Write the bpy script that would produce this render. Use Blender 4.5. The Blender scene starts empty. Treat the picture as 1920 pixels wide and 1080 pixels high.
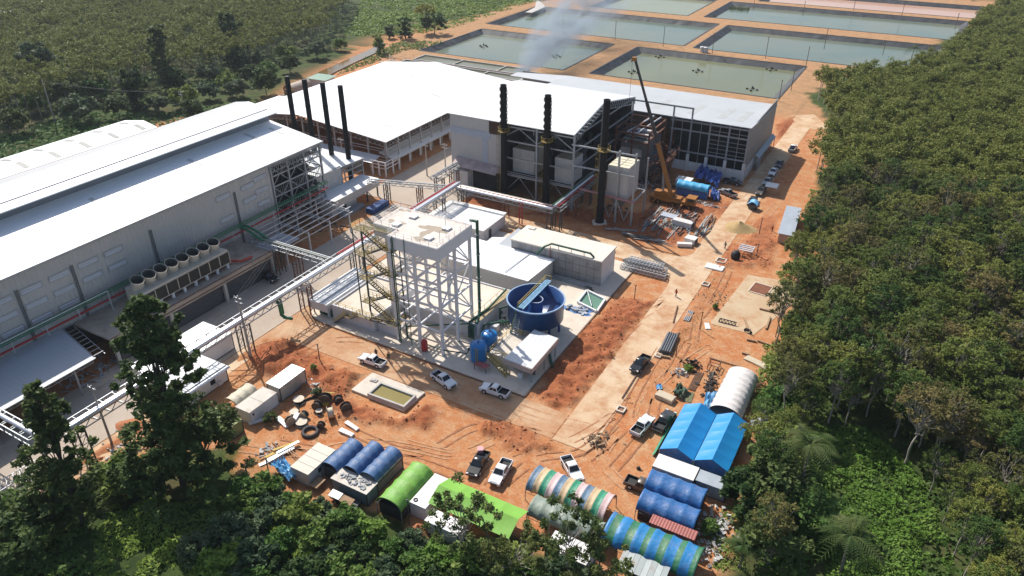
import bpy, math, random
import numpy as np
from mathutils import Vector, Matrix
random.seed(11); rng = np.random.default_rng(11)
sc = bpy.context.scene
COL = sc.collection
R = math.radians
# ---------------------------------------------------------------- camera
CAMH, FPX = 80.0, 1390.0
PITCH, YAW, ROLL = R(30.48), R(29.47), R(-.166)
cp, sp = math.cos(PITCH), math.sin(PITCH)
FW = Vector((-math.sin(YAW)*cp, math.cos(YAW)*cp, -sp))
RT = Vector((math.cos(YAW), math.sin(YAW), 0)); UP = RT.cross(FW)
cr, sr = math.cos(ROLL), math.sin(ROLL)
RT, UP = RT*cr+UP*sr, UP*cr-RT*sr
cam = bpy.data.objects.new('camera', bpy.data.cameras.new('camera')); COL.objects.link(cam)
cam.matrix_world = Matrix.Translation((0, 0, CAMH)) @ Matrix((RT, UP, -FW)).transposed().to_4x4()
cam.data.sensor_width = 36; cam.data.lens = FPX/1920*36
cam.data.clip_start = 1; cam.data.clip_end = 6000
sc.camera = cam
def ray(px, py): return FW + RT*((px-960)/FPX) + UP*((540-py)/FPX)
def W(px, py, z=0.):                      # survey point of the photograph on the level z
    d = ray(px, py); t = (z-CAMH)/d.z
    return Vector((d.x*t, d.y*t, z))
def WX(px, py, X):                        # survey point on the upright plane x = X
    d = ray(px, py); t = X/d.x
    return Vector((X, d.y*t, CAMH+d.z*t))
def WY(px, py, Y):
    d = ray(px, py); t = Y/d.y
    return Vector((d.x*t, Y, CAMH+d.z*t))
# ---------------------------------------------------------------- materials
def nt(name):
    m = bpy.data.materials.new(name); m.use_nodes = True
    n = m.node_tree.nodes; return m, n, m.node_tree.links, n['Principled BSDF']
def M(name, col, rough=.6, metal=0., var=.12, scale=.6, bump=0., bscale=8., rib=None, spec=.5, dirt=None, dscale=.25, damt=.5, rnd=0.):
    """noise-varied surface; rib=(axis, period, depth) corrugates it; dirt = second colour laid on in patches"""
    m, n, l, b = nt(name)
    tc = n.new('ShaderNodeTexCoord')
    tx = n.new('ShaderNodeTexNoise'); tx.inputs['Scale'].default_value = scale; tx.inputs['Detail'].default_value = 6; tx.inputs['Roughness'].default_value = .65
    l.new(tc.outputs['Object'], tx.inputs['Vector'])
    mr = n.new('ShaderNodeMapRange'); mr.inputs[1].default_value = .3; mr.inputs[2].default_value = .7
    mr.inputs[3].default_value = 1-var; mr.inputs[4].default_value = 1+var
    l.new(tx.outputs['Fac'], mr.inputs[0])
    mx = n.new('ShaderNodeMix'); mx.data_type = 'RGBA'; mx.blend_type = 'MULTIPLY'; mx.inputs[0].default_value = 1
    mx.inputs[6].default_value = (*col, 1)
    l.new(mr.outputs[0], mx.inputs[7]); out = mx.outputs[2]
    if dirt:
        t2 = n.new('ShaderNodeTexNoise'); t2.inputs['Scale'].default_value = dscale; t2.inputs['Detail'].default_value = 8; t2.inputs['Roughness'].default_value = .7
        l.new(tc.outputs['Object'], t2.inputs['Vector'])
        m2 = n.new('ShaderNodeMapRange'); m2.inputs[1].default_value = .5; m2.inputs[2].default_value = .68; m2.inputs[4].default_value = damt
        l.new(t2.outputs['Fac'], m2.inputs[0])
        x2 = n.new('ShaderNodeMix'); x2.data_type = 'RGBA'; x2.inputs[7].default_value = (*dirt, 1)
        l.new(m2.outputs[0], x2.inputs[0]); l.new(out, x2.inputs[6]); out = x2.outputs[2]
    if rnd:
        oi = n.new('ShaderNodeObjectInfo'); m3 = n.new('ShaderNodeMapRange'); m3.inputs[3].default_value = 1-rnd; m3.inputs[4].default_value = 1+rnd
        l.new(oi.outputs['Random'], m3.inputs[0])
        x3 = n.new('ShaderNodeMix'); x3.data_type = 'RGBA'; x3.blend_type = 'MULTIPLY'; x3.inputs[0].default_value = 1
        l.new(out, x3.inputs[6]); l.new(m3.outputs[0], x3.inputs[7]); out = x3.outputs[2]
    l.new(out, b.inputs['Base Color'])
    b.inputs['Roughness'].default_value = rough; b.inputs['Metallic'].default_value = metal
    b.inputs['Specular IOR Level'].default_value = spec
    nrm = None
    if bump:
        t3 = n.new('ShaderNodeTexNoise'); t3.inputs['Scale'].default_value = bscale; t3.inputs['Detail'].default_value = 5
        l.new(tc.outputs['Object'], t3.inputs['Vector'])
        bp = n.new('ShaderNodeBump'); bp.inputs['Strength'].default_value = 1; bp.inputs['Distance'].default_value = bump
        l.new(t3.outputs['Fac'], bp.inputs['Height']); nrm = bp
    if rib:
        wv = n.new('ShaderNodeTexWave'); wv.bands_direction = rib[0]; wv.inputs['Scale'].default_value = 2*math.pi/(20*rib[1])
        l.new(tc.outputs['Object'], wv.inputs['Vector'])
        b2 = n.new('ShaderNodeBump'); b2.inputs['Strength'].default_value = 1; b2.inputs['Distance'].default_value = rib[2]
        l.new(wv.outputs['Fac'], b2.inputs['Height'])
        if nrm: l.new(nrm.outputs[0], b2.inputs['Normal'])
        nrm = b2
    if nrm: l.new(nrm.outputs[0], b.inputs['Normal'])
    return m
def leafmat(name, c1, c2, rnd=.25, scale=.35, trans=.25):
    """leaves: two greens in clumps, a different tone per plant, some light passing through"""
    m, n, l, b = nt(name)
    tc = n.new('ShaderNodeTexCoord'); tx = n.new('ShaderNodeTexNoise'); tx.inputs['Scale'].default_value = scale; tx.inputs['Detail'].default_value = 4
    l.new(tc.outputs['Object'], tx.inputs['Vector'])
    mr = n.new('ShaderNodeMapRange'); mr.inputs[1].default_value = .35; mr.inputs[2].default_value = .65; l.new(tx.outputs['Fac'], mr.inputs[0])
    mx = n.new('ShaderNodeMix'); mx.data_type = 'RGBA'; mx.inputs[6].default_value = (*c1, 1); mx.inputs[7].default_value = (*c2, 1); l.new(mr.outputs[0], mx.inputs[0])
    oi = n.new('ShaderNodeObjectInfo'); hs = n.new('ShaderNodeHueSaturation')
    m3 = n.new('ShaderNodeMapRange'); m3.inputs[3].default_value = 1-rnd; m3.inputs[4].default_value = 1+rnd
    l.new(oi.outputs['Random'], m3.inputs[0]); l.new(m3.outputs[0], hs.inputs['Value'])
    m4 = n.new('ShaderNodeMapRange'); m4.inputs[3].default_value = .5+.035*rnd/.25; m4.inputs[4].default_value = .5-.03*rnd/.25
    l.new(oi.outputs['Random'], m4.inputs[0]); l.new(m4.outputs[0], hs.inputs['Hue'])
    l.new(mx.outputs[2], hs.inputs['Color']); l.new(hs.outputs[0], b.inputs['Base Color'])
    b.inputs['Roughness'].default_value = .6; b.inputs['Specular IOR Level'].default_value = .15
    tr = n.new('ShaderNodeBsdfTranslucent'); l.new(hs.outputs[0], tr.inputs['Color'])
    ms = n.new('ShaderNodeMixShader'); ms.inputs[0].default_value = trans
    l.new(b.outputs[0], ms.inputs[1]); l.new(tr.outputs[0], ms.inputs[2]); l.new(ms.outputs[0], n['Material Output'].inputs['Surface'])
    return m
# ---------------------------------------------------------------- mesh builder
EACH = {'post','skylight','column_base','louvre_panel','machine','rung_post','block','plank','log_piece','valve','landing','roof_weight','pipe_piece','sheet_piece','hatch','drum_body'}
class MB:
    def __init__(s): s.v = []; s.f = []; s.sm = []; s.mi = []; s.cur = 0; s.cuts = []; s.hold = False
    def add(s, vs, fs, sm=False):
        o = len(s.v)
        if not s.hold: s.cuts.append((o, len(s.f)))
        s.v += [tuple(p) for p in vs]
        for f in fs: s.f.append([i+o for i in f]); s.sm.append(sm); s.mi.append(s.cur)
    def poly(s, pts): s.add(pts, [list(range(len(pts)))])
    def box(s, x0, x1, y0, y1, z0, z1):
        s.add([(x0,y0,z0),(x1,y0,z0),(x1,y1,z0),(x0,y1,z0),(x0,y0,z1),(x1,y0,z1),(x1,y1,z1),(x0,y1,z1)],
              [(3,2,1,0),(4,5,6,7),(0,1,5,4),(1,2,6,5),(2,3,7,6),(3,0,4,7)])
    def obox(s, c, rz, lx, ly, z0, z1, taper=1.):
        ca, sa = math.cos(rz), math.sin(rz); P = []
        for z, t in ((z0, 1), (z1, taper)):
            for a, b in ((-1,-1),(1,-1),(1,1),(-1,1)):
                x, y = a*lx/2*t, b*ly/2*t; P.append((c[0]+x*ca-y*sa, c[1]+x*sa+y*ca, z))
        s.add(P, [(3,2,1,0),(4,5,6,7),(0,1,5,4),(1,2,6,5),(2,3,7,6),(3,0,4,7)])
    def bar(s, p, q, w, h=None, up=(0,0,1)):
        p, q = Vector(p), Vector(q); h = h or w; d = (q-p).normalized(); u = Vector(up)
        if abs(d.dot(u)) > .98: u = Vector((0,1,0))
        a = d.cross(u).normalized()*w/2; b = a.cross(d).normalized()*h/2
        V = [p-a-b, p+a-b, p+a+b, p-a+b, q-a-b, q+a-b, q+a+b, q-a+b]
        s.add(V, [(3,2,1,0),(4,5,6,7),(0,1,5,4),(1,2,6,5),(2,3,7,6),(3,0,4,7)])
    def tube(s, p, q, r, n=8, r2=None, caps=True):
        p, q = Vector(p), Vector(q); r2 = r if r2 is None else r2; d = (q-p).normalized()
        u = Vector((0,0,1)) if abs(d.z) < .95 else Vector((0,1,0))
        a = d.cross(u).normalized(); b = a.cross(d)
        V = []
        for c, rr in ((p, r), (q, r2)):
            for i in range(n):
                t = 2*math.pi*i/n; V.append(c+a*rr*math.cos(t)+b*rr*math.sin(t))
        s.add(V, [(i, (i+1) % n, n+(i+1) % n, n+i) for i in range(n)], True)
        if caps: s.add(V, [list(range(n))[::-1], list(range(n, 2*n))])
    def path(s, pts, r, n=7):
        pts = [Vector(p) for p in pts]
        for i in range(len(pts)-1):
            d = (pts[i+1]-pts[i]).normalized()
            s.tube(pts[i]-(d*r*.5 if i else d*0), pts[i+1]+(d*r*.5 if i < len(pts)-2 else d*0), r, n)
    def lathe(s, c, prof, n=16, sm=True, caps=(True, True), sx=1., ):
        V = []
        for r, z in prof:
            for i in range(n):
                t = 2*math.pi*i/n; V.append((c[0]+r*math.cos(t)*sx, c[1]+r*math.sin(t), c[2]+z))
        k = len(prof)
        s.add(V, [(j*n+i, j*n+(i+1) % n, (j+1)*n+(i+1) % n, (j+1)*n+i) for j in range(k-1) for i in range(n)], sm)
        if caps[0]: s.add(V[:n], [list(range(n))[::-1]])
        if caps[1]: s.add(V[-n:], [list(range(n))])
    def prism(s, pts, z0, z1):
        n = len(pts); V = [(p[0], p[1], z0) for p in pts]+[(p[0], p[1], z1) for p in pts]
        s.add(V, [list(range(n))[::-1], list(range(n, 2*n))]+[(i, (i+1) % n, n+(i+1) % n, n+i) for i in range(n)])
    def sheet(s, a, b, c, d, t=.08):
        """slab of thickness t under the quad a b c d (given counter-clockwise from above)"""
        U = [Vector(p) for p in (a, b, c, d)]; nn = (U[1]-U[0]).cross(U[2]-U[0]).normalized()*t
        V = U+[p-nn for p in U]
        s.add(V, [(0,1,2,3),(7,6,5,4),(4,5,1,0),(5,6,2,1),(6,7,3,2),(7,4,0,3)])
    def grid(s, fn, nu, nv, sm=True):
        V = [fn(i/nu, j/nv) for j in range(nv+1) for i in range(nu+1)]
        s.add(V, [(j*(nu+1)+i, j*(nu+1)+i+1, (j+1)*(nu+1)+i+1, (j+1)*(nu+1)+i) for j in range(nv) for i in range(nu)], sm)
    def truss(s, p, q, h, nb, w=.1, up=(0,0,1)):
        """flat lattice girder: bottom chord p-q, top chord h above, zigzag web"""
        p, q = Vector(p), Vector(q); u = Vector(up)*h
        s.bar(p, q, w); s.bar(p+u, q+u, w)
        for i in range(nb):
            a = p.lerp(q, i/nb); b = p.lerp(q, (i+.5)/nb); c = p.lerp(q, (i+1)/nb)
            s.bar(a, b+u, w*.7); s.bar(b+u, c, w*.7)
        s.bar(p, p+u, w*.8); s.bar(q, q+u, w*.8)
    def build(s, name, mats, parent=None, tf=None):
        if name in EACH and parent is not None and len(s.cuts) > 1:      # every piece a part of its own
            last = None
            for i, (v0, f0) in enumerate(s.cuts):
                v1, f1 = s.cuts[i+1] if i+1 < len(s.cuts) else (len(s.v), len(s.f))
                m2 = MB(); m2.v = s.v[v0:v1]; m2.f = [[k-v0 for k in f] for f in s.f[f0:f1]]; m2.sm = s.sm[f0:f1]; m2.mi = s.mi[f0:f1]
                last = m2.build(name, mats, parent)
            return last
        me = bpy.data.meshes.new(name)
        off = Vector((0,0,0))
        if parent is not None:
            r = parent
            while r.parent is not None: r = r.parent
            off = r.location
        me.from_pydata([(x-off.x, y-off.y, z-off.z) for x, y, z in s.v], [], s.f)
        for m in (mats if isinstance(mats, (list, tuple)) else [mats]): me.materials.append(m)
        me.polygons.foreach_set('use_smooth', s.sm); me.polygons.foreach_set('material_index', s.mi)
        me.validate(); me.update()
        o = bpy.data.objects.new(name, me); COL.objects.link(o)
        if parent is not None: o.parent = parent
        return o
def npmesh(name, V, F, mats, parent=None, mi=None, smooth=False):
    """V (n,3), F (m,k) arrays -> object"""
    me = bpy.data.meshes.new(name); k = F.shape[1]
    me.vertices.add(len(V)); me.vertices.foreach_set('co', np.asarray(V, np.float32).ravel())
    me.loops.add(F.size); me.loops.foreach_set('vertex_index', F.astype(np.int32).ravel())
    me.polygons.add(len(F)); me.polygons.foreach_set('loop_start', np.arange(0, F.size, k, dtype=np.int32))
    for m in (mats if isinstance(mats, (list, tuple)) else [mats]): me.materials.append(m)
    if mi is not None: me.polygons.foreach_set('material_index', np.asarray(mi, np.int32))
    if smooth: me.polygons.foreach_set('use_smooth', np.ones(len(F), bool))
    me.update(calc_edges=True); me.validate()
    o = bpy.data.objects.new(name, me); COL.objects.link(o)
    if parent is not None: o.parent = parent
    return o
def tag(o, label=None, cat=None, group=None, kind=None):
    if label: o['label'] = label
    if cat: o['category'] = cat
    if group: o['group'] = group
    if kind: o['kind'] = kind
    return o
def struct(o): o['kind'] = 'structure'; return o
def thing(name, label, cat, loc=(0,0,0), rz=0., group=None):
    o = bpy.data.objects.new(name, None); COL.objects.link(o); o.empty_display_size = .3
    o.location = loc; o.rotation_euler = (0, 0, rz); return tag(o, label, cat, group)
def dup(root, loc, rz=0., label=None, group=None, scale=None):
    """copy of a thing with its parts and sub-parts; meshes are shared"""
    def rec(o, par):
        c = o.copy(); COL.objects.link(c); c.parent = par
        for ch in o.children: rec(ch, c)
        return c
    c = rec(root, None); c.location = loc; c.rotation_euler = (0, 0, rz)
    if scale: c.scale = scale if isinstance(scale, (tuple, list)) else (scale,)*3
    if label: c['label'] = label
    if group: c['group'] = group
    return c
def one(name, mb, mats, label, cat, group=None):
    """a thing that is a single mesh, its origin at the base of its bounding box"""
    xs = [p[0] for p in mb.v]; ys = [p[1] for p in mb.v]; zs = [p[2] for p in mb.v]
    c = Vector(((min(xs)+max(xs))/2, (min(ys)+max(ys))/2, min(zs)))
    mb.v = [(x-c.x, y-c.y, z-c.z) for x, y, z in mb.v]
    o = mb.build(name, mats); o.location = c; return tag(o, label, cat, group)
def ang(a, b): return math.atan2(b[1]-a[1], b[0]-a[0])
# ---------------------------------------------------------------- palette
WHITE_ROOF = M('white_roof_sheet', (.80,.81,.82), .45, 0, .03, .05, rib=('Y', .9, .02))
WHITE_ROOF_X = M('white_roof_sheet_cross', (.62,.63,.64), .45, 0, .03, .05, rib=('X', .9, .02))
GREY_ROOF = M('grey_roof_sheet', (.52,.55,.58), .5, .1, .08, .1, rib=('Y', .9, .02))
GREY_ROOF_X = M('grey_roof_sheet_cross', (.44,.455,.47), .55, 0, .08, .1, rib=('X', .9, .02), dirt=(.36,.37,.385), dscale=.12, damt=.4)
CLAD_Y = M('beige_wall_sheet', (.50,.48,.46), .55, 0, .06, .15, rib=('Y', .9, .12), dirt=(.40,.375,.35), dscale=.15, damt=.4)
CLAD_X = M('beige_wall_sheet_cross', (.50,.48,.46), .55, 0, .04, .1, rib=('X', .8, .05))
WHITE_WALL = M('white_painted_wall', (.72,.71,.70), .7, 0, .06, .3, dirt=(.5,.42,.34), dscale=.5, damt=.25)
CONC = M('concrete', (.46,.44,.41), .85, 0, .12, .5, bump=.01, dirt=(.3,.27,.23), dscale=.35, damt=.5)
CONC_L = M('pale_concrete', (.65,.56,.46), .85, 0, .08, .3, dirt=(.50,.38,.27), dscale=.18, damt=.6)
STEEL = M('galvanised_steel', (.34,.36,.38), .5, .4, .12, 1.)
STEEL_L = M('pale_painted_steel', (.55,.57,.59), .5, .2, .08, 1.)
STEEL_D = M('dark_steel', (.07,.075,.08), .6, .2, .2, .8)
RUST = M('rusty_steel', (.16,.07,.045), .85, .1, .35, 1.5)
REDSTEEL = M('red_oxide_paint', (.30,.06,.04), .65, 0, .2, 1.)
REDPIPE = M('red_pipe_paint', (.42,.03,.03), .45, 0, .1, 1.)
GREEN = M('green_pipe_paint', (.02,.16,.07), .45, 0, .15, 1.)
DGREEN = M('dark_green_pipe_paint', (.012,.085,.05), .45, 0, .15, 1.)
ALU = M('aluminium_pipe_jacket', (.80,.80,.82), .35, .55, .05, 2.)
YELLOW = M('yellow_rail_paint', (.50,.36,.06), .5, 0, .15, 1.)
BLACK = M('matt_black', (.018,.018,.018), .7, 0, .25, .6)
CHIM = M('black_chimney_steel', (.011,.0105,.010), .8, 0, .3, .35, spec=.25)
INNER_SHADE = M('painted_inner_shade', (.03,.03,.03), .9, 0, .3, .4)  # near-black, puts indoor shade into the colour of inner faces and fillings
BLUE_TANK = M('blue_tank_paint', (.014,.065,.215), .35, 0, .12, .5)
BLUE_TANK_L = M('bright_blue_tank_paint', (.02,.20,.50), .3, 0, .1, .5)
WOOD = M('weathered_timber', (.34,.22,.13), .85, 0, .3, 2.)
RUBBER = M('tyre_rubber', (.02,.02,.02), .85, 0, .1, 4.)
GLASS = M('dark_glass', (.02,.025,.03), .08, 0, .02, 1.)
WHITEP = M('white_car_paint', (.80,.80,.80), .25, 0, .01, 1.)
# ================================================================= GROUND
def vnoise(x, y, seed):
    g = np.random.default_rng(seed).random((256, 256))
    xi = np.floor(x).astype(int); yi = np.floor(y).astype(int); fx = x-xi; fy = y-yi
    fx = fx*fx*(3-2*fx); fy = fy*fy*(3-2*fy)
    a = g[xi % 256, yi % 256]; b = g[(xi+1) % 256, yi % 256]; c = g[xi % 256, (yi+1) % 256]; d = g[(xi+1) % 256, (yi+1) % 256]
    return (a*(1-fx)+b*fx)*(1-fy)+(c*(1-fx)+d*fx)*fy
def fbm(x, y, seed, o=4):
    s = 0; a = .5; t = 0
    for i in range(o):
        s = s+a*vnoise(x*2**i+17*i, y*2**i+5*i, seed+i); t += a; a *= .5
    return s/t
def sdist(X, Y, poly):
    """signed distance to a polygon, positive inside"""
    P = np.array([(p[0], p[1]) for p in poly]); ins = np.zeros(X.shape, bool); dm = np.full(X.shape, 1e9)
    for i in range(len(P)):
        a = P[i]; b = P[(i+1) % len(P)]; e = b-a
        t = np.clip(((X-a[0])*e[0]+(Y-a[1])*e[1])/(e@e), 0, 1)
        dm = np.minimum(dm, np.hypot(X-a[0]-t*e[0], Y-a[1]-t*e[1]))
        c = ((a[1] > Y) != (b[1] > Y)); 
        with np.errstate(divide='ignore', invalid='ignore'):
            ins ^= c & (X < (b[0]-a[0])*(Y-a[1])/(b[1]-a[1]+1e-12)+a[0])
    return np.where(ins, dm, -dm)
def ss(x, a, b): t = np.clip((x-a)/(b-a), 0, 1); return t*t*(3-2*t)
PX = lambda *pts: [W(x, y) for x, y in pts]
PONDS = [  # x0, x1, y0, y1 at the berm's inner lip
    (-212, -137.5, 287.8, 343.5), (-125.2, -48.5, 288.5, 343.5), (-216.5, -107, 356.5, 415.5),
    (-101.5, 1.5, 354.6, 414.5), (-189, -129, 430, 496), (-119.5, 9, 431.5, 487), (-105, 26, 497.5, 541)]
LIP, DEP = 3.6, 2.2     # lining: horizontal run and depth
gx = np.unique(np.round(np.concatenate([np.arange(-112, -8, .5), np.arange(-240, -112, 3), np.arange(-8, 60, 2), [-3000,-2000,-1400,-1000,-800,-650,-560,-480,-420,-370,-330,-300,-275,-255, 75, 100, 140, 200, 300, 500, 900, 1500, 3000]]+[[p[0]-.3, p[0]+.4, p[1]-.4, p[1]+.3] for p in PONDS]), 2))
gy = np.unique(np.round(np.concatenate([np.arange(38, 175, .5), np.arange(175, 560, 3), [-2000,-900,-300,-100,-30,0,10,20,30,575,600,640,700,800,1000,1300,1800,2600,4000]]+[[p[2]-.3, p[2]+.4, p[3]-.4, p[3]+.3] for p in PONDS]), 2))
GX, GY = np.meshgrid(gx, gy)
site = PX((-150,1010),(0,965),(90,905),(205,868),(330,850),(420,848),(480,900),(600,925),(700,972),(800,1003),(900,1022),(1000,1042))+[Vector(p) for p in ((-22,60,0),(-8,64,0),(-9,80,0))]+[Vector((x,y,0)) for x,y in ((-8,86),(-8.5,97),(-10.5,110),(-12.5,124),(-12,140),(-15,152),(-14,180),(-17,200),(-21,220),(-22,245),(-26,262),(-30,280))]+[Vector(p) for p in ((-40,300,0),(-10,400,0),(14,470,0),(30,560,0),(-110,560,0),(-195,505,0),(-232,420,0),(-238,345,0),(-240,275,0),(-226,235,0),(-212,190,0),(-232,150,0),(-245,40,0))]
e_n = fbm(GX/5, GY/5, 3)*9-4.5
sd = sdist(GX, GY, site)+e_n
grass = 1-ss(sd, -1.0, 1.5)
H = np.zeros(GX.shape); red = np.zeros(GX.shape)
mound = lambda f, s, seed: fbm(GX/s, GY/s, seed, 5)*f
def zone(poly, amp, r, edge=2.5, s=2.2, seed=1, ridge=None, base=0.):
    global H, red
    d = sdist(GX, GY, poly)+(fbm(GX/2.2, GY/2.2, seed+40)-.5)*3; w = ss(d, 0, edge)
    n = fbm(GX/s, GY/s, seed, 5); n = np.clip((n-.33)*2.2, 0, 1)
    if ridge is not None:
        a, per = ridge; ph = (GX*math.cos(a)+GY*math.sin(a)+ (fbm(GX/4, GY/4, seed+9)-.5)*3)/per
        n = n*.6+.4*np.abs(np.sin(math.pi*ph))*fbm(GX/3, GY/3, seed+5)*1.5
    H = np.maximum(H, w*(base+amp*n)); red = np.maximum(red, w*r)
pits = PX((655,742),(697,696),(803,738),(757,777))
zone(PX((440,672),(500,632),(575,640),(640,690),(690,700),(640,760),(560,730),(470,705)), 1.5, 1., seed=2, s=2.6)
zone(PX((585,700),(660,685),(655,742),(757,780),(800,738),(850,775),(800,815),(740,812),(660,800),(600,760)), 1.3, 1., seed=12, s=1.8)
zone(PX((872,782),(990,792),(1042,842),(985,856),(905,822)), 1.0, .8, seed=22, ridge=(.4, 1.0), edge=1.5, s=1.0)
zone(PX((990,742),(1010,700),(1075,612),(1140,575),(1250,555),(1085,762),(1040,775)), .9, 1., seed=32, s=1.3)
zone(PX((1105,612),(1150,552),(1235,560),(1175,640)), .25, .9, seed=33, s=3)
zone(PX((1330,440),(1390,455),(1460,470),(1455,505),(1330,505)), .7, .7, seed=42, s=1.8)
zone(PX((1400,415),(1460,395),(1470,480),(1380,470)), .7, .75, seed=43, s=2)
zone(PX((950,400),(1060,385),(1190,395),(1360,360),(1345,400),(1270,470),(1180,450),(1090,425)), .5, .95, seed=52, s=1.4)
zone(PX((1220,340),(1380,380),(1380,410),(1240,400)), .4, .8, seed=53, s=1.8)
zone(PX((1448,232),(1515,205),(1518,262),(1448,260)), .8, 1., seed=62, s=3)
zone(PX((590,165),(700,135),(800,95),(900,55),(1080,0),(1140,0),(960,45),(800,105),(720,115),(600,170)), .9, .9, seed=72, s=5, edge=3)
zone(PX((840,365),(950,375),(950,405),(850,375)), .6, 1., seed=73, s=1.6)
zone(PX((150,850),(260,795),(420,690),(445,700),(240,830),(180,880)), .8, .8, seed=74, s=1.6)
zone(PX((0,900),(130,835),(190,860),(60,925)), .6, .7, seed=75, s=2)
zone(PX((600,930),(700,960),(860,985),(860,1005),(700,985),(600,945)), .5, .8, seed=76, s=2)
zone(PX((1195,560),(1260,610),(1180,700),(1100,760),(1130,700)), .0, .35, seed=77)
zone(PX((1190,740),(1250,690),(1260,740),(1200,780)), .3, .3, seed=78)
zone(PX((1260,580),(1330,500),(1345,560),(1290,640),(1240,660)), .35, .3, seed=79, s=1.5)
H += grass*fbm(GX/9, GY/9, 90)*1.0*ss(sd, 0, -6)
H += (fbm(GX/1.3, GY/1.3, 91)-.5)*.05
pd = np.full(GX.shape, -1e9)
for x0, x1, y0, y1 in PONDS:
    ins = (GX > x0) & (GX < x1) & (GY > y0) & (GY < y1)
    H[ins] = -3.5; grass[ins] = 0; red[ins] = .3
    pd = np.maximum(pd, np.minimum(np.minimum(GX-x0, x1-GX), np.minimum(GY-y0, y1-GY)))
near = (pd > -12) & (pd < 0); H[near] = (fbm(GX/3, GY/3, 93)*.35-.05)[near]; H[(pd > -1.2) & (pd < 0)] = .02
# flat ground under slabs, roads and buildings
def flat(poly, edge=.5, z=-.02):
    global H
    w = ss(sdist(GX, GY, poly), -edge, .05); H = H*(1-w)+w*z
RC = lambda x0, x1, y0, y1: [Vector((x0,y0,0)), Vector((x1,y0,0)), Vector((x1,y1,0)), Vector((x0,y1,0))]
flat(pits, .6, -.1); flat(RC(-98.5,-47,86,141)); flat(RC(-38.3,-31.6,79,290)); flat(RC(-100,-31.6,80.3,87)); flat(RC(-112,-38,141.5,150)); flat(RC(-190,-99,30,160)); CANAL = PX((470,215),(522,182),(560,155),(605,132),(655,110),(700,90),(716,78),(722,82),(703,100),(655,122),(603,148),(558,178),(520,208),(480,236)); flat(CANAL, 2.5, -.6)
grass *= 1-ss(sdist(GX, GY, CANAL), -7, 0)*.75
pool = PX((1205,420))
N = len(gx); M_ = len(gy)
V = np.stack([GX, GY, H], -1).reshape(-1, 3)
idx = np.arange(N*M_).reshape(M_, N)
F = np.stack([idx[:-1,:-1], idx[:-1,1:], idx[1:,1:], idx[1:,:-1]], -1).reshape(-1, 4)
m, n, l, b = nt('earth_ground')
def attr(nm): a = n.new('ShaderNodeAttribute'); a.attribute_name = nm; return a.outputs['Fac']
tc = n.new('ShaderNodeTexCoord')
def noise(sc_, det=6, ro=.6, co='Object'):
    t = n.new('ShaderNodeTexNoise'); t.inputs['Scale'].default_value = sc_; t.inputs['Detail'].default_value = det; t.inputs['Roughness'].default_value = ro
    l.new(tc.outputs[co], t.inputs['Vector']); return t.outputs['Fac']
def rng_(v, a, b_, c=0, d=1):
    t = n.new('ShaderNodeMapRange'); t.inputs[1].default_value = a; t.inputs[2].default_value = b_; t.inputs[3].default_value = c; t.inputs[4].default_value = d
    l.new(v, t.inputs[0]); return t.outputs[0]
def mix(f, a, b_, mode='MIX'):
    t = n.new('ShaderNodeMix'); t.data_type = 'RGBA'; t.blend_type = mode
    for s_, v in ((0, f), (6, a), (7, b_)):
        if isinstance(v, tuple): t.inputs[s_].default_value = (*v, 1)
        elif isinstance(v, (int, float)): t.inputs[s_].default_value = v
        else: l.new(v, t.inputs[s_])
    return t.outputs[2]
c = mix(rng_(noise(.09), .38, .62), (.45,.165,.062), (.49,.225,.098))
c = mix(rng_(noise(.5, 8, .7), .45, .7), c, (.55,.35,.20))
c = mix(rng_(noise(.25, 8, .7), .56, .68, 0, .55), c, (.31,.115,.045))
rc = mix(rng_(noise(.6, 6, .7), .35, .65), (.26,.075,.032), (.40,.15,.065))
c = mix(rng_(noise(1.9, 8, .8), .54, .70, 0, .6), c, (.58,.36,.22))
c = mix(rng_(noise(1.1, 8, .8), .57, .70, 0, .6), c, (.30,.105,.045))
c = mix(attr('red'), c, rc)
c = mix(attr('berm'), c, mix(rng_(noise(.35, 7, .7), .35, .65), (.48,.27,.135), (.33,.20,.105)))
gc = mix(rng_(noise(.3, 6, .7), .35, .65), (.030,.050,.014), (.075,.105,.028))
gc = mix(rng_(noise(.05, 4, .6), .5, .7), gc, (.10,.085,.04))
c = mix(attr('grass'), c, gc)
c = mix(1., c, rng_(noise(2.5, 6, .75), .25, .75, .68, 1.25), 'MULTIPLY')
l.new(c, b.inputs['Base Color']); b.inputs['Roughness'].default_value = .95; b.inputs['Specular IOR Level'].default_value = .15
bp = n.new('ShaderNodeBump'); bp.inputs['Distance'].default_value = .12; l.new(noise(1.6, 8, .72), bp.inputs['Height']); l.new(bp.outputs[0], b.inputs['Normal'])
EARTH = m
gr = npmesh('ground', V, F, EARTH, smooth=True); struct(gr)
berm = ss(pd, -26, -14)*(pd < 0)*(.55+.9*fbm(GX/7, GY/7, 95)).clip(0, 1)
for nm, arr in (('berm', berm), ('red', red), ('grass', grass)):
    at = gr.data.attributes.new(nm, 'FLOAT', 'POINT'); at.data.foreach_set('value', arr.astype(np.float32).ravel())
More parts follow.
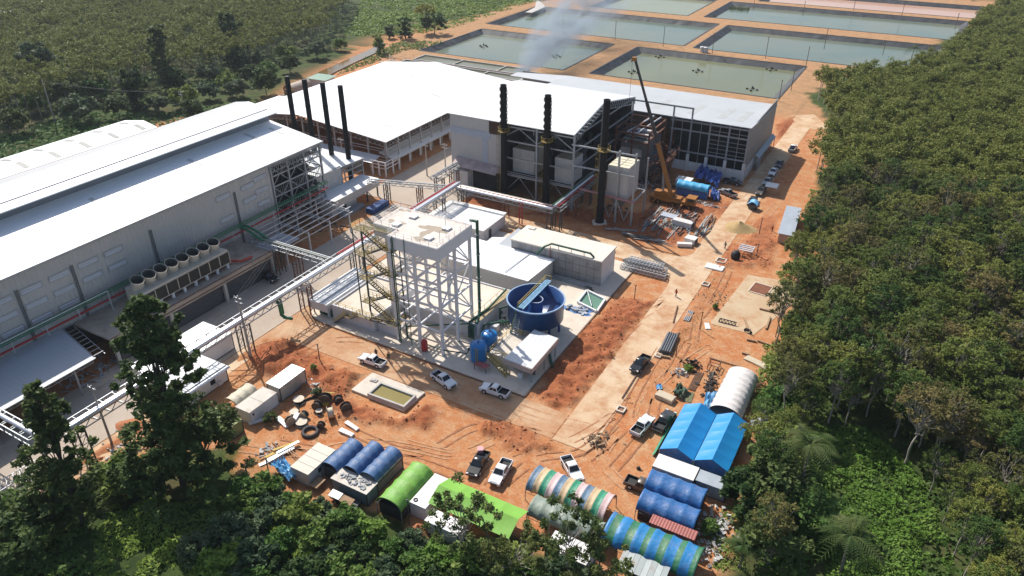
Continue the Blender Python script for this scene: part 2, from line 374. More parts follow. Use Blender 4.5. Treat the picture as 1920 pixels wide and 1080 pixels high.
# ---- road surface: pale concrete partly covered by earth
def roadmat(name, amt, col=(.57,.42,.28), pale=(.62,.51,.38)):
    global n, l, tc
    m, n, l, b = nt(name); tc = n.new('ShaderNodeTexCoord')
    c = mix(rng_(noise(.12), .35, .65), col, pale)
    c = mix(rng_(noise(.22, 9, .72), .62-amt, .80-amt, 0, .85), c, (.43,.21,.10))
    c = mix(rng_(noise(.7, 6, .7), .58, .75, 0, .5), c, (.36,.19,.10))
    c = mix(1., c, rng_(noise(3, 6, .7), .25, .75, .9, 1.08), 'MULTIPLY')
    l.new(c, b.inputs['Base Color']); b.inputs['Roughness'].default_value = .9; b.inputs['Specular IOR Level'].default_value = .2
    bp = n.new('ShaderNodeBump'); bp.inputs['Distance'].default_value = .02; l.new(noise(4, 6, .7), bp.inputs['Height']); l.new(bp.outputs[0], b.inputs['Normal'])
    return m
ROAD = roadmat('dusty_concrete_road', .17, (.57,.39,.24), (.62,.48,.33)); ROAD_D = roadmat('earth_covered_road', .20, (.50,.30,.17), (.55,.38,.24)); ROAD_S = roadmat('grey_concrete_road', 0., (.42,.34,.27), (.48,.41,.34))
def slab(name, pts, m, z0=-.3, z1=.03):
    mb = MB(); mb.prism(pts, z0, z1); return struct(mb.build(name, m))
def arc(cx, cy, r, a0, a1, k=8): return [(cx+r*math.cos(R(a0+(a1-a0)*i/k)), cy+r*math.sin(R(a0+(a1-a0)*i/k))) for i in range(k+1)]
slab('main_road', [(-31.9,80.4),(-31.9,146),(-31.6,262),(-37.6,262),(-38.2,156)]+arc(-42,153,4,0,-90,6)+[(-60,149.6),(-100,149.2),(-100,142),(-46,142)]+arc(-46.3,135,8,70,0,7)+[(-38.2,80.4)], ROAD, z1=.05)
slab('front_road', [(-38.4,86.9),(-47,87.2),(-90,87.4),(-97,89.5),(-99.6,94),(-99.6,74),(-96,80.6),(-60,80.5),(-38.4,80.5)], ROAD_D, z1=.045)
slab('hall_road', [(-99.9,20),(-99.9,141.9),(-115.9,141.9),(-115.9,20)], ROAD_S, z1=.055)
slab('hall_road_edge', [(-95.6,42),(-96.2,72),(-99.7,76),(-99.7,20),(-97,20)], ROAD, z1=.05)
slab('warehouse_yard', [(-101,150.3),(-101,200),(-127,200),(-127,142.5),(-101,142.5)], ROAD_S, z1=.05)
# the plant's concrete apron with its kerb
pad = [(-47.2,87.6),(-47.2,140.5),(-90,140.5),(-98.4,140.5),(-98.4,92.5)]+[(-97.6,90.3),(-95.8,88.9),(-93,88.3)]
slab('concrete_apron', pad, CONC_L, z1=.16)
mb = MB()
pk = [(-47.0,140.5),(-47.0,87.4),(-93,88.1),(-95.9,88.7),(-97.8,90.2),(-98.6,92.5),(-98.6,140.5)]
for a, c2 in zip(pk[:-1], pk[1:]): mb.bar((*a,.1), (*c2,.1), .16, .3)
KERB = M('stained_kerb', (.28,.18,.12), .9, 0, .25, .6); struct(mb.build('apron_kerb', KERB))
for k in range(1, 4):      # sheet joints of the apron, drawn as shallow channels
    pass
slab('right_slab', [W(1402,516)[:2], W(1331,607)[:2], W(1413,628)[:2], W(1500,560)[:2], W(1490,530)[:2]], roadmat('broken_slab', .13, (.48,.34,.21), (.55,.43,.29)), z1=.06)
TRK = M('pressed_tyre_track', (.33,.14,.065), .95, 0, .35, 1.2); TRK2 = M('dusty_tyre_track', (.47,.25,.13), .95, 0, .3, 1.2)
trk = [((700,690),(830,705),(990,770),(1100,800)),((560,620),(700,670),(860,745),(1010,800)),((640,800),(780,850),(900,800),(1040,820)),((760,830),(860,850),(960,820),(1080,870)),((900,905),(960,850),(1060,830),(1150,780)),((945,905),(1010,860),(1100,840),(1180,750)),((1100,860),(1170,800),(1190,740),(1260,620)),((1150,880),(1215,800),(1235,740),(1290,640)),((1200,780),(1225,730),(1270,690),(1330,650)),((1300,640),(1310,600),(1340,560),(1370,500)),((1060,760),(1120,680),(1180,620),(1240,560)),((1080,640),(1150,620),(1210,590),(1245,570)),((1090,610),(1150,600),(1200,585),(1240,562)),((1370,480),(1400,440),(1430,410),(1460,380)),((1330,400),(1370,380),(1400,370),(1420,350)),((450,840),(560,850),(700,830),(860,860)),((520,830),(640,850),(760,860),(880,900)),((430,700),(520,690),(620,640),(700,640)),((1180,560),(1120,640),(1060,700),(1010,740)),((1150,820),(1130,860),(1160,900),(1190,920))]
mb = MB(); rr_ = random.Random(4)
for P in trk:
    P = [W(*p) for p in P]
    def cat(t): i = min(int(t*3), 2); f = t*3-i; a, b, c, d = P[max(i-1,0)], P[i], P[i+1], P[min(i+2,3)]; return .5*((2*b)+(c-a)*f+(2*a-5*b+4*c-d)*f*f+(3*b-a-3*c+d)*f*f*f)
    k = 0; N_ = 60; mb.cur = rr_.random() < .4
    while k < N_:
        run = rr_.randint(6, 22)
        for off in (-.75, .75):
            w_ = rr_.uniform(.10,.19); o_ = off+rr_.uniform(-.1,.1)
            V = []
            for j in range(k, min(k+run, N_)+1):
                t = j/N_; p = cat(t); q = cat(min(t+.01,1)); d = (q-p); d = d.normalized() if d.length > 1e-6 else Vector((1,0,0)); s = Vector((-d.y,d.x,0)); wj = w_*rr_.uniform(.7,1.3)*(.3 if j in (k, k+run) else 1)
                zz = .062; V += [p+s*(o_-wj)+Vector((0,0,zz)), p+s*(o_+wj)+Vector((0,0,zz))]
            n_ = len(V)//2
            if n_ > 2: mb.add(V, [(2*i+1, 2*i, 2*i+2, 2*i+3) for i in range(n_-1)])
        k += run+rr_.randint(1,8)
struct(mb.build('tyre_tracks', [TRK, TRK2]))
slab('far_slab', [(-37,262),(-30,258),(-26,262),(-33,275),(-40,270)], ROAD, z1=.04)
# ---- brown canal and flooded ground behind the left hall
mb = MB(); pts = PX((470,215),(522,182),(560,155),(605,132),(655,110),(700,90),(716,78),(722,82),(703,100),(655,122),(603,148),(558,178),(520,208),(480,236))
mb.prism(pts, -1.2, .10)
m, n, l, b = nt('brown_canal_water'); tc = n.new('ShaderNodeTexCoord')
l.new(mix(rng_(noise(.06), .4, .6), (.19,.105,.03), (.12,.085,.03)), b.inputs['Base Color']); b.inputs['Roughness'].default_value = .15
struct(mb.build('canal_water', m))
# ---- ponds: water, folded black lining
def water(name, c1, c2):
    global n, l, tc
    m, n, l, b = nt(name); tc = n.new('ShaderNodeTexCoord')
    l.new(mix(rng_(noise(.02, 3), .35, .65), c1, c2), b.inputs['Base Color']); b.inputs['Roughness'].default_value = .12
    b.inputs['IOR'].default_value = 1.33; b.inputs['Specular IOR Level'].default_value = .22
    bp = n.new('ShaderNodeBump'); bp.inputs['Distance'].default_value = .02; l.new(noise(.8, 4), bp.inputs['Height']); l.new(bp.outputs[0], b.inputs['Normal'])
    return m
WAT = water('grey_green_pond_water', (.155,.165,.09), (.18,.187,.105)); WATB = water('blue_grey_pond_water', (.12,.16,.125), (.17,.18,.12)); WATP = water('pink_mud_water', (.52,.30,.20), (.55,.34,.24))
WATA = water('pale_green_pond_water', (.21,.22,.12), (.235,.24,.14))
LINER = M('black_pond_lining', (.055,.058,.062), .65, 0, .5, .3, bump=.08, bscale=.7, spec=.3)
WL = [WATB, WAT, WATB, WATB, WATA, WATB, WATP]
LBL = ['front left', 'front right', 'middle left']
for i, (x0, x1, y0, y1) in enumerate(PONDS):
    L = LIP; zz = -DEP
    mb = MB(); mb.box(x0+L*.8, x1-L*.8, y0+L*.8, y1-L*.8, zz-.3, zz+.35); struct(mb.build('pond_water', WL[i]))
    mb = MB(); per = [(x0,y0),(x1,y0),(x1,y1),(x0,y1)]; inn = [(x0+L,y0+L),(x1-L,y0+L),(x1-L,y1-L),(x0+L,y1-L)]
    for k in range(4):
        a, b_ = Vector((*per[k],0)), Vector((*per[(k+1) % 4],0)); c_, d_ = Vector((*inn[k],0)), Vector((*inn[(k+1) % 4],0)); nu = int((b_-a).length/1.6)
        jit = [random.uniform(-.18,.18) for _ in range(nu+1)]; jit[0] = jit[-1] = 0
        def fn(u, v, a=a, b_=b_, c_=c_, d_=d_, nu=nu, jit=jit, zz=zz):
            p = a.lerp(b_, u).lerp(c_.lerp(d_, u), v); p.z = .12+(zz-.1)*v+jit[int(round(u*nu))]*(v > 0) ; return p
        mb.grid(fn, nu, 3)
        nrm = Vector((-(b_-a).y, (b_-a).x, 0)).normalized()
        mb.bar(a-nrm*.25+Vector((0,0,.1)), b_-nrm*.25+Vector((0,0,.1)), .7, .12)
    struct(mb.build('pond_lining', LINER))
# long concrete settling channels in front of the ponds
for (xa, xb, ya, yb) in ((-205,-145,262,268.5),(-203,-150,271.5,280)):
    mb = MB(); t = .5
    mb.box(xa, xb, ya-t, ya, -.2, .7); mb.box(xa, xb, yb, yb+t, -.2, .7); mb.box(xa-t, xa, ya-t, yb+t, -.2, .7); mb.box(xb, xb+t, ya-t, yb+t, -.2, .7); mb.box(xa+20, xa+20.5, ya+.01, yb-.01, -.2, .66); mb.box(xa+42, xa+42.5, ya+.01, yb-.01, -.2, .66)
    o = one('settling_channel', mb, CONC, 'long concrete settling channel '+('nearest the big warehouse roof' if ya < 265 else 'closest to the pond bank'), 'water channel')
    mb = MB(); mb.box(xa, xb, ya, yb, .05, .25); w = mb.build('channel_water', M('olive_channel_water', (.13,.12,.05), .2), None); w.parent = o; w.location = -Vector(o.location)
# pale footpath far behind
mb = MB(); q = PX((985,-6),(1005,5),(1003,15),(985,24),(997,25),(1022,14),(1018,8),(1000,-6)); mb.prism(q, -.2, .35); struct(mb.build('far_path', M('pale_path', (.5,.46,.42), .9)))

# clods and stones thrown up where the earth has been dug
cr_ = np.random.default_rng(77); red_f = red.ravel(); pick = np.where((red_f > .3) & (H.ravel() > .04) & (GX.ravel() > -112) & (GX.ravel() < -8) & (GY.ravel() < 175))[0]
nC = 6500; ii = cr_.choice(pick, nC); cx_ = GX.ravel()[ii]+cr_.uniform(-.4,.4,nC); cy_ = GY.ravel()[ii]+cr_.uniform(-.4,.4,nC); cz_ = H.ravel()[ii]; sz_ = .04+.20*cr_.random(nC)**6
octv = np.array([(1,0,0),(-1,0,0),(0,1,0),(0,-1,0),(0,0,.8),(0,0,-.8)]); octf = np.array([(0,2,4),(2,1,4),(1,3,4),(3,0,4),(2,0,5),(1,2,5),(3,1,5),(0,3,5)])
VV = np.stack([cx_,cy_,cz_+sz_*.1],1)[:,None,:]+(octv[None]*(1+.5*cr_.normal(size=(nC,6,1))))*sz_[:,None,None]
FF = (octf[None]+6*np.arange(nC)[:,None,None]).reshape(-1,3)
o = npmesh('earth_clods', VV.reshape(-1,3), FF, M('clod_earth', (.40,.15,.07), .95, 0, .3, .8)); tag(o, 'red earth clods scattered over the dug ground', 'clods', None, 'stuff')
# ================================================================= FACTORY (x runs to the lower right, y away)
def V3(*a): return Vector(a)
def roofslab(mb, pts, t=.15): mb.sheet(*pts, t)
# ---- long production hall on the left
t = thing('production_hall', 'long left production hall with white double-pitched monitor roof and beige ribbed wall', 'factory hall', (-126,60,0))
mb = MB(); mb.sheet((-142.4,-10,22.05),(-125.6,-10,19.45),(-125.6,128.6,19.45),(-142.4,128.6,22.05), .2); mb.build('lower_roof', WHITE_ROOF, t)
mb = MB(); mb.sheet((-149.3,-10,25.7),(-139.7,-10,24.4),(-139.7,129,24.4),(-149.3,129,25.7), .25); mb.build('monitor_roof', WHITE_ROOF, t)
mb = MB(); mb.sheet((-154.2,-10,24.9),(-149.32,-10,25.68),(-149.32,129,25.68),(-154.2,129,24.9), .25); mb.build('far_roof_slope', M('glareless_far_slope', (.36,.37,.38), .6, 0, .06, .1, rib=('Y', .9, .02)), t)  # far slope coloured greyer, as it sends back less sun glare
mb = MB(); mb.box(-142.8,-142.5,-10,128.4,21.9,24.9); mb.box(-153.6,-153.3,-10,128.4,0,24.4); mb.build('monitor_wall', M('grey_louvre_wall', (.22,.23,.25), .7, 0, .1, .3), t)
EACH.add('skylight_strip'); mb = MB()
for (x0,x1,y) in ((-140.5,-136.5,118),(-139,-134.5,124.5),(-139,-135,100),(-138.5,-134,76),(-138.5,-134,52),(-139,-135,34)): mb.sheet((x0,y,19.45+(-125.6-x0)*.155+.05),(x1,y,19.45+(-125.6-x1)*.155+.05),(x1,y+.9,19.45+(-125.6-x1)*.155+.05),(x0,y+.9,19.45+(-125.6-x0)*.155+.05),.03)
mb.build('skylight_strip', M('pale_grey_strip', (.50,.51,.50), .6), t)
mb = MB(); mb.bar((-125.45,-10,19.3),(-125.45,128.6,19.3), .35, .45); mb.bar((-125.9,-10,18.9),(-125.9,128.6,18.9), .1, .35); mb.build('eave_gutter', STEEL, t)
mb = MB(); mb.box(-126.4,-126.1,-10,111.1,5.9,19.2); wall = mb.build('front_wall', CLAD_Y, t)
mb = MB(); mb.box(-126.4,-126.15,-10,111.1,0,5.85); mb.build('wall_base', M('grey_hall_base', (.36,.36,.37), .7), t)
LOUV = M('pale_louvre_band', (.62,.64,.68), .4, 0, .03, .5, rib=('Z', .45, .12))
for Y0, rows in ((33.5,(16,13,10)),(38.3,(16,13,10)),(43.2,(16,13,10)),(48,(16,13,10)),(53.2,(16,13,10)),(58.3,(16,13,10)),(63.8,(16,13)),(69,(16,13)),(95.5,(16.9,11.8)),(102.5,(16.9,13.8)),(106.2,(17.5,14.6,11.6))):
    for zt in rows:
        f = MB(); y1 = Y0+3.7; z0 = zt-.95
        for a in ((Y0-.12,y1+.12,zt,zt+.12),(Y0-.12,y1+.12,z0-.12,z0),(Y0-.12,Y0,z0,zt),(y1,y1+.12,z0,zt)): f.box(-126.06,-125.98,*a)
        f = f.build('window', STEEL, t); g = MB()
        for k in range(3): g.box(-126.09,-126.0+.02*(k % 2),Y0+.02,y1-.02,z0+.02+k*.31,z0+.29+k*.31)
        g.build('louvre_pane', LOUV, f)
for y in (42.6,52.4,62.4,78.9,100.2):
    mb = MB(); mb.box(-126.05,-125.8,y-.1,y+.1,4,16.4); mb.box(-126.05,-125.85,y+.3,y+.42,4,16.4); mb.build('downpipe', M('slate_downpipe', (.16,.17,.18), .6) if 'slate_downpipe' not in bpy.data.materials else bpy.data.materials['slate_downpipe'], t)
# open steel end bays
mb = MB()
for y in (111.4,116.6,122,127.6):
    for x in (-126,-133,-141): mb.bar((x,y,0),(x,y,19.0 if x > -130 else (20.0 if x > -135 else 21.2)), .42, .42)
for z in (3.5,6,8.5,11,13.5,16,18.4): mb.bar((-126,111.4,z),(-126,127.6,z), .22, .3); mb.bar((-126,127.6,z),(-153,127.6,z), .2, .28)
for y0 in (111.4,116.6,122):
    for z0 in (3.5,8.5,13.5): mb.bar((-126.1,y0,z0),(-126.1,y0+5.4,z0+5), .14); mb.bar((-126.15,y0+5.4,z0),(-126.15,y0,z0+5), .14)
    for k in range(9):
        for z0 in (6,11,16): mb.bar((-126.2,y0+.6*k+.3,z0),(-126.2,y0+.6*k+.3,z0+2.3), .07)
mb.truss((-125.7,111,17.2),(-125.7,128,17.2),1.7,14,.13)
mb.build('steel_frame', STEEL, t)
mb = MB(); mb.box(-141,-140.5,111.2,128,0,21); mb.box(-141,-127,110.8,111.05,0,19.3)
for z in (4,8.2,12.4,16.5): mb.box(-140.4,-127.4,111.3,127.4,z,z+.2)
mb.build('inner_floor', INNER_SHADE, t)
mb = MB()
for k in range(7):
    y = 113+2*k
    for z in (4.3,8.5,12.7): mb.box(-139,-129,y,y+1.1,z,z+1.2+.5*(k % 3)); mb.tube((-130,y,z+1.9),(-137,y,z+1.9),.2,6)
mb.build('machine', STEEL_D, t)
# green, red and rust pipes along the wall
t = thing('wall_pipe_bundle', 'bundle of green and red pipes running along the beige hall wall', 'pipes', (-124,70,0))
mb = MB()
for k, (x, z) in enumerate(((-124.6,9.35),(-124.2,9.2),(-123.8,9.05),(-124.4,8.7))): mb.tube((x,10,z),(x,127,z+.6),.12,7)
mb.path([(-124.1,99.5,9.3),(-123,99.7,9.2),(-120,99.7,8.6),(-117.5,99.7,7.6)],.3); mb.path([(-124.3,98.6,9.3),(-122.6,98.6,9.2),(-117.5,98.6,7.6)],.3); mb.build('green_pipes', GREEN, t)
mb = MB(); mb.tube((-124.2,10,7.6),(-124.2,127,8.1),.16,7); mb.tube((-124.6,10,7.5),(-124.6,127,8),.13,7); mb.path([(-124.2,88,7.7),(-121.5,88.3,7.7),(-121.5,90.5,7)],.25); mb.build('red_pipes', REDPIPE, t)
mb = MB()
for y in range(12,126,6): mb.bar((-126,y,7.2),(-123.5,y,7.2),.12); mb.bar((-123.6,y,7.2),(-123.6,y,9.3),.1)
mb.bar((-123.4,10,10.1),(-123.4,66,10.1),.14); mb.bar((-123.4,66,10.1),(-123.4,66,5.8),.14); mb.build('pipe_brackets', STEEL_L, t)
# lean-to canopy in the hall's shade
t = thing('wall_canopy', 'broad pale grey lean-to roof below the hall wall at the left edge', 'canopy', (-119,40,0))
mb = MB(); mb.sheet((-125.9,-10,6.15),(-112.6,-10,5.7),(-112.6,54.6,5.7),(-125.9,57.2,6.15), .15); mb.build('roof', M('blue_grey_roof_sheet', (.42,.45,.48), .5, 0, .04, .1, rib=('Y', .9, .015)), t)
mb = MB()
for y in range(-5,55,7): mb.bar((-113.2,y,0),(-113.2,y,5.5),.3)
mb.truss((-112.8,-8,5.0),(-112.8,54.3,5.0),.5,30,.08); mb.bar((-125.5,57.4,5.8),(-113,54.9,5.4),.14); mb.bar((-125.5,59.2,5.7),(-113,56.7,5.3),.1)
for k in range(8): mb.bar((-124+1.5*k,57.1-.3*k,5.7),(-124+1.5*k,58.9-.3*k,5.65),.08)
mb.build('posts', STEEL, t)
mb = MB(); mb.box(-125.8,-125.3,-8,66,.05,5.6); mb.build('back_wall', INNER_SHADE, t)
# raised deck with roller wall, and the row of cooling fans
t = thing('raised_deck', 'concrete deck with dark roller wall beneath, carrying the cooling fans', 'deck', (-120,80,0))
mb = MB(); mb.box(-126,-115.4,59.5,98.4,5.35,5.7); mb.bar((-115.3,59.5,5.3),(-115.3,98.6,5.3),.5,.7); mb.bar((-115.15,59.5,4.55),(-115.15,98.6,4.55),.3,.35); mb.build('platform', M('stained_deck', (.40,.33,.26), .85, 0, .2, .3, dirt=(.2,.13,.09), damt=.7), t)
mb = MB(); mb.box(-116.3,-116,60,97.9,.05,5.2); mb.build('roller_wall', M('dark_blue_grey_shutter', (.065,.072,.085), .6, .1, .08, .3, rib=('Z', .5, .05)), t)
mb = MB()
for y in (60,72,85,98.2): mb.bar((-115.5,y,0),(-115.5,y,5.3),.6)
mb.build('post', CONC, t)
mb = MB(); mb.bar((-115.1,59.5,5.9),(-115.1,98.6,5.9),.12,.12); mb.bar((-115.1,59.5,4.9),(-115.1,98.6,4.9),.1); mb.build('edge_rail', RUST, t)
def tilt(mb, y, a=R(24)):
    ca, sa = math.cos(a), math.sin(a); mb.v = [(-120+(x+119.6)*ca+(z-9.7)*sa, yy-(z-9.7)*.12, 9.95+(z-9.7)*ca-(x+119.6)*sa) for x, yy, z in mb.v]
WELL_SHADE = M('fan_well_shade', (.07,.085,.085), .8, 0, .2, 1.)  # stack lining coloured dark to put the opening's shade in
CREAM = M('cream_fan_casing', (.50,.46,.39), .6, 0, .1, .6, dirt=(.33,.22,.14), dscale=.7, damt=.35)
t = thing('cooling_tower', 'cream cooling tower with a row of eight round fan stacks', 'cooling tower', (-119.5,78.5,5.7))
mb = MB(); mb.box(-122.2,-117.35,68.6,89,6.9,9.3); mb.box(-122.2,-117.35,68.6,89,9.35,9.7); mb.build('casing', CREAM, t)
mb = MB()
for k in range(8):
    y = 68.75+k*2.55; mb.box(-117.34,-117.2,y+.1,y+2.35,7.0,9.2)
mb.build('louvre_panel', M('dark_louvre_mesh', (.035,.03,.022), .8, 0, .2, 2., rib=('Z', .2, .05)), t)
mb = MB()
for k in range(9): mb.bar((-117.25,68.7+k*2.53,6.8),(-117.25,68.7+k*2.53,9.35),.14,.14)
mb.bar((-117.2,68.6,6.9),(-117.2,89,6.9),.16,.16); mb.build('corner_trim', CREAM, t)
for k in range(8):
    y = 69.9+k*2.53; mb = MB()
    mb.lathe((-119.6,y,9.7),[(1.34,0),(1.22,.4),(1.14,.9),(1.2,1.7),(1.27,2.05),(1.19,2.07),(1.18,2.0)],20,caps=(False,False)); tilt(mb, y); fs = mb.build('fan_stack', CREAM, t)
    mb = MB(); mb.lathe((-119.6,y,9.7),[(1.17,2.0),(1.1,1.6),(1.05,.9),(1.06,.3)],20,caps=(False,False)); tilt(mb, y); mb.build('fan_well', WELL_SHADE, fs)
    mb = MB(); mb.lathe((-119.6,y,9.95),[(1.05,0),(1.05,.05)],16); mb.lathe((-119.6,y,10),[(.22,0),(.22,.5)],8)
    for q in range(4): mb.obox((-119.6+.5*math.cos(q*1.57),y+.5*math.sin(q*1.57)),q*1.57,1.,.25,10.25,10.3)
    tilt(mb, y); mb.build('fan_blades', STEEL_D, fs)
for k in range(8):
    mb = MB(); mb.tube((-117.5,69.4+k*2.7,5.71),(-117.5,69.4+k*2.7,6.75),.33,10); mb.tube((-121.8,69.4+k*2.7,5.71),(-121.8,69.4+k*2.7,6.75),.33,8); mb.build('leg', M('white_leg', (.7,.7,.72)) if k == 0 else bpy.data.materials['white_leg'], t)
mb = MB(); mb.path([(-118.5,68.5,6.25),(-118.5,90.2,6.25),(-116.6,91.2,6.25),(-116.4,93.8,6.1)],.28); mb.tube((-119.9,68.5,6.25),(-119.9,89.8,6.25),.25); mb.build('red_header_pipe', M('bright_red_pipe', (.45,.05,.03), .5), t)
# unfinished canopy frame beyond the deck
t = thing('canopy_frame', 'bare steel canopy frame with open purlins beside the unfinished hall end', 'steel frame', (-119,112,0))
mb = MB()
for y in (101.5,108.8,115.8,122.6):
    mb.bar((-114.4,y,0),(-114.4,y,5.8),.28); mb.bar((-124.8,y,0),(-124.8,y,6.4),.28); mb.truss((-124.8,y,6),(-114.4,y,5.5),.6,8,.09)
for x in (-124.4,-122.5,-120.6,-118.7,-116.8,-114.9): mb.bar((x,101,6.6-(x+124.4)*.05),(x,124,6.6-(x+124.4)*.05),.14,.2)
mb.bar((-114.4,101,5),(-114.4,124,5),.12); mb.build('purlins', STEEL_L, t)
mb = MB(); mb.box(-124.5,-118.2,101.6,109.5,3.1,3.25); mb.build('ceiling_panel', M('pale_panel', (.6,.6,.64)), t)
# annex below the four slim chimneys
t = thing('chimney_annex', 'white-roofed annex at the hall end that four slim black chimneys pierce', 'annex', (-138,137,0))
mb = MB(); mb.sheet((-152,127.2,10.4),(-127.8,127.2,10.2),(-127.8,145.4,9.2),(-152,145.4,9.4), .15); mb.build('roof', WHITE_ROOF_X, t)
mb = MB(); mb.box(-128.3,-128.1,127.4,136.4,0,10.0); mb.box(-151.5,-128.4,145,145.2,5,9.1); mb.build('wall', CLAD_Y, t)
mb = MB()
for y in (136.6,140.8,145): mb.bar((-128.2,y,0),(-128.2,y,9.4),.3)
for z in (6,7.5,8.8): mb.bar((-128.2,136.6,z),(-128.2,145,z),.2)
mb.truss((-128,136.6,8),(-128,145.2,7.6),1.2,8,.1); mb.build('steel_frame', STEEL, t)
mb = MB(); mb.box(-140,-139.6,128,144.8,0,9); mb.build('inner_wall', INNER_SHADE, t)
for k, x in enumerate((-148.8,-142.7,-136.5,-130.6)):
    mb = MB(); mb.lathe((x,142.6,0),[(.68,0),(.68,28.9),(.6,28.95),(.55,28.6)],14,caps=(True,True)); 
    for a in (0,1.57,3.14,4.71): mb.obox((x+.75*math.cos(a),142.6+.75*math.sin(a)),a,.3,.2,21+2*k*.4,21.3+2*k*.4)
    c = thing('slim_chimney', ['slim black chimney at the left end of the row of four beside the hall','second slim black chimney from the hall side, left of centre in the row','third slim black chimney of the row, just right of the row centre','slim black chimney at the right end of the row of four beside the hall'][k], 'chimney', (x,142.6,0), 0, 'four slim chimneys behind the hall end')
    mb.build('stack', CHIM, c); mb = MB(); mb.lathe((x,142.6,28.96),[(.55,0),(.55,.03)],12); mb.build('flue_shade_disc', BLACK, c)  # black disc painted for the dark hollow of the flue
t = thing('porch_roof', 'low white flat porch roof with deep fascia in front of the annex', 'porch', (-125,135,0))
mb = MB(); mb.box(-128.05,-122,126.3,143.8,4.75,5.05); mb.build('roof', M('porch_white', (.74,.74,.74), .6, 0, .05, .3), t)
mb = MB(); mb.box(-122,-121.8,126.3,143.8,3.1,5.1); mb.box(-128,-122.02,126.1,126.28,3.1,5.1); mb.build('fascia', M('pale_fascia', (.55,.52,.49), .6), t)
mb = MB(); mb.box(-127.9,-124,127,136.5,0,4.7); mb.build('room', WHITE_WALL, t)
mb = MB(); mb.box(-123.99,-123.92,131,132.4,.1,2.4); mb.build('door', STEEL_D, t)
mb = MB(); mb.box(-122.8,-121,128,136,0,.9); mb.build('planter', M('grey_planter', (.3,.32,.33)), t)
mb = MB()
for y in (139,143.3): mb.bar((-122.4,y,0),(-122.4,y,4.7),.3)
mb.build('post', STEEL_D, t)
# second, lower hall at the far left
t = thing('low_hall', 'low white-roofed hall with skylight strips behind the long production hall', 'factory hall', (-212,100,0))
mb = MB(); mb.sheet((-208.5,0,9.0),(-202.5,0,7.8),(-202.5,138.5,7.8),(-208.5,138.5,9.0), .2); mb.sheet((-218,0,7.5),(-208.51,0,9.0),(-208.51,138.5,9.0),(-218,138.5,7.5), .2); mb.build('roof', WHITE_ROOF, t)
mb = MB(); mb.box(-217.5,-217.2,0,138,0,7.3); mb.box(-203.2,-202.9,0,138,0,7.6); mb.box(-217.1,-203.3,137.7,138,0,7.3); mb.build('wall', CLAD_Y, t)
mb = MB()
for y in range(62,138,9):
    mb.sheet((-207.6,y,8.88),(-203.4,y,8.04),(-203.4,y+1.5,8.04),(-207.6,y+1.5,8.88),.03); mb.sheet((-215.5,y,7.95),(-210.5,y,8.74),(-210.5,y+1.5,8.74),(-215.5,y+1.5,7.95),.03)
mb.build('skylight', M('grey_skylight', (.20,.21,.20), .6), t)
# ---- large warehouse
t = thing('warehouse', 'wide white gabled warehouse on open steel trusses, in front of the ponds', 'warehouse', (-158,195,0))
mb = MB(); mb.sheet((-163,158,12.3),(-130.2,158,9.3),(-130.2,231.5,9.3),(-163,231.5,12.3), .2); mb.sheet((-187.5,158,9.6),(-163.01,158,12.3),(-163.01,231.5,12.3),(-187.5,231.5,9.6), .2); mb.build('roof', M('white_warehouse_roof', (.80,.81,.82), .42, 0, .03, .04, rib=('Y', .9, .02)), t)
mb = MB()
for (x,y,l_) in ((-140,200,4),(-150,178,3),(-136,168,2.5),(-158,212,3)): mb.sheet((x-l_,y,12.35-(x-l_+163)*.0915),(x,y,12.35-(x+163)*.0915),(x,y+.8,12.35-(x+163)*.0915),(x-l_,y+.8,12.35-(x-l_+163)*.0915),.03)
mb.build('skylight_strip', bpy.data.materials['pale_grey_strip'], t)
mb = MB()
for y in np.arange(159,232,5.6):
    mb.bar((-131,y,0),(-131,y,9.1),.4); mb.bar((-187,y,0),(-187,y,9.3),.4)
for x in np.arange(-181,-131,6.2): mb.bar((x,159,0),(x,159,9.2+max(0,min((x+187.5)*.11,(-130.2-x)*.09))),.4)
mb.truss((-187,158.6,7.9),(-163,158.6,10.4),1.6,14,.14); mb.truss((-163,158.6,10.4),(-131,158.6,7.5),1.6,18,.14)
mb.truss((-130.7,158.6,7.6),(-130.7,231,7.6),1.5,44,.12)
for z in (5.8,6.6): mb.bar((-187,159,z),(-131,159,z),.16,.2); mb.bar((-131,159,z),(-131,231,z),.16,.2)
for y in np.arange(164,230,5.6):
    mb.truss((-187,y,8),(-163,y,10.6),1.4,8,.12); mb.truss((-163,y,10.6),(-131.5,y,7.8),1.4,10,.12)
mb.build('steel_frame', STEEL, t)
mb = MB()
for (x0,y0,x1,y1) in ((-187,158.7,-131,158.7),(-130.9,158.7,-130.9,231)):
    for z in (2.3,3.3,4.3): mb.bar((x0,y0,z),(x1,y1,z),.1,.18)
mb.build('rail', STEEL_L, t)
mb = MB(); mb.box(-186.6,-132,231.2,231.4,0,9); mb.box(-187.3,-187.1,158.5,231,2,9.2); mb.build('back_wall', CLAD_X, t)
mb = MB()
for k in range(40):
    x, y = random.uniform(-182,-138), random.uniform(166,226); mb.obox((x,y),random.random(),random.uniform(2,5),random.uniform(2,5),.05,random.uniform(1,4))
mb.build('block', M('stored_rubber', (.22,.15,.09), .9, 0, .4, .3), t)
t = thing('posted_canopy', 'narrow white canopy on white posts along the right side of the wide warehouse', 'canopy', (-132,190,0))
mb = MB(); mb.sheet((-135.2,160.5,4.6),(-129.7,160.5,3.3),(-129.7,231,3.3),(-135.2,231,4.6), .12); mb.build('roof', WHITE_ROOF, t)
mb = MB()
for y in np.arange(163.7,231,5.4): mb.bar((-130.6,y,0),(-130.6,y,3.4),.4)
mb.build('post', M('white_post', (.72,.72,.72)), t)
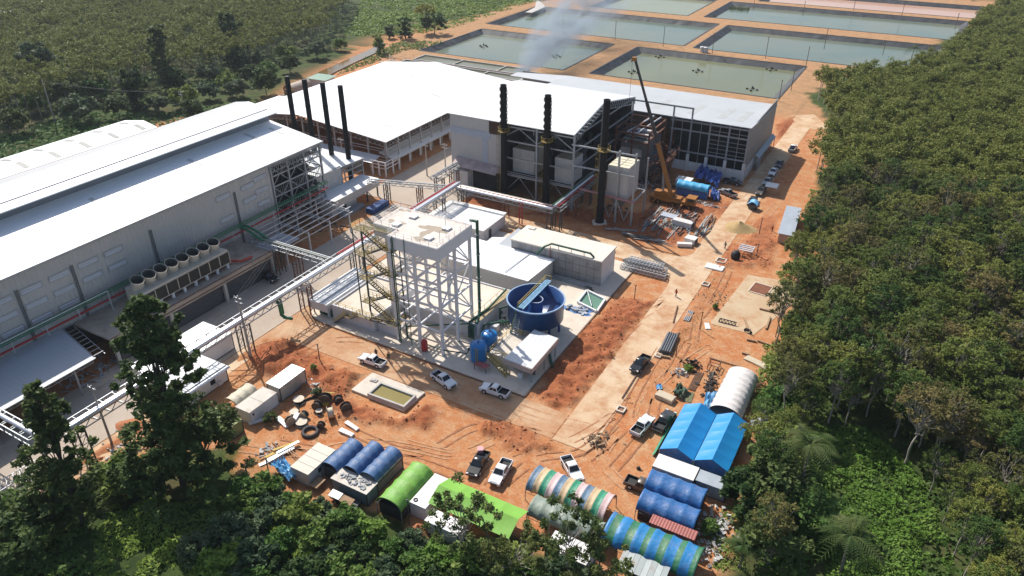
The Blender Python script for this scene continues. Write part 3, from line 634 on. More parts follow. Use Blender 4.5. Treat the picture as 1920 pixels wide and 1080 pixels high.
t = thing('shaded_canopy', 'narrow white canopy in the shade of the wide warehouse gable', 'canopy', (-148,155,0))
mb = MB(); mb.sheet((-160,154.6,3.7),(-133,154.6,3.7),(-133,158.4,4.7),(-160,158.4,4.7), .12); mb.build('roof', WHITE_ROOF_X, t)
mb = MB()
for x in np.arange(-159,-133,5): mb.bar((x,155.2,0),(x,155.2,3.7),.3)
mb.build('post', STEEL, t)
t = thing('corner_gallery', 'white open timberlike rails wrapping the front corner of the warehouse', 'railing', (-130,156,0)); t['label'] = 'white post and rail frame wrapping the front corner of the wide warehouse'
mb = MB()
for p in ((-133.5,155.2),(-131.2,155.2),(-128.8,155.2),(-128.8,158.6),(-128.8,161.5)): mb.bar((*p,0),(*p,4.4),.35)
for z in (2.4,3.4,4.3): mb.bar((-134,155.2,z),(-128.8,155.2,z),.2); mb.bar((-128.8,155.2,z),(-128.8,161.8,z),.2)
mb.build('rails', M('white_rail', (.68,.68,.68)), t)
mb = MB(); mb.sheet((-194,165,8),(-187.6,165,8.2),(-187.6,181,8.2),(-194,181,8), .15); mb.box(-193.6,-188,165.4,180.6,0,7.8)
one('low_shed', mb, WHITE_ROOF, 'small white flat-roofed shed at the far left corner of the wide warehouse', 'shed')
t = thing('pump_shed', 'small arched brown shed beside the canal behind the slim chimneys', 'shed', W(560,172))
p = W(560,172); mb = MB()
mb.grid(lambda u, v: Vector((p.x-3+6*math.cos(math.pi*(1-u))*-.5+3, p.y-5+10*v, 1.6+2.2*math.sin(math.pi*u))), 10, 2); mb.box(p.x-2.9,p.x+2.9,p.y-4.8,p.y-4.6,0,1.7); mb.build('arched_roof', M('brown_tarp', (.33,.26,.2)), t)
mb = MB()
for a in (-2.9,2.9):
    for b_ in (-4.5,0,4.5): mb.bar((p.x+a,p.y+b_,0),(p.x+a,p.y+b_,1.7),.2)
mb.build('post', WOOD, t)
p = W(605,160); t = thing('green_roof_hut', 'small hut with a green sheet roof behind the slim chimneys', 'hut', p)
mb = MB(); mb.sheet((p.x-5,p.y-3.5,3),(p.x+5,p.y-3.5,3.2),(p.x+5,p.y+3.5,3.6),(p.x-5,p.y+3.5,3.4),.1); mb.build('roof', M('green_sheet', (.05,.17,.11), .5), t)
mb = MB(); mb.box(p.x-4,p.x+4,p.y-2.8,p.y+2.8,0,2.9); mb.build('wall', WHITE_WALL, t)
# ---- boiler house, its frame, silos and three big chimneys
t = thing('boiler_house', 'tall boiler house with white gable roof, beige left wall and open steel front', 'boiler house', (-90,180,0))
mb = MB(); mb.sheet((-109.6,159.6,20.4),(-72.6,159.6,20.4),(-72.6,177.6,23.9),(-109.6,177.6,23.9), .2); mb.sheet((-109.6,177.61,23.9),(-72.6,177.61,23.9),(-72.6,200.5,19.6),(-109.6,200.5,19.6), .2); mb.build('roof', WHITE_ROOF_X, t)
mb = MB(); mb.box(-109.2,-93.6,160,160.25,0,16.6); mb.box(-109.2,-97.2,160,160.25,16.65,20.2); mb.box(-109.2,-108.95,160.3,200,0,20); mb.build('wall', CLAD_X, t)
mb = MB(); mb.box(-109.15,-96.8,159.86,159.96,15.1,16.9); mb.box(-99.2,-97.6,159.9,159.97,6,15); mb.build('ventilation_band', M('blue_grey_sheet', (.42,.46,.53), .5, 0, .03, .4, rib=('Z', .4, .05)), t)
mb = MB()
for x in (-93.6,-83.2,-72.8): mb.bar((x,160.3,0),(x,160.3,20.2),.45); mb.bar((x,177.6,0),(x,177.6,23.4),.4); mb.bar((x,199.8,0),(x,199.8,19.4),.4)
for z in (6.2,11,15.6,19.4): mb.bar((-93.6,160.3,z),(-72.8,160.3,z),.3,.35); mb.bar((-72.8,160.3,z),(-72.8,199.8,z),.28,.34)
for x0, x1 in ((-93.6,-83.2),(-83.2,-72.8)): mb.bar((x0,160.4,0.2),((x0+x1)/2,160.4,6),.16); mb.bar((x1,160.4,.2),((x0+x1)/2,160.4,6),.16); mb.bar((x0,160.4,16),((x0+x1)/2,160.4,19.2),.2); mb.bar((x1,160.4,16),((x0+x1)/2,160.4,19.2),.2)
for xx in (-72.5,-78,-84): 
    mb.truss((xx,160,18.4),(xx,177.6,21.9),1.8,12,.16); mb.truss((xx,177.6,21.9),(xx,200.2,17.6),1.8,15,.16)
for y in np.arange(161,177,1.75): mb.bar((-74.5,y,20.3+(y-160)*.19),(-71.2,y,20.3+(y-160)*.19),.16,.22)
mb.build('steel_frame', STEEL, t)
mb = MB(); mb.box(-93,-74,160.6,184,6.0,6.3); mb.box(-93.2,-93,160.5,199,0,19.6); mb.box(-93,-73,199.2,199.4,0,19.4); mb.build('inner_floor', INNER_SHADE, t)
mb = MB()
for k in range(36):
    x, y = random.uniform(-91,-75), random.uniform(168,197); z = random.choice((.1,6.4,6.4,11)); mb.obox((x,y),0,random.uniform(1,4),random.uniform(1,4),z,z+random.uniform(1,4.5))
for k in range(14): x, y = random.uniform(-91,-75), random.uniform(170,196); mb.tube((x,y,6.4),(x,y,random.uniform(9,17)),random.uniform(.2,.7),8)
mb.build('machine', STEEL_D, t)
mb = MB(); mb.bar((-93.6,159.7,6.9),(-72.8,159.7,6.9),.1,.1); mb.bar((-93.6,159.7,7.4),(-72.8,159.7,7.4),.08); mb.build('guard_rail', STEEL_L, t)
mb = MB(); mb.sheet((-107.5,157.2,7.1),(-93.8,157.2,6.6),(-93.8,159.9,8.3),(-107.5,159.9,8.8), .1); mb.build('entrance_canopy', M('dusty_pink_sheet', (.38,.29,.27), .35, .2, .3, .6), t)
mb = MB(); mb.box(-102.4,-93.8,159.8,159.97,.1,6.1); mb.build('entrance_shade_panel', INNER_SHADE, t)  # flat panel painted dark for the shade inside the entrance
mb = MB(); mb.box(-107.6,-103,158,159.7,.05,5.6); mb.build('entrance_room', WHITE_WALL, t)
SILO = M('grey_white_panel_silo', (.46,.45,.44), .5, .1, .06, .3, rib=('X', 1.1, .04)); SILOTOP = M('dusty_silo_top', (.30,.25,.17), .9, 0, .3, .8)
for k, (x0,x1,y0,y1,z0,z1,lb) in enumerate(((-91.4,-84.9,162.4,168.4,6.6,13.0,'square grey panel silo at the left inside the boiler house front'),(-78.6,-73.6,161.6,167.6,6.6,13.0,'square grey panel silo behind the middle big chimney'),(-63.3,-57.8,159.6,166.5,6.6,14.4,'square pale silo with sunlit cream top on its own frame right of the big chimneys'))):
    s = thing('silo', lb, 'silo', ((x0+x1)/2,(y0+y1)/2,z0), 0, 'square silos of the boiler plant')
    mb = MB(); mb.box(x0,x1,y0,y1,z0,z1); mb.build('body', SILO, s)
    mb = MB(); mb.box(x0+.1,x1-.1,y0+.1,y1-.1,z1+.005,z1+.12)
    for q in range(1,4): mb.bar((x0+.1,y0+(y1-y0)*q/4,z1+.16),(x1-.1,y0+(y1-y0)*q/4,z1+.16),.12,.1)
    mb.bar(((x0+x1)/2,y0+.1,z1+.19),((x0+x1)/2,y1-.1,z1+.19),.12,.1)
    mb.build('top', SILOTOP if k < 2 else M('cream_silo_top', (.66,.60,.45), .8, 0, .15, .8), s)
    if k == 2:
        mb = MB(); cx, cy = (x0+x1)/2, (y0+y1)/2
        mb.add([(x0,y0,z0),(x1,y0,z0),(x1,y1,z0),(x0,y1,z0),(cx-.5,cy-.5,3),(cx+.5,cy-.5,3),(cx+.5,cy+.5,3),(cx-.5,cy+.5,3)], [(0,1,5,4),(1,2,6,5),(2,3,7,6),(3,0,4,7)]); mb.build('hopper', STEEL, s)
t = thing('silo_gantry', 'grey steel frame with a pink cross beam around the pale sunlit silo', 'steel frame', (-62,158.4,0))
mb = MB()
for x in (-64.2,-60.2,-56): mb.bar((x,158.8,0),(x,158.8,18.8),.42)
for y in (167.5,): 
    for x in (-64.2,-56): mb.bar((x,y,0),(x,y,15),.35); 
for z in (18.2,12.9): mb.bar((-72.8,158.9,z),(-56,158.9,z),.3,.34)
for z in (6.4,): mb.bar((-64.2,167.5,z),(-56,167.5,z),.3); mb.bar((-56,158.8,z),(-56,167.5,z),.3); mb.bar((-64.2,158.8,z),(-64.2,167.5,z),.3)
for (a,b_) in (((-64.2,6.2),(-62,1)),((-60.2,6.2),(-62,1)),((-60.2,6.2),(-58,1)),((-56,6.2),(-58,1))): mb.bar((a[0],159,a[1]),(b_[0],159,b_[1]),.18)
mb.build('steel_frame', STEEL, t); mb = MB(); mb.bar((-70,158.6,7.2),(-55.4,158.6,6.6),.4,.36); mb.build('pink_beam', M('pink_primer', (.42,.20,.21)), t)
OCHRE = M('dull_ochre_rail', (.26,.18,.035), .6, 0, .2, 1.)
def big_chimney(x, y, h, strakes, label):
    c = thing('big_chimney', label, 'chimney', (x,y,0), 0, 'three big black chimneys of the boiler plant')
    mb = MB(); mb.lathe((x,y,0),[(1.25,0),(1.2,.35),(1.0,1.4),(.86,5),(.80,h*.6),(.78,h-.3),(.82,h),(.68,h),(.66,h-.5)],18,caps=(True,True)); st = mb.build('stack', CHIM, c)
    if strakes:
        for s in range(3):
            mb = MB()
            for k in range(36):
                a0 = s*2.094+k*.35; z0 = h*.64+k*(h*.34/36)
                p0 = Vector((x+math.cos(a0)*.95,y+math.sin(a0)*.95,z0)); a1 = a0+.36; p1 = Vector((x+math.cos(a1)*.95,y+math.sin(a1)*.95,z0+h*.34/36))
                mb.bar(p0,p1,.1,.34)
            mb.build('helical_strake', CHIM, c)
    zp = h*.61; mb = MB()
    mb.lathe((x,y,zp),[(.8,0),(1.55,0),(1.55,.1),(.8,.1)],16,False,(False,False))
    for z in (.55,1.1):
        for k in range(16): a = k*math.pi/8; mb.bar((x+1.5*math.cos(a),y+1.5*math.sin(a),zp+z),(x+1.5*math.cos(a+.393),y+1.5*math.sin(a+.393),zp+z),.07)
    for k in range(0,16,2): a = k*math.pi/8; mb.bar((x+1.5*math.cos(a),y+1.5*math.sin(a),zp),(x+1.5*math.cos(a),y+1.5*math.sin(a),zp+1.1),.07)
    mb.build('platform_rail', OCHRE, c); mb = MB()
    lx0, ly0 = x-1.0, y-.62
    for q in (-.22,.22): mb.bar((lx0+q,ly0-q*.6,1),(lx0+q,ly0-q*.6,zp+.3),.06)
    for k in range(int(zp/.8)): mb.bar((lx0-.22,ly0+.13,1+k*.8),(lx0+.22,ly0-.13,1+k*.8),.04)
    for k in range(int(zp/2)-1):
        z = 3+k*2
        for q in range(6): a0 = 2.3+q*math.pi/5.5; a1 = a0+math.pi/5.5; mb.bar((lx0-.2+.4*math.cos(a0),ly0-.15+.4*math.sin(a0),z),(lx0-.2+.4*math.cos(a1),ly0-.15+.4*math.sin(a1),z),.05)
    mb.bar((lx0-.6,ly0-.25,3),(lx0-.6,ly0-.25,zp),.045)
    mb.build('caged_ladder', OCHRE, c)
    mb = MB(); mb.prism([(x+2*math.cos(k*math.pi/3),y+2*math.sin(k*math.pi/3)) for k in range(6)],-.2,.5); mb.build('footing', CONC_L, c)
big_chimney(-91.9,158.6,30.4,True,'big black chimney with wavy strakes nearest the beige boiler house wall')
big_chimney(-79.4,158.4,29.6,True,'big black chimney with wavy strakes in the middle of the three')
big_chimney(-63.4,156.6,31.2,False,'big smooth black chimney on the right, beside the pale sunlit silo')
# boiler with rust red roof frames in the open bay
t = thing('boiler_unit', 'half-built boiler block with rust red roof frames behind the crane boom', 'boiler', (-67,193,0))
mb = MB(); mb.box(-71.6,-62.6,187,199,0,7); mb.box(-71,-63.2,187.6,198.5,7,11.4); mb.build('body', M('boiler_body', (.17,.165,.16), .7, .1, .35, .5, dirt=(.1,.06,.04)), t)
mb = MB(); mb.sheet((-71.4,186.9,7.2),(-64.5,186.9,7.2),(-65.6,188.5,11.6),(-70.3,188.5,11.6),.2); mb.build('dusty_hopper', M('dusty_hopper', (.42,.38,.34), .7, 0, .3, .8), t)
mb = MB()
for z in (12.2,14.4):
    for (x0,y0,x1,y1) in ((-72.4,187,-62.8,187),(-72.4,200,-62.8,200),(-72.4,187,-72.4,200),(-62.8,187,-62.8,200),(-72.4,191.5,-62.8,191.5),(-67.6,187,-67.6,200)): mb.bar((x0,y0,z-(1 if y0 == y1 == 187 else 0)),(x1,y1,z-(1 if y0 == y1 == 187 else 0)),.4,.45)
for x in (-72.4,-67.6,-62.8):
    for y in (187,200): mb.bar((x,y,0),(x,y,14.4),.4)
mb.build('rust_frame', RUST, t)
mb = MB(); mb.tube((-70,189,13),(-66,199,15.4),.22); mb.tube((-67,188,13.2),(-63.6,198,15.6),.22); mb.tube((-69.5,190,12.3),(-64,190,12.3),.55,10); mb.tube((-69,194,12.2),(-64,194,12.2),.7,10); mb.build('steam_pipes', STEEL_L, t)
mb = MB()
for k in range(60):
    x, y, z = random.uniform(-62.5,-58), random.uniform(184,200), random.uniform(.2,9); mb.bar((x,y,z),(x+random.uniform(-2,2),y+random.uniform(-3,3),z+random.uniform(-1.5,1.5)),random.uniform(.12,.4))
for k in range(10): mb.tube((-58.5+random.uniform(-1,1),187+k*1.1,2+k*.5),(-57.5,188+k,7),.5,8)
mb.build('scaffold_clutter', RUST, t)
# back building with open framed front
t = thing('framed_building', 'long grey-white roofed building with open framed dark front, near the pond bank', 'building', (-75,218,0))
mb = MB(); mb.sheet((-110,201.2,15.4),(-39.2,201.2,15.4),(-39.2,235.5,12.9),(-110,235.5,12.9), .2); mb.sheet((-129.5,228.4,12.2),(-110.02,222,13.9),(-110.02,235.5,12.9),(-129.5,233.5,12.2), .2); mb.build('roof', GREY_ROOF_X, t)
mb = MB()
for x in (-70,-59,-50.5,-45): mb.sheet((x,207,15.0),(x+2.2,207,15.0),(x+2.2,221,13.98),(x,221,13.98),.02)
mb.build('skylight_strip', M('grey_patch_sheet', (.40,.41,.40), .6), t)
mb = MB(); mb.box(-39.6,-39.4,202,235,3.5,15.1-.2); mb.box(-128,-39.7,234.8,235,0,12.6); mb.build('wall', M('grey_end_cladding', (.30,.30,.29), .6, 0, .1, .3, rib=('Z', .6, .04)), t)
mb = MB(); mb.box(-62.3,-39.5,202,202.3,0,2.7); mb.box(-39.6,-39.3,202.4,235,0,3.4); mb.build('low_wall', WHITE_WALL, t)
mb = MB()
for x in (-61.2,-55.8,-50.4,-45,-39.7): mb.box(x-.42,x+.42,201.45,201.95,0,5)
mb.build('column_base', WHITE_WALL, t)
mb = MB()
for x in (-50.4,-45,-39.7): mb.bar((x,201.7,5),(x,201.7,15.1),.4)
for z in (5.6,11.8,14.4): mb.bar((-62,201.9,z),(-39.6,201.9,z),.3,.4)
for z in (6.6,7.8,9,10.2,12.8): mb.bar((-50.4,202,z),(-39.6,202,z),.12)
for x in (-47.7,-42.3,-53,-58.5): mb.bar((x,202,2.7),(x,202,15),.14)
for x in (-61.2,-55.8): mb.bar((x,201.7,5),(x,201.7,18.3),.42)
mb.bar((-76.4,201.6,18.3),(-55.5,201.6,18.3),.4,.44); mb.bar((-76.4,201.6,0),(-76.4,201.6,18.3),.42)
mb.truss((-39.8,202,13.6),(-39.8,235,11.4),1,16,.12); mb.build('steel_frame', STEEL, t)
mb = MB(); mb.box(-62,-40,208,208.3,0,14.6); mb.box(-62,-40.2,202.5,207.9,5.2,5.4); mb.build('inner_wall', INNER_SHADE, t)
mb = MB(); mb.box(-40.5,-39.35,204,206,.1,3); mb.build('side_door', STEEL_D, t)
t = thing('side_lean_to', 'narrow pale lean-to along the shaded right wall of the back building', 'lean-to', (-38,222,0))
mb = MB(); mb.sheet((-39.2,213,4.0),(-37.9,213,3.2),(-37.9,235,3.2),(-39.2,235,4.0),.1); mb.build('roof', STEEL, t)
mb = MB()
for y in np.arange(211.5,235,4.5): mb.bar((-38.1,y,0),(-38.1,y,3.2),.16)
mb.build('post', STEEL, t); mb = MB(); mb.box(-38.0,-37.9,212,216,.2,2.8); mb.build('end_panel', M('grey_panel', (.4,.41,.42)), t)
# ================================================================= APRON: tower, basins, tanks, pipes
TOWER = M('tower_white_paint', (.72,.71,.72), .7, 0, .05, .3)
t = thing('water_tower', 'white elevated concrete water tank on a lattice of columns, stained flat top', 'water tower', (-73.5,96,0))
mb = MB(); mb.prism([(-81.4,101.4),(-81.4,93.2),(-76.2,93.2),(-76.2,90.4),(-65.5,90.4),(-65.5,101.4)],19.9,22.3); mb.build('tank', TOWER, t)
mb = MB(); mb.prism([(-81.3,101.3),(-81.3,93.3),(-76.1,93.3),(-76.1,90.5),(-65.6,90.5),(-65.6,101.3)],22.305,22.36); top = mb.build('tank_top', M('tank_top_concrete', (.66,.59,.53), .85, 0, .06, .5, dirt=(.5,.40,.33), dscale=.3, damt=.5), t)
def blob(cx, cy, rx, ry, z, seed, n=40, rot=0):
    r_ = random.Random(seed); ph = [r_.uniform(0,6.28) for _ in range(5)]; P = []
    for i in range(n):
        a = 6.283*i/n; k = 1+.22*math.sin(2*a+ph[0])+.2*math.sin(3*a+ph[1])+.13*math.sin(5*a+ph[2])+.07*math.sin(9*a+ph[3])
        x, y = rx*k*math.cos(a), ry*k*math.sin(a); P.append((cx+x*math.cos(rot)-y*math.sin(rot), cy+x*math.sin(rot)+y*math.cos(rot), z))
    return P
mb = MB(); mb.poly(blob(-70.4,96.6,2.3,1.2,22.364,3)); mb.poly(blob(-70.6,94.0,.9,2.4,22.368,5)); mb.poly(blob(-70.3,92.0,1.3,.6,22.372,7)); mb.poly(blob(-77.9,95.4,1.5,1.0,22.364,8)); mb.poly(blob(-80.2,100.2,.8,.4,22.364,9)); mb.poly(blob(-78.9,100.5,.7,.3,22.368,12))
EACH.add('damp_stain'); mb.build('damp_stain', M('damp_concrete', (.33,.26,.19), .7, 0, .12, 1.), top)
for (x,y) in ((-76.4,98.7),(-68.4,97.6),(-77.2,94.6),(-69.0,92.9)):
    mb = MB(); mb.box(x-.65,x+.65,y-.65,y+.65,22.3,22.62); mb.box(x-.75,x+.75,y-.75,y+.75,22.63,22.72); mb.build('hatch_cover', M('white_hatch', (.78,.77,.75), .7) if 'white_hatch' not in bpy.data.materials else bpy.data.materials['white_hatch'], t)
mb = MB(); xs = (-65.95,-71.0,-76.1,-81.0); ys = (90.9,96.0,101.0)
for x in xs:
    for y in ys:
        if not (x < -80 and y < 92) and not (95 < y < 97 and -77 < x < -70): mb.bar((x,y,0),(x,y,19.9),.48,.48)
mb.build('column', TOWER, t) if False else None
EACH.add('column'); mb.build('column', TOWER, t)
mb = MB()
for z in (5.0,10.0,14.9):
    for y in ys: mb.bar((xs[3] if y > 92 else xs[2],y,z),(xs[0],y,z),.28,.38)
    for x in xs: mb.bar((x,ys[0] if x > -80 else ys[1],z+.02),(x,ys[2],z+.02),.26,.36)
mb.build('tie_beams', TOWER, t)
mb = MB()
for (z0,z1,fl) in ((5,10,0),(10,14.9,1),(14.9,19.9,0)):
    for (x0,y0,x1,y1) in ((xs[0],ys[0],xs[0],ys[1]),(xs[0],ys[1],xs[0],ys[2]),(xs[2],ys[0],xs[1],ys[0]),(xs[3],ys[2],xs[2],ys[2]),(xs[1],ys[2],xs[0],ys[2])):
        a, b_ = (V3(x0,y0,z0), V3(x1,y1,z1)) if fl else (V3(x1,y1,z0), V3(x0,y0,z1)); mb.bar(a, b_, .2, .2)
EACH.add('diagonal_brace'); mb.build('diagonal_brace', TOWER, t)
mb = MB(); E_ = [(-76.1,90.5),(-65.6,90.5),(-65.6,101.3),(-81.3,101.3),(-81.3,93.3),(-76.1,93.3)]
for a, b_ in zip(E_, E_[1:]+E_[:1]):
    d = V3(b_[0]-a[0], b_[1]-a[1], 0); k = max(1, int(d.length/1.6))
    for i in range(k): p = V3(*a,22.36)+d*(i/k); mb.bar(p, p+V3(0,0,1.0), .05)
    for z in (.5,1.0): mb.bar(V3(*a,22.36+z), V3(*b_,22.36+z), .045)
mb.bar((-66.8,95,22.36),(-66.8,95,26.4),.06); mb.bar((-66.4,92.5,22.36),(-66.4,92.5,24.6),.06); mb.build('hand_rail', STEEL_L, t)
mb = MB(); mb.bar((-72.5,90.3,22.6),(-72.5,90.2,0.2),.09); mb.bar((-74.9,90.2,22.6),(-74.9,90.2,.2),.14); mb.bar((-75.3,90.3,22),(-75.3,90.3,.2),.1); mb.build('down_pipe', DGREEN, t)
t = thing('tower_riser_pipe', 'tall dark green riser pipe climbing the back right corner of the white water tower', 'pipe', (-65,101.8,0))
mb = MB(); mb.path([(-66.5,102.3,22.6),(-65.0,102.3,22.7),(-65.0,102.3,4),(-64.6,101.4,3.4),(-63.4,98.6,3.4)],.3,9); mb.build('riser', DGREEN, t)
mb = MB()
for z in (6,11,16,20): mb.lathe((-65,102.3,z),[(.45,0),(.45,.14)],10)
mb.build('flange', STEEL, t)
# yellow zigzag stair
t = thing('tower_stair', 'yellow and dark steel zigzag stair climbing the left front of the white water tower', 'stair', (-79,91.6,0))
fl = MB(); yr = MB(); pl = MB()
def flight(a, b_, w=.9, side=(0,1,0)):
    a, b_ = V3(*a), V3(*b_); s = V3(*side)*w/2
    for k in (-1,1):
        fl.bar(a+s*k, b_+s*k, .07, .26)
        for z in (.5,1.0): yr.bar(a+s*k+V3(0,0,z), b_+s*k+V3(0,0,z), .06)
        m_ = max(2, int((b_-a).length/1.4))
        for i in range(m_+1): p = a.lerp(b_, i/m_)+s*k; yr.bar(p, p+V3(0,0,1), .06)
    n_ = int(abs(a.z-b_.z)/.24)+1
    for i in range(1, n_): p = a.lerp(b_, i/n_); fl.bar(p-s, p+s, .30, .05)
def landing(x0, x1, y0, y1, z, open_=()):
    pl.box(x0,x1,y0,y1,z-.1,z)
    for nm, a, b_ in (('s',(x0,y0),(x1,y0)),('e',(x1,y0),(x1,y1)),('n',(x0,y1),(x1,y1)),('w',(x0,y0),(x0,y1))):
        if nm in open_: continue
        for zz in (.5,1.0): yr.bar((*a,z+zz),(*b_,z+zz),.06)
        for k in range(3): q = V3(*a,z).lerp(V3(*b_,z),k/2); yr.bar(q,q+V3(0,0,1),.06)
zl = 21.6; landing(-84.4,-81.5,90.6,93.0,zl,'e'); pl.box(-81.5,-76.3,92.2,93.1,zl-.1,zl)
for zz in (.5,1.): yr.bar((-81.5,92.2,zl+zz),(-76.3,92.2,zl+zz),.06)
z = zl
for k in range(4):
    zr = z-2.6 if k else z-2.7; zn = zr-2.45
    flight((-82.2,91.1,z),(-77.6,91.1,zr)); landing(-77.6,-75.6,90.6,93.0,zr,'w')
    if k < 3: flight((-77.6,92.4,zr),(-82.2,92.4,zn)); landing(-84.2,-82.2,90.6,93.0,zn,'e')
    z = zn
flight((-77.8,90.0,zr),(-81.6,90.0,3.5)); pl.box(-77.8,-75.6,89.6,90.55,zr-.1,zr)
pl.box(-84.6,-81.6,89.55,90.4,3.4,3.5); flight((-84.6,90.0,3.5),(-86.6,90,2.2)); pl.box(-88,-86.6,89.55,90.4,2.1,2.2); flight((-88,90,2.2),(-90.6,89.6,.2))
for a in (-84.6,-81.6,-88,-86.6): yr.bar((a,89.6,2.2),(a,89.6,4.4),.07)
for zz in (4,4.5): yr.bar((-84.6,89.55,zz),(-81.6,89.55,zz),.06)
mb = MB()
for x, y in ((-84.3,90.7),(-84.3,92.9),(-75.7,90.7),(-75.7,92.9),(-82.1,90.7),(-77.7,92.9)): mb.bar((x,y,.1),(x,y,22.4 if x > -76 else 21.6),.16)
for zz in (8,13.5,18.5): mb.bar((-84.3,92.9,zz),(-75.7,92.9,zz),.14)
fl.build('flight', STEEL_D, t); yr.build('hand_rail', YELLOW, t); pl.build('landing', M('stair_grating', (.17,.14,.07), .7, 0, .3, 2.), t); mb.build('mast', M('dark_green_steel', (.03,.05,.045), .6), t)
# basins and pump houses under the tower
WW = M('apron_white_wall', (.56,.55,.57), .75, 0, .05, .4)
t = thing('settling_basin', 'low white walled basin with flat beige cover left of the water tower legs', 'basin', (-86.5,97,0))
mb = MB(); mb.box(-92,-81.6,90.6,90.9,.1,3.3); mb.box(-81.9,-81.6,90.95,104,.1,3.3); mb.box(-92,-91.7,90.95,104,.1,3.3); mb.box(-91.65,-81.95,103.7,104,.1,3.3); mb.build('wall', WW, t)
mb = MB(); mb.box(-91.65,-81.95,90.95,103.65,2.7,2.95); mb.build('cover', M('beige_screed', (.62,.55,.45), .85, 0, .1, .3, dirt=(.42,.32,.22), dscale=.25, damt=.7), t)
mb = MB(); mb.bar((-91.9,90.7,4.2),(-81.7,90.7,4.2),.06); mb.bar((-91.9,90.7,3.8),(-81.7,90.7,3.8),.06)
for k in range(7): mb.bar((-91.9+k*1.7,90.7,3.3),(-91.9+k*1.7,90.7,4.2),.06)
mb.build('hand_rail', YELLOW, t)
t = thing('pump_house', 'long white low pump house with a grey gutter strip down its roof', 'pump house', (-95,98,0))
mb = MB(); mb.box(-97.6,-92.5,89.9,104.8,2.9,3.15); mb.box(-97.6,-97.35,89.9,104.8,3.16,3.5); mb.box(-92.8,-92.5,89.9,104.8,3.16,3.5); mb.build('roof', M('white_membrane', (.78,.78,.77), .7, 0, .05, .4), t)
mb = MB(); mb.box(-96.2,-94.7,90,104.7,3.155,3.2); mb.box(-94.55,-94.3,90,104.7,3.155,3.35); mb.build('gutter_strip', M('grey_membrane', (.33,.36,.40), .6), t)
mb = MB(); mb.box(-97.4,-97.1,94.5,104.6,.1,2.85); mb.box(-97.5,-92.4,89.7,89.88,1.6,3.4); mb.box(-93,-92.7,90.2,104.6,.1,2.85); mb.build('wall', WW, t)
mb = MB()
for k in range(5): mb.lathe((-95.5+k*.7,91,.15),[(.35,0),(.35,1.2),(.2,1.5)],8)
mb.build('pump', DGREEN, t)
t = thing('open_pit', 'shallow open concrete pit framed by white beams at the foot of the zigzag stair', 'pit', (-78.8,96,0))
mb = MB(); mb.box(-81.4,-76.2,91.4,91.75,.1,2.1); mb.box(-76.5,-76.2,91.8,99.5,1.5,2.1); mb.box(-81.4,-76.2,99.55,99.9,.1,2.1); mb.build('wall', WW, t)
mb = MB(); mb.box(-81.35,-76.6,91.8,99.5,.17,.25); mb.build('floor', M('wet_floor', (.36,.29,.21), .4, 0, .2, .6), t)
t = thing('covered_basin', 'broad beige covered basin with white walls behind the water tower legs', 'basin', (-71,105,0))
mb = MB(); mb.box(-80,-63.2,98.4,98.7,.1,3.3); mb.box(-63.5,-63.2,98.75,112.6,.1,3.3); mb.box(-80,-79.7,98.75,112.6,.1,3.3); mb.box(-79.6,-63.6,112.3,112.6,.1,3.3); mb.build('wall', WW, t)
mb = MB(); mb.box(-79.65,-63.55,98.75,112.25,2.8,3.05); mb.build('cover', M('pale_screed', (.68,.60,.50), .85, 0, .08, .3, dirt=(.5,.4,.3), dscale=.2, damt=.4), t)
mb = MB(); mb.box(-64.8,-63.25,98.8,112,3.06,3.4)
for k in range(6): mb.bar((-64.8,99+k*2.4,3.4),(-64.8,99+k*2.4,4.3),.06)
mb.bar((-64.8,99,4.3),(-64.8,111,4.3),.06); mb.build('walkway', YELLOW if False else M('ochre_grating', (.42,.33,.18), .8, 0, .3, 1.), t)
t = thing('white_shed', 'long white mono-pitch shed with pale ribbed walls behind the tower', 'shed', (-72.5,121,0))
mb = MB(); mb.sheet((-83.6,115.2,5.0),(-61.4,115.2,4.8),(-61.4,127.6,4.0),(-83.6,127.6,4.2),.15); mb.build('roof', M('white_shed_roof', (.80,.81,.83), .5, 0, .02, .2, rib=('X', .9, .02)), t)
mb = MB(); mb.box(-83.2,-61.8,115.6,115.8,.1,4.68); mb.box(-62,-61.75,115.85,127.3,.1,3.9); mb.box(-83.2,-83,115.85,127.3,.1,3.9); mb.build('wall', M('cream_ribbed_wall', (.55,.52,.47), .6, 0, .04, .3, rib=('X', .5, .03)), t)
mb = MB(); mb.bar((-67.2,116,5.03),(-67.2,127,4.2),.22,.05); mb.build('ridge_strip', STEEL, t)
t = thing('concrete_tank', 'raw grey concrete block tank with beige top and a green pipe across it', 'tank', (-61.3,132,0))
mb = MB(); mb.box(-72.4,-50.8,127.9,128.3,.1,5.9); mb.box(-72.4,-72.1,128.32,135.6,.1,5.9); mb.box(-72,-50.8,135.3,135.6,.1,5.9); mb.build('raw_wall', M('raw_shuttered_concrete', (.33,.32,.31), .9, 0, .16, .6, dirt=(.2,.19,.18), dscale=.5, damt=.6), t)
mb = MB()
for k in range(13): mb.box(-72.3+k*1.66,-72.24+k*1.66,127.86,127.9,.3,5.8)
for z in (2,3.9): mb.box(-72.3,-51,127.85,127.89,z,z+.06)
mb.build('shutter_joint', M('dark_joint', (.19,.185,.18), .9), t)
mb = MB(); mb.box(-51.1,-50.75,128.32,135.28,.1,5.9); mb.build('white_end_wall', WHITE_WALL, t)
mb = MB(); mb.box(-72.6,-50.6,127.7,135.8,5.91,6.2); mb.build('cover', M('beige_tank_cover', (.68,.62,.54), .85, 0, .06, .4, dirt=(.5,.42,.33), dscale=.3, damt=.4), t)
mb = MB(); mb.box(-71.4,-70,134,135.2,6.2,6.4); mb.build('hatch', M('hatch_beige', (.6,.55,.48)), t)
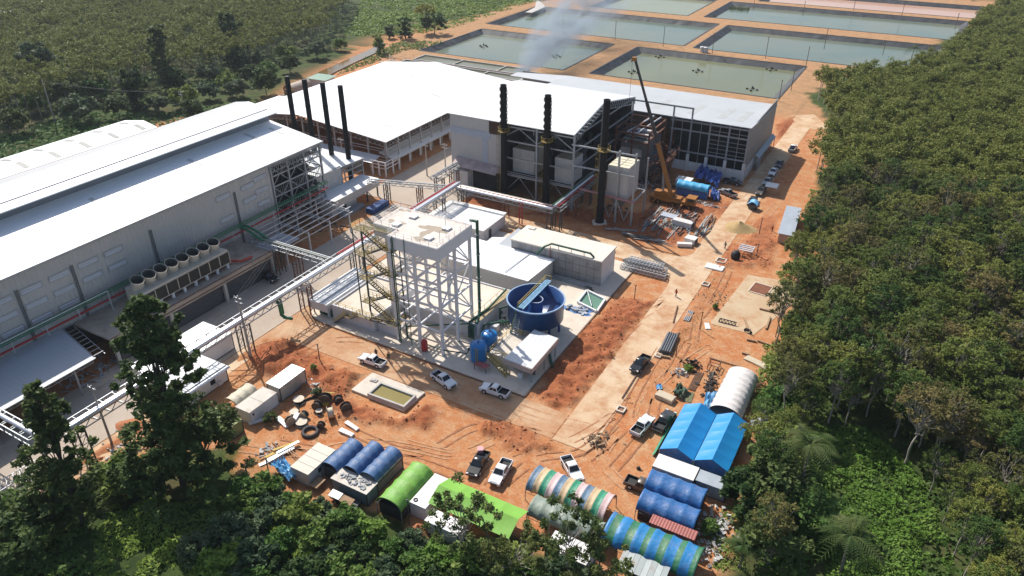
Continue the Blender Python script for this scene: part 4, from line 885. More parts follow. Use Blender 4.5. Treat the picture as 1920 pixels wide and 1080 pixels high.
t = thing('green_cross_pipe', 'green pipe bent over the beige top of the raw concrete tank', 'pipe', (-58,128,6))
mb = MB(); mb.path([(-65.3,126.5,4.6),(-64,127.5,6.5),(-62.7,128.4,7.1),(-53.6,128.4,7.1),(-52.8,128.6,6.3)],.22); mb.build('pipe_run', DGREEN, t)
mb = MB(); mb.bar((-62.6,127.6,.2),(-62.6,127.6,6.9),.12)
for x in (-61,-58,-55): mb.bar((x,128.4,6.2),(x,128.4,7),.1)
mb.build('pipe_stand', REDSTEEL, t)
t = thing('flat_white_store', 'flat white-roofed store with a raised parapet behind the tower top', 'store', (-90,138,0))
mb = MB(); mb.box(-98,-83,133.3,143,3.0,3.2); mb.box(-98.3,-83,143.02,144.4,3.0,3.5); mb.box(-99.4,-98.02,133.3,144.4,3.0,3.5); mb.build('roof', M('white_flat_roof', (.78,.76,.73), .8, 0, .05, .4), t)
mb = MB(); mb.box(-98.8,-83.2,133.5,133.75,.1,2.95); mb.box(-83.45,-83.2,133.8,143.9,.1,2.95); mb.build('wall', WW, t)
mb = MB(); mb.box(-83.19,-83.12,136,137.2,.1,2.3); mb.build('door', STEEL_D, t)
mb = MB(); mb.bar((-98,143,3.25),(-83.5,143,3.25),.5,.1); mb.bar((-98,133.6,3.3),(-98,143,3.3),.7,.1); mb.build('parapet_shade_strip', M('grey_parapet_shade', (.34,.37,.40), .6), t)  # grey strips paint the parapet's shade along its foot
t = thing('grey_gable_hut', 'small grey gable-roofed hut between the white shed and the concrete tank', 'hut', (-76,133,0))
mb = MB(); mb.sheet((-76.6,128.8,3.2),(-73.4,128.8,2.5),(-73.4,138.6,2.5),(-76.6,138.6,3.2),.08); mb.build('grey_roof_slope', GREY_ROOF, t)
mb = MB(); mb.sheet((-80.4,128.8,2.4),(-76.62,128.8,3.2),(-76.62,133,3.2),(-80.4,133,2.4),.08); mb.build('white_roof_slope', WHITE_ROOF, t)
mb = MB(); mb.box(-80,-73.8,129.3,129.5,.1,2.4); mb.box(-74,-73.8,129.6,138,.1,2.4); mb.build('wall', WHITE_WALL, t)
# clarifier
t = thing('clarifier', 'large open dark blue round clarifier tank on legs with a pale blue footbridge', 'tank', (-55.1,106.7,.16))
cx, cy = -55.1, 106.7
mb = MB(); mb.lathe((cx,cy,0),[(1.2,2.3),(5.0,3.0),(5.35,3.1),(5.35,7.0),(5.55,7.0),(5.55,7.12),(5.27,7.12),(5.27,4.4),(1.0,3.4)],44,True,(True,True)); mb.build('bowl', BLUE_TANK, t)
mb = MB(); mb.lathe((cx,cy,0),[(5.38,6.92),(5.62,6.92),(5.62,7.16),(5.38,7.16)],44,False,(False,False)); mb.build('rim', M('pale_blue_rim', (.25,.38,.55), .4), t)
mb = MB(); mb.lathe((cx,cy,0),[(1.35,3.5),(1.35,6.9),(1.25,6.9),(1.25,3.6)],24,True,(False,True)); mb.build('centre_well', BLUE_TANK, t)
mb = MB(); mb.lathe((cx,cy,0),[(1.40,6.84),(1.40,6.96),(1.33,6.96)],24,False,(False,False)); mb.build('well_ring', ALU, t)
mb = MB()
for k in range(8): a = k*math.pi/4+.3; mb.bar((cx+4.6*math.cos(a),cy+4.6*math.sin(a),.16),(cx+4.6*math.cos(a),cy+4.6*math.sin(a),3.15),.36)
EACH.add('support'); mb.build('support', BLUE_TANK, t)
a_, b_ = W(978,577,7.2), W(1025,530,7.2); d_ = (b_-a_).normalized(); s_ = V3(-d_.y,d_.x,0); a_ -= d_*.4; b_ += d_*.9
mb = MB(); mb.bar(a_+V3(0,0,.1), b_+V3(0,0,.1), 1.2, .12); mb.build('footbridge', M('pale_blue_grating', (.16,.33,.50), .5, 0, .15, 1.5, dirt=(.1,.2,.12), dscale=.9), t)
mb = MB()
for sd_ in (1,):
    for z in (.6,1.1): mb.bar(a_+s_*.6*sd_+V3(0,0,z), b_+s_*.6*sd_+V3(0,0,z), .07)
    for k in range(8): p = a_.lerp(b_, k/7)+s_*.6*sd_; mb.bar(p, p+V3(0,0,1.1), .07)
for k in (-1,1): mb.bar(b_+s_*.6*k+V3(0,0,.1), b_+s_*.6*k+V3(0,0,1.1),.07)
mb.bar(b_-s_*.6+V3(0,0,1.1), b_+s_*.6+V3(0,0,1.1), .07); mb.build('hand_rail', YELLOW, t)
foot = W(958,641,.2); mb = MB()
for k in (-1,1): mb.bar(a_+s_*.5*k, foot+s_*.5*k, .12, .3)
for i in range(1,16): p = a_.lerp(foot, i/16); mb.bar(p-s_*.5, p+s_*.5, .30, .08)
mb.build('ladder_stair', M('blue_grey_steel', (.30,.36,.42), .5), t)
mb = MB()
for z in (.5,1): mb.bar(a_+s_*.5+V3(0,0,z), foot+s_*.5+V3(0,0,z), .06)
for i in range(6): p = a_.lerp(foot, i/5)+s_*.5; mb.bar(p, p+V3(0,0,1), .06)
q = a_-s_*.9; mb.bar(q+V3(0,0,-1.6), q+V3(1,-1.2,-5.4)*0+V3(-.4,-.6,-6.8), .12); mb.bar(q+V3(-.3,-.5,-4), q+V3(.9,1.2,-1.8), .12); mb.build('stair_rail', M('yellow_green_steel', (.18,.26,.07), .5), t)
# blue pressure filters
for k, (x, y, h, lb) in enumerate(((-59.4,92.7,3.9,'front blue cylindrical filter tank with a ladder on its side'),(-59.6,96.9,3.7,'rear bright blue domed filter tank, half hidden by the one with a ladder'))):
    t = thing('filter_tank', lb, 'tank', (x,y,.16), 0, 'blue filter tanks beside the tower foot'); mb = MB()
    prof = [(1.5,.25),(1.55,.4),(1.55,h-.7)]+[(1.55*math.cos(a),h-.7+.7*math.sin(a)) for a in np.linspace(.15,1.5,7)]
    mb.lathe((x,y,.16),prof,28); mb.build('shell', BLUE_TANK_L, t)
    mb = MB(); mb.lathe((x,y,.16),[(1.3,0),(1.3,.28)],20); mb.build('base', STEEL_D, t)
    mb = MB(); mb.lathe((x,y,h+.1),[(.2,0),(.2,.25)],10); mb.build('nozzle', BLUE_TANK, t)
    if k == 0:
        mb = MB()
        for s in (-.25,.25): mb.bar((x+.6+s,y-1.6,.2),(x+.6+s,y-1.6,h),.06)
        for q in range(9): mb.bar((x+.35,y-1.6,.5+q*.38),(x+.85,y-1.6,.5+q*.38),.05)
        mb.build('ladder', YELLOW, t)
t = thing('red_vessel', 'small red pressure vessel standing at the foot of a white tower column', 'vessel', (-69.6,90.4,.16)); mb = MB()
mb.lathe((-69.6,90.2,.16),[(.5,.2),(.62,.3),(.62,1.9),(.5,2.3),(.2,2.55)],16); mb.build('shell', REDPIPE, t); mb = MB()
for a in (0,2.1,4.2): mb.bar((-69.6+.5*math.cos(a),90.2+.5*math.sin(a),.1),(-69.6+.5*math.cos(a),90.2+.5*math.sin(a),.6),.1)
mb.build('foot', STEEL_D, t)
# control hut on a plinth with yellow stair
t = thing('control_hut', 'small hut with white mono-pitch roof on a concrete plinth by the apron corner', 'hut', (-50.5,95.5,0))
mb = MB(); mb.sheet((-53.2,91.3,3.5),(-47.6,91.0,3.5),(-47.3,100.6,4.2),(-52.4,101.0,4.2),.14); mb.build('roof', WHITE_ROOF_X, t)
mb = MB(); mb.sheet((-53.18,91.1,3.5),(-47.6,90.85,3.5),(-47.6,90.85,2.5),(-53.18,91.1,2.5),.08); mb.sheet((-47.55,90.9,3.5),(-47.25,100.6,4.2),(-47.25,100.6,3.2),(-47.55,90.9,2.5),.08); mb.build('fascia', M('brownish_fascia', (.48,.40,.36), .7), t)
mb = MB()
for x, y in ((-47.9,91.4),(-47.7,96),(-47.6,100.2),(-52.8,91.4),(-52.5,100.5)): mb.bar((x,y,.1),(x,y,3.5),.18)
mb.build('post', STEEL, t)
mb = MB(); mb.box(-52.6,-48.2,93.5,93.65,.2,3.2); mb.build('back_panel', M('dark_panel', (.10,.10,.11), .6), t)
t = thing('concrete_plinth', 'raised pale concrete plinth with yellow handrails beside the blue filter tanks', 'plinth', (-56,97,0))
mb = MB(); mb.box(-57.6,-53.3,93.4,101.2,.1,1.9); mb.build('block', M('plinth_concrete', (.62,.56,.48), .85, 0, .1, .4, dirt=(.42,.34,.26), damt=.5), t)
mb = MB(); E_ = [(-53.5,93.5),(-56.2,93.5)]; E2 = [(-57.5,93.5),(-57.5,101),(-55,101)]
for L_ in (E_, E2):
    for a, b2 in zip(L_, L_[1:]):
        for z in (.5,1.): mb.bar((*a,1.9+z),(*b2,1.9+z),.06)
        d = V3(b2[0]-a[0], b2[1]-a[1],0); k = max(1,int(d.length/1.3))
        for i in range(k+1): p = V3(*a,1.9)+d*(i/k); mb.bar(p,p+V3(0,0,1),.06)
mb.build('hand_rail', YELLOW, t)
t = thing('yellow_stair', 'yellow railed stair running down from the concrete plinth toward the front kerb', 'stair', (-54.5,92.3,0)); fl = MB(); yr = MB(); flight((-57.3,92.6,1.9),(-52.2,90.9,.2),.9,(.31,.95,0)); fl.build('flight', M('ochre_stair', (.30,.22,.07), .7, 0, .2, 2.), t); yr.build('hand_rail', YELLOW, t)
t = thing('red_table_frame', 'small red topped steel frame table in front of the plinth', 'table', (-57.3,90.4,.1)); mb = MB(); mb.box(-58.6,-56,89.7,91.1,1.2,1.28); mb.build('top', M('faded_red_sheet', (.34,.10,.09), .7), t); mb = MB()
for x in (-58.5,-56.1):
    for y in (89.8,91.0): mb.bar((x,y,.15),(x,y,1.2),.08)
mb.build('leg', STEEL_D, t)
EACH.add('leg')
t = thing('white_drum', 'white plastic drum under the control hut roof', 'drum', (-50.2,91.6,.16)); mb = MB(); mb.lathe((-50.2,91.7,.16),[(.42,0),(.45,.1),(.45,.9),(.38,1.05)],14); mb.build('shell', M('white_plastic', (.72,.72,.72), .4), t); mb = MB(); mb.lathe((-50.2,91.7,1.2),[(.3,0),(.3,.06)],12); mb.build('lid', STEEL_L, t)
# green pipework
t = thing('green_pipework', 'maze of dark green pipes and valves between the covered basin and the clarifier', 'pipes', (-62,100,.2))
mb = MB()
for k in range(4): mb.path([(-64.6+k*.35,98.1,3.3),(-64.6+k*.35,97.6,2.8),(-64.6+k*.35,97.6,.5)],.15); 
mb.path([(-80,98.2,3.2),(-72,98.2,3.3),(-66,98.2,3.3)],.14); mb.path([(-64.8,98.2,3.5),(-64.0,104,3.7),(-63.8,110.5,4.6)],.22); mb.path([(-74.5,91.6,.6),(-74.5,91.6,3.2),(-64.4,98.0,3.4)],.15)
mb.path([(-74.3,91.0,1.2),(-66,90.8,1.2),(-61.5,92,1.2),(-61.3,92.6,1.8)],.12); mb.path([(-62.9,99.6,.6),(-62.6,100,2.6),(-60.6,102,2.6),(-59,103.5,2.4)],.24); mb.path([(-62.6,106,.5),(-62.6,106,3),(-61,108,3.2),(-60.2,109,3.2)],.2)
for k in range(6): mb.path([(-62.3+.4*k,103+.5*k,.3),(-62.3+.4*k,103+.5*k,1.6)],.17)
mb.path([(-50.5,103,.4),(-47.6,98.4,.4),(-46.6,97.2,.4)],.28); mb.path([(-54,101.5,.4),(-50.2,103.3,.4)],.2)
mb.build('pipe_run', DGREEN, t); mb = MB()
for x, y in ((-62.6,106.4),(-61.2,105.2),(-64.2,97.2),(-61.4,92.8)): mb.lathe((x,y,1.6),[(.35,0),(.35,.3),(.15,.5)],8)
mb.build('valve', STEEL_D, t); mb = MB(); mb.box(-62.2,-60.9,101.6,102.9,.2,1.6); mb.build('cabinet', WW, t)
# open sump with green water, near the concrete tank
t = thing('sump', 'small open white-walled sump of green water at the apron edge', 'sump', (-50,119,0)); mb = MB()
a = W(1100,548), W(1134,565), W(1119,588), W(1083,570)
for p, q in zip(a, a[1:]+a[:1]): mb.bar(V3(p.x,p.y,.4), V3(q.x,q.y,.4), .4, .6)
mb.build('wall', WHITE_WALL, t); mb = MB(); mb.prism([(p.x,p.y) for p in a],.17,.28); mb.build('water', water('green_sump_water', (.12,.24,.18), (.2,.3,.24)), t); mb = MB(); mb.path([V3(a[0].x+.6,a[0].y-1,1), V3(a[2].x-1.6,a[2].y+1,.8)],.1); mb.build('white_pipe', STEEL_L, t)
mb = MB(); p = W(1082,583)
for k in range(14): mb.obox((p.x+random.uniform(-2.2,2.2),p.y+random.uniform(-.9,.9)),random.random()*3,random.uniform(.5,1.5),random.uniform(.3,.9),.17,.17+random.uniform(.1,.6))
EACH.add('crate'); t = thing('blue_sheet_clutter', 'crates and scraps lying on a crumpled blue sheet beside the clarifier', 'clutter', p); mb.build('crate', M('faded_crate', (.33,.36,.40), .7, 0, .5, .4), t)
mb = MB(); mb.poly([(x,y,.185) for x,y,_ in blob(p.x,p.y,3,1.5,0,21)]); mb.build('sheet', M('blue_plastic_sheet', (.06,.17,.42), .5, 0, .2, 1.), t)
t = thing('pipe_bundle', 'grey steel pipes stacked at the foot of the raw concrete tank', 'pipes', (-58,126.4,.16)); mb = MB()
for k in range(7): mb.tube((-64+.6*k,126.7-.25*(k % 4),.32+.25*(k//4)),(-54.5+.4*k,126.5-.25*(k % 4),.32+.25*(k//4)),.14,6)
EACH.add('pipe'); mb.build('pipe', STEEL, t)
for k, (q, lb) in enumerate(((W(1068,500),'grey machine part sitting on pale apron beside the raw concrete tank'),(W(1105,545),'black pump unit sitting on the sump edge'))):
    t = thing('pump_unit', lb, 'pump', q); mb = MB(); mb.tube((q.x-.7,q.y,.55),(q.x+.5,q.y,.55),.35,10); mb.build('motor', STEEL_D if k else STEEL_L, t); mb = MB(); mb.box(q.x-.9,q.x+.9,q.y-.4,q.y+.4,.17,.26); mb.build('base', STEEL_D, t)
# lattice girders stored beyond the tank
for k, (y, z) in enumerate(((137.2,.1),(138.6,.1),(140.0,.1),(138.0,1.2),(139.5,1.2))):
    mb = MB(); x0, x1 = -50+.3*k, -39.6-.35*k
    for dy in (0,.9): mb.truss((x0,y+dy,z+.2),(x1,y+dy,z+.2),.8,11,.12)
    for i in range(12): x = x0+(x1-x0)*i/11; mb.bar((x,y,z+.2),(x,y+.9,z+.2),.08); mb.bar((x,y,z+1),(x,y+.9,z+1),.08)
    one('lattice_girder', mb, STEEL if k % 2 else STEEL_L, ['pale lattice girder nearest the apron in the stack by the road bend','grey lattice girder in the middle of the bottom layer by the road bend','pale lattice girder at the back of the bottom layer by the road bend','grey lattice girder on top of the stack, nearer the apron','pale lattice girder on top of the stack, on the far side'][k], 'girder', 'lattice girders stacked by the road bend')
mb = MB()
for k in range(6): mb.tube((-51+.2*k,141.1+.35*(k % 3),.3+.35*(k//3)),(-42,141.0+.35*(k % 3),.3+.35*(k//3)),.17,7)
t = thing('steel_tube_stack', 'dark steel tubes lying along the road behind the lattice girders', 'tubes', (-46,141,0)); mb.build('pipe', M('dark_grey_tube', (.16,.18,.19), .5, .3), t)
# ---- pipe racks
def rack(name, label, p, q, z, w=2.2, h=1.0, pipes=(), posts=(), nb=None):
    p, q = V3(*p,0), V3(*q,0); d = (q-p); L_ = d.length; d /= L_; s = V3(-d.y,d.x,0)
    t = thing(name, label, 'pipe rack', (p.x,p.y,0)); mb = MB(); nb = nb or int(L_/2.2)
    for k in (-1,1): mb.truss(p+s*w/2*k+V3(0,0,z-h), q+s*w/2*k+V3(0,0,z-h), h, nb, .14)
    for i in range(nb+1): c = p+d*(L_*i/nb); mb.bar(c-s*w/2+V3(0,0,z), c+s*w/2+V3(0,0,z), .1); mb.bar(c-s*w/2+V3(0,0,z-h), c+s*w/2+V3(0,0,z-h), .1)
    mb.build('lattice', STEEL, t)
    for i, pos in enumerate(posts):
        c = p+d*pos; mb = MB()
        for k in (-1,1):
            for e in (-.55,.55): mb.bar(c+s*w/2*k+d*e, c+s*w/2*k+d*e+V3(0,0,z-h), .2)
            for zz in np.arange(1,z-h,1.5): mb.bar(c+s*w/2*k-d*.55+V3(0,0,zz), c+s*w/2*k+d*.55+V3(0,0,zz+.0), .1); mb.bar(c+s*w/2*k-d*.55+V3(0,0,zz), c+s*w/2*k+d*.55+V3(0,0,min(zz+1.5,z-h)), .07)
        mb.bar(c-s*w/2+V3(0,0,z-h-.2), c+s*w/2+V3(0,0,z-h-.2), .18); mb.build('trestle', RUST if i % 2 else STEEL_D, t)
    for nm, off, zo, r_, m_ in pipes:
        mb = MB(); mb.tube(p+s*off+V3(0,0,z+zo), q+s*off+V3(0,0,z+zo), r_, 10); mb.build(nm, m_, t)
    return t
t = rack('pipe_rack', 'long pipe rack with a shiny silver pipe running from the foreground tree past the tower', (-97.9,40),(-98.6,146),7.6,2.6,1.1,
     [('silver_pipe',-1.05,.3,.34,ALU),('silver_pipe',-.3,.2,.24,ALU)], [1.5,14,34,50,66,82,98])
mb = MB(); mb.tube((-98.6,101,8.0),(-98.6,146,8.0),.14,6); mb.tube((-99.1,101,7.9),(-99.1,146,7.9),.12,6); mb.build('red_pipe', REDPIPE, t)
mb = MB(); mb.lathe((-96.9,40,7.9),[(.34,-.3),(.36,.3)],10); mb.tube((-97.2,40.1,7.9),(-98.8,40.1,7.9),.34,10); mb.build('pipe_elbow', ALU, t)
mb = MB(); mb.path([(-98.2,82.2,7.4),(-97.2,82.3,6.5),(-97.1,82.3,4),(-96.4,82.4,3.5),(-95,83,3.3)],.32); mb.path([(-98.6,83.2,7.4),(-97.6,83.2,6.5),(-97.5,83.2,3.6)],.22); mb.build('green_drop_pipe', GREEN, t)
t = rack('pipe_rack', 'pipe rack with silver pipes and a red line crossing in front of the boiler house', (-99,147.6),(-71.6,147.6),6.0,2.4,1.0,
     [('silver_pipe',-.9,.1,.36,ALU),('silver_pipe',-.2,.2,.34,ALU),('pipe',.5,.2,.16,M('cream_pipe', (.45,.36,.22), .5)),('red_pipe',-.55,.5,.12,REDPIPE)], [1,13.5,26.6])
mb = MB(); mb.path([(-80.6,146.8,6.5),(-80.6,146.6,6.0),(-80.6,146.4,.2)],.16); mb.path([(-79.8,146.8,6.5),(-79.8,146.4,6.0),(-79.8,146.4,.2)],.16); mb.build('red_drop_pipe', REDPIPE, t)
t = rack('pipe_rack', 'pipe rack with red and green lines turning back toward the right big chimney', (-71.2,147.6),(-71.2,170),6.3,2.4,1.0,
     [('silver_pipe',.3,.2,.3,ALU),('red_pipe',-.6,.25,.15,REDPIPE),('green_pipe',.9,.3,.14,GREEN)], [.4,9,18])
t = rack('pipe_rack', 'short grey cable rack bridging from the hall deck to the silver pipe rack', (-122,99.3),(-99.8,99.3),7.2,1.8,1.0,
     [('cable_tray',0,.1,.28,M('grey_tray', (.30,.31,.27), .6)),('pipe',.6,.15,.16,STEEL)], [7.5,13])
t = rack('pipe_rack', 'lattice pipe bridge carrying a silver pipe over the road at the left edge', (-124,36.2),(-97.6,36.2),9.2,2.0,1.2,
     [('silver_pipe',.1,.1,.36,ALU)], [24])
t = rack('pipe_rack', 'grey pipe rack from the boiler house platform toward the back of the store', (-106,147),(-106,165),7.4,2.4,1.,
     [('pipe',.3,.2,.2,STEEL),('pipe',-.4,.2,.15,STEEL)], [2,9,16])
t = rack('pipe_rack', 'slim grey lattice bridge crossing the yard in front of the warehouse corner', (-122,139.5),(-101,146),6.2,1.5,.8, [('pipe',.2,.1,.12,STEEL)], [5,14])
# ================================================================= YARD
def px2(p): return (p.x, p.y)
# ---- pick-up trucks
PAINT = {'white': WHITEP, 'black': M('black_car_paint', (.012,.013,.016), .25), 'charcoal': M('charcoal_car_paint', (.06,.062,.066), .3, .2), 'silver': M('silver_car_paint', (.36,.37,.38), .35, .4), 'bronze': M('bronze_car_paint', (.12,.10,.085), .35, .3)}
HEADL = M('clear_lamp', (.7,.72,.75), .15); TAILL = M('red_lamp', (.35,.02,.02), .3); BEDLINE = M('black_bed_liner', (.03,.03,.03), .8)
def make_truck(paint, bedcol=None, name='pickup_truck'):
    t = thing(name, '', 'pickup'); Pm = PAINT[paint]
    mb = MB(); w = .92
    prof = [(-2.62,.45),(-2.62,.66),(-.95,.66),(-.95,1.08),(1.05,1.13),(1.9,1.06),(2.42,.98),(2.62,.80),(2.66,.52),(2.5,.40)]
    V = [(x,-w,z) for x,z in prof]+[(x,w,z) for x,z in prof]; n_ = len(prof)
    mb.add(V, [list(range(n_))[::-1] if False else list(range(n_)), list(range(n_, 2*n_))[::-1]]+[(i, n_+i, n_+(i+1) % n_, (i+1) % n_) for i in range(n_)])
    for s in (-1,1): mb.box(-2.62,-.96,s*w-(.08 if s > 0 else 0),s*w+(.08 if s < 0 else 0),.665,1.10)
    mb.box(-2.64,-2.55,-w+.085,w-.085,.665,1.10); mb.build('body', Pm, t)
    mb = MB(); mb.box(-2.54,-.97,-w+.09,w-.09,.67,.70); mb.box(-.99,-.96,-w+.09,w-.09,.70,1.09)
    for s in (-1,1): mb.box(-2.54,-1.0,min(s*w-s*.09,s*w-s*.1),max(s*w-s*.09,s*w-s*.1),.71,1.08)
    mb.build('bed', bedcol or BEDLINE, t)
    b0 = [(-.93,-.86,1.09),(1.18,-.86,1.13),(1.18,.86,1.13),(-.93,.86,1.09)]; b1 = [(-.66,-.70,1.72),(.36,-.70,1.74),(.36,.70,1.74),(-.66,.70,1.72)]
    mb = MB(); mb.add(b0+b1, [(4,5,6,7),(0,1,5,4),(1,2,6,5),(2,3,7,6),(3,0,4,7)]); mb.add([(-.62,-.64,1.725),(.3,-.64,1.745),(.3,.64,1.745),(-.62,.64,1.725),(-.55,-.58,1.79),(.2,-.58,1.80),(.2,.58,1.80),(-.55,.58,1.79)], [(4,5,6,7),(0,1,5,4),(1,2,6,5),(2,3,7,6),(3,0,4,7)], True); mb.build('cab', Pm, t)
    def pane(idx, fx0, fx1, fz0, fz1, off):
        A, B, C, D = [Vector(q) for q in idx]
        def P(u, v): return A.lerp(B,u).lerp(D.lerp(C,u),v)+Vector(off)
        return [P(fx0,fz0),P(fx1,fz0),P(fx1,fz1),P(fx0,fz1)]
    for nm, idx, off, spans in (('windscreen',(b0[1],b0[2],b1[2],b1[1]),(.012,0,.012),((.05,.95),)),('rear_window',(b0[3],b0[0],b1[0],b1[3]),(-.012,0,.005),((.08,.92),)),('side_window',(b0[0],b0[1],b1[1],b1[0]),(0,-.012,.004),((.06,.46),(.50,.88))),('side_window',(b0[2],b0[3],b1[3],b1[2]),(0,.012,.004),((.12,.50),(.54,.94)))):
        mb = MB()
        for a, b_ in spans: mb.poly(pane(idx,a,b_,.12,.92,off))
        mb.build(nm, GLASS, t)
    for x in (-1.62,1.62):
        for s in (-1,1):
            mb = MB(); mb.tube((x,s*.70,.39),(x,s*.955,.39),.39,18); wh = mb.build('wheel', RUBBER, t)
            mb = MB(); mb.tube((x,s*.95,.39),(x,s*.965,.39),.24,12); mb.build('rim', STEEL_L, wh)
            mb = MB(); mb.tube((x,s*.918,.42),(x,s*.926,.42),.48,18); mb.build('wheel_arch_shade', BLACK, t)  # black disc paints the shaded gap around the wheel
    for s in (-1,1):
        mb = MB(); mb.obox((2.55,s*.70),-.35*s,.22,.36,.78,.94); mb.build('headlight', HEADL, t)
        mb = MB(); mb.box(-2.655,-2.62,s*.86-.07,s*.86+.07,.72,1.02); mb.build('tail_light', TAILL, t)
        mb = MB(); mb.box(.72,.86,min(s*.9,s*1.08),max(s*.9,s*1.08),1.14,1.30); mb.build('mirror', Pm, t)
    mb = MB(); mb.box(2.63,2.70,-.5,.5,.5,.86); mb.build('grille', STEEL_D, t)
    mb = MB(); mb.box(-2.78,-2.65,-.85,.85,.45,.62); mb.build('rear_bumper', STEEL if paint != 'black' else STEEL_D, t)
    return t
protos = {k: make_truck(k) for k in PAINT}; used = set()
def truck(c, f, paint, label, group=None):
    """c: ground under the middle, f: ground under the nose"""
    c, f = W(*c), W(*f); rz = ang(c, f)
    z = .05
    if paint in used: o = dup(protos[paint], (c.x,c.y,z), rz, label, group)
    else: o = protos[paint]; used.add(paint); o.location = (c.x,c.y,z); o.rotation_euler = (0,0,rz); o['label'] = label
    o['group'] = 'pickups parked about the site' if group is None else group
    return o
truck((699,682),(676,674),'white','white pickup with black bed beside two walking people near the kerb')
truck((832,718),(855,734),'white','white pickup nosing toward the camera, below the white tower')
truck((928,738),(903,730),'white','white pickup pointing left at the apron corner below the control hut')
truck((1200,688),(1187,702),'black','black pickup parked on the pale road beside the grey pipe stack')
truck((1204,804),(1217,790),'white','white pickup with its tailgate toward the camera, left of the blue gable tents')
truck((1245,795),(1258,778),'charcoal','dark charcoal pickup tight against the left blue gable tent')
b7 = truck((897,876),(886,895),'black','black pickup with a pink crate in its bed, above the green tent')
truck((939,892),(927,912),'white','white pickup nose down on red earth, right of the black one with the pink crate')
truck((1072,886),(1081,902),'white','white pickup half hidden behind the striped tent')
truck((1204,918),(1222,925),'bronze','bronze pickup whose cab is tucked under a blue tent, bed showing')
truck((1373,345),(1391,349),'charcoal','dark grey pickup against the low white wall of the back building')
truck((1364,366),(1350,360),'silver','pale silver pickup between the blue tarps and the road')
truck((1410,382),(1404,392),'charcoal','dark pickup at the roadside just above the blue-sheeted motor trike', )
truck((1426,363),(1419,371),'bronze','bronze pickup lowest of the four in file along the far road','pickups in file on the far road')
truck((1438,345),(1431,354),'silver','silver pickup second from the near end of the far road file','pickups in file on the far road')
truck((1449,327),(1443,336),'white','white pickup third from the near end of the far road file','pickups in file on the far road')
truck((1460,312),(1455,320),'black','black pickup at the far end of the far road file','pickups in file on the far road')
truck((504,524),(519,532),'black','black pickup half out of the shade under the dark roller wall')
truck((1486,282),(1494,272),'white','white pickup at the very far end of the road beside the plantation')
q = W(901,847,.75); mb = MB(); mb.obox(px2(q),.6,.8,.8,.76,1.35); mb.obox(px2(q),.6,.9,.9,1.36,1.45); one('pink_crate', mb, M('pink_plastic', (.62,.30,.32), .5), 'pink crate standing in the bed of a black pickup', 'crate')
# ---- containers
def corr(c, ax='X'): return M('container_paint_'+str(len(bpy.data.materials)), c, .6, 0, .12, .4, rib=(ax, .28, .05), dirt=(c[0]*.6,c[1]*.55,c[2]*.5), dscale=.5, damt=.5)
PANEL = M('white_sandwich_panel', (.66,.65,.63), .6, 0, .06, .4, dirt=(.45,.40,.34), dscale=.6, damt=.4)
def container(name, label, x0, x1, y0, y1, h, wallm, roofm, seams=0, win=(), group='site containers', cat='container', door=True):
    t = thing(name, label, cat, ((x0+x1)/2,(y0+y1)/2,0), 0, group)
    mb = MB(); mb.box(x0,x1,y0,y1,.12,h-.06); mb.build('wall', wallm, t)
    mb = MB(); mb.box(x0-.08,x1+.08,y0-.08,y1+.08,h-.055,h+.04); lng = (x1-x0) > (y1-y0)
    for k in range(1, seams+1):
        if lng: x = x0+(x1-x0)*k/(seams+1); mb.box(x-.05,x+.05,y0-.06,y1+.06,h+.041,h+.09)
        else: y = y0+(y1-y0)*k/(seams+1); mb.box(x0-.06,x1+.06,y-.05,y+.05,h+.041,h+.09)
    mb.build('roof', roofm, t)
    mb = MB()
    for x in (x0,x1):
        for y in (y0,y1): mb.bar((x,y,.0),(x,y,h-.06),.14)
    for y in (y0,y1): mb.bar((x0,y,.12),(x1,y,.12),.13)
    for x in (x0,x1): mb.bar((x,y0,.12),(x,y1,.12),.13)
    mb.build('frame', STEEL_L if wallm is PANEL else STEEL_D, t)
    for (sd, u, z0, z1, w_) in win:
        mb = MB()
        if sd == 'r': mb.box(x1-.02,x1+.03,y0+u,y0+u+w_,z0,z1)
        elif sd == 'f': mb.box(x0+u,x0+u+w_,y0-.03,y0+.02,z0,z1)
        mb.build('window', GLASS, t)
    return t
CREAMROOF = M('cream_panel_roof', (.62,.57,.48), .7, 0, .06, .5, dirt=(.4,.34,.26), dscale=.5, damt=.5)
DIRTYROOF = M('stained_white_roof', (.60,.55,.48), .8, 0, .1, .6, dirt=(.30,.24,.18), dscale=.45, damt=.8)
CWHITE = M('clean_white_roof', (.76,.74,.72), .7, 0, .05, .5)
container('office_container','cream-roofed office container with dark seams, left of the three blue arched covers',-67.8,-64.5,54,59.8,2.45,PANEL,CREAMROOF,3,[('r',2,1.1,1.9,.8)])
t = container('storage_container','blue-grey container whose pale roof is littered with scraps',-61.1,-54.7,55.1,57.5,2.45,corr((.16,.22,.25)),DIRTYROOF)
mb = MB()
for k in range(46): mb.obox((random.uniform(-60.2,-55.4),random.uniform(55.5,57.2)),random.random()*3,random.uniform(.15,.7),random.uniform(.1,.4),2.49,2.49+random.uniform(.03,.25))
one('roof_scrap', mb, M('grey_scrap', (.30,.31,.32), .7, 0, .6, 1.2), 'heap of grey scraps lying on the blue-grey container roof', 'scrap')['kind'] = 'stuff'
container('storage_container','brown-grey ribbed container under the right blue arched cover',-57.75,-55.0,57.7,63.8,2.3,corr((.30,.27,.24),'Y'),DIRTYROOF)
container('storage_container','white container with a lone black ring on its roof, right of the lime arched cover',-48.5,-46.0,57,63.1,2.45,PANEL,CWHITE)
mb = MB(); mb.lathe((-48.0,57.6,2.5),[(.22,0),(.33,.03),(.33,.1),(.22,.12)],14,True,(False,False)); one('black_ring', mb, RUBBER, 'small black ring lying on the white container roof', 'ring')
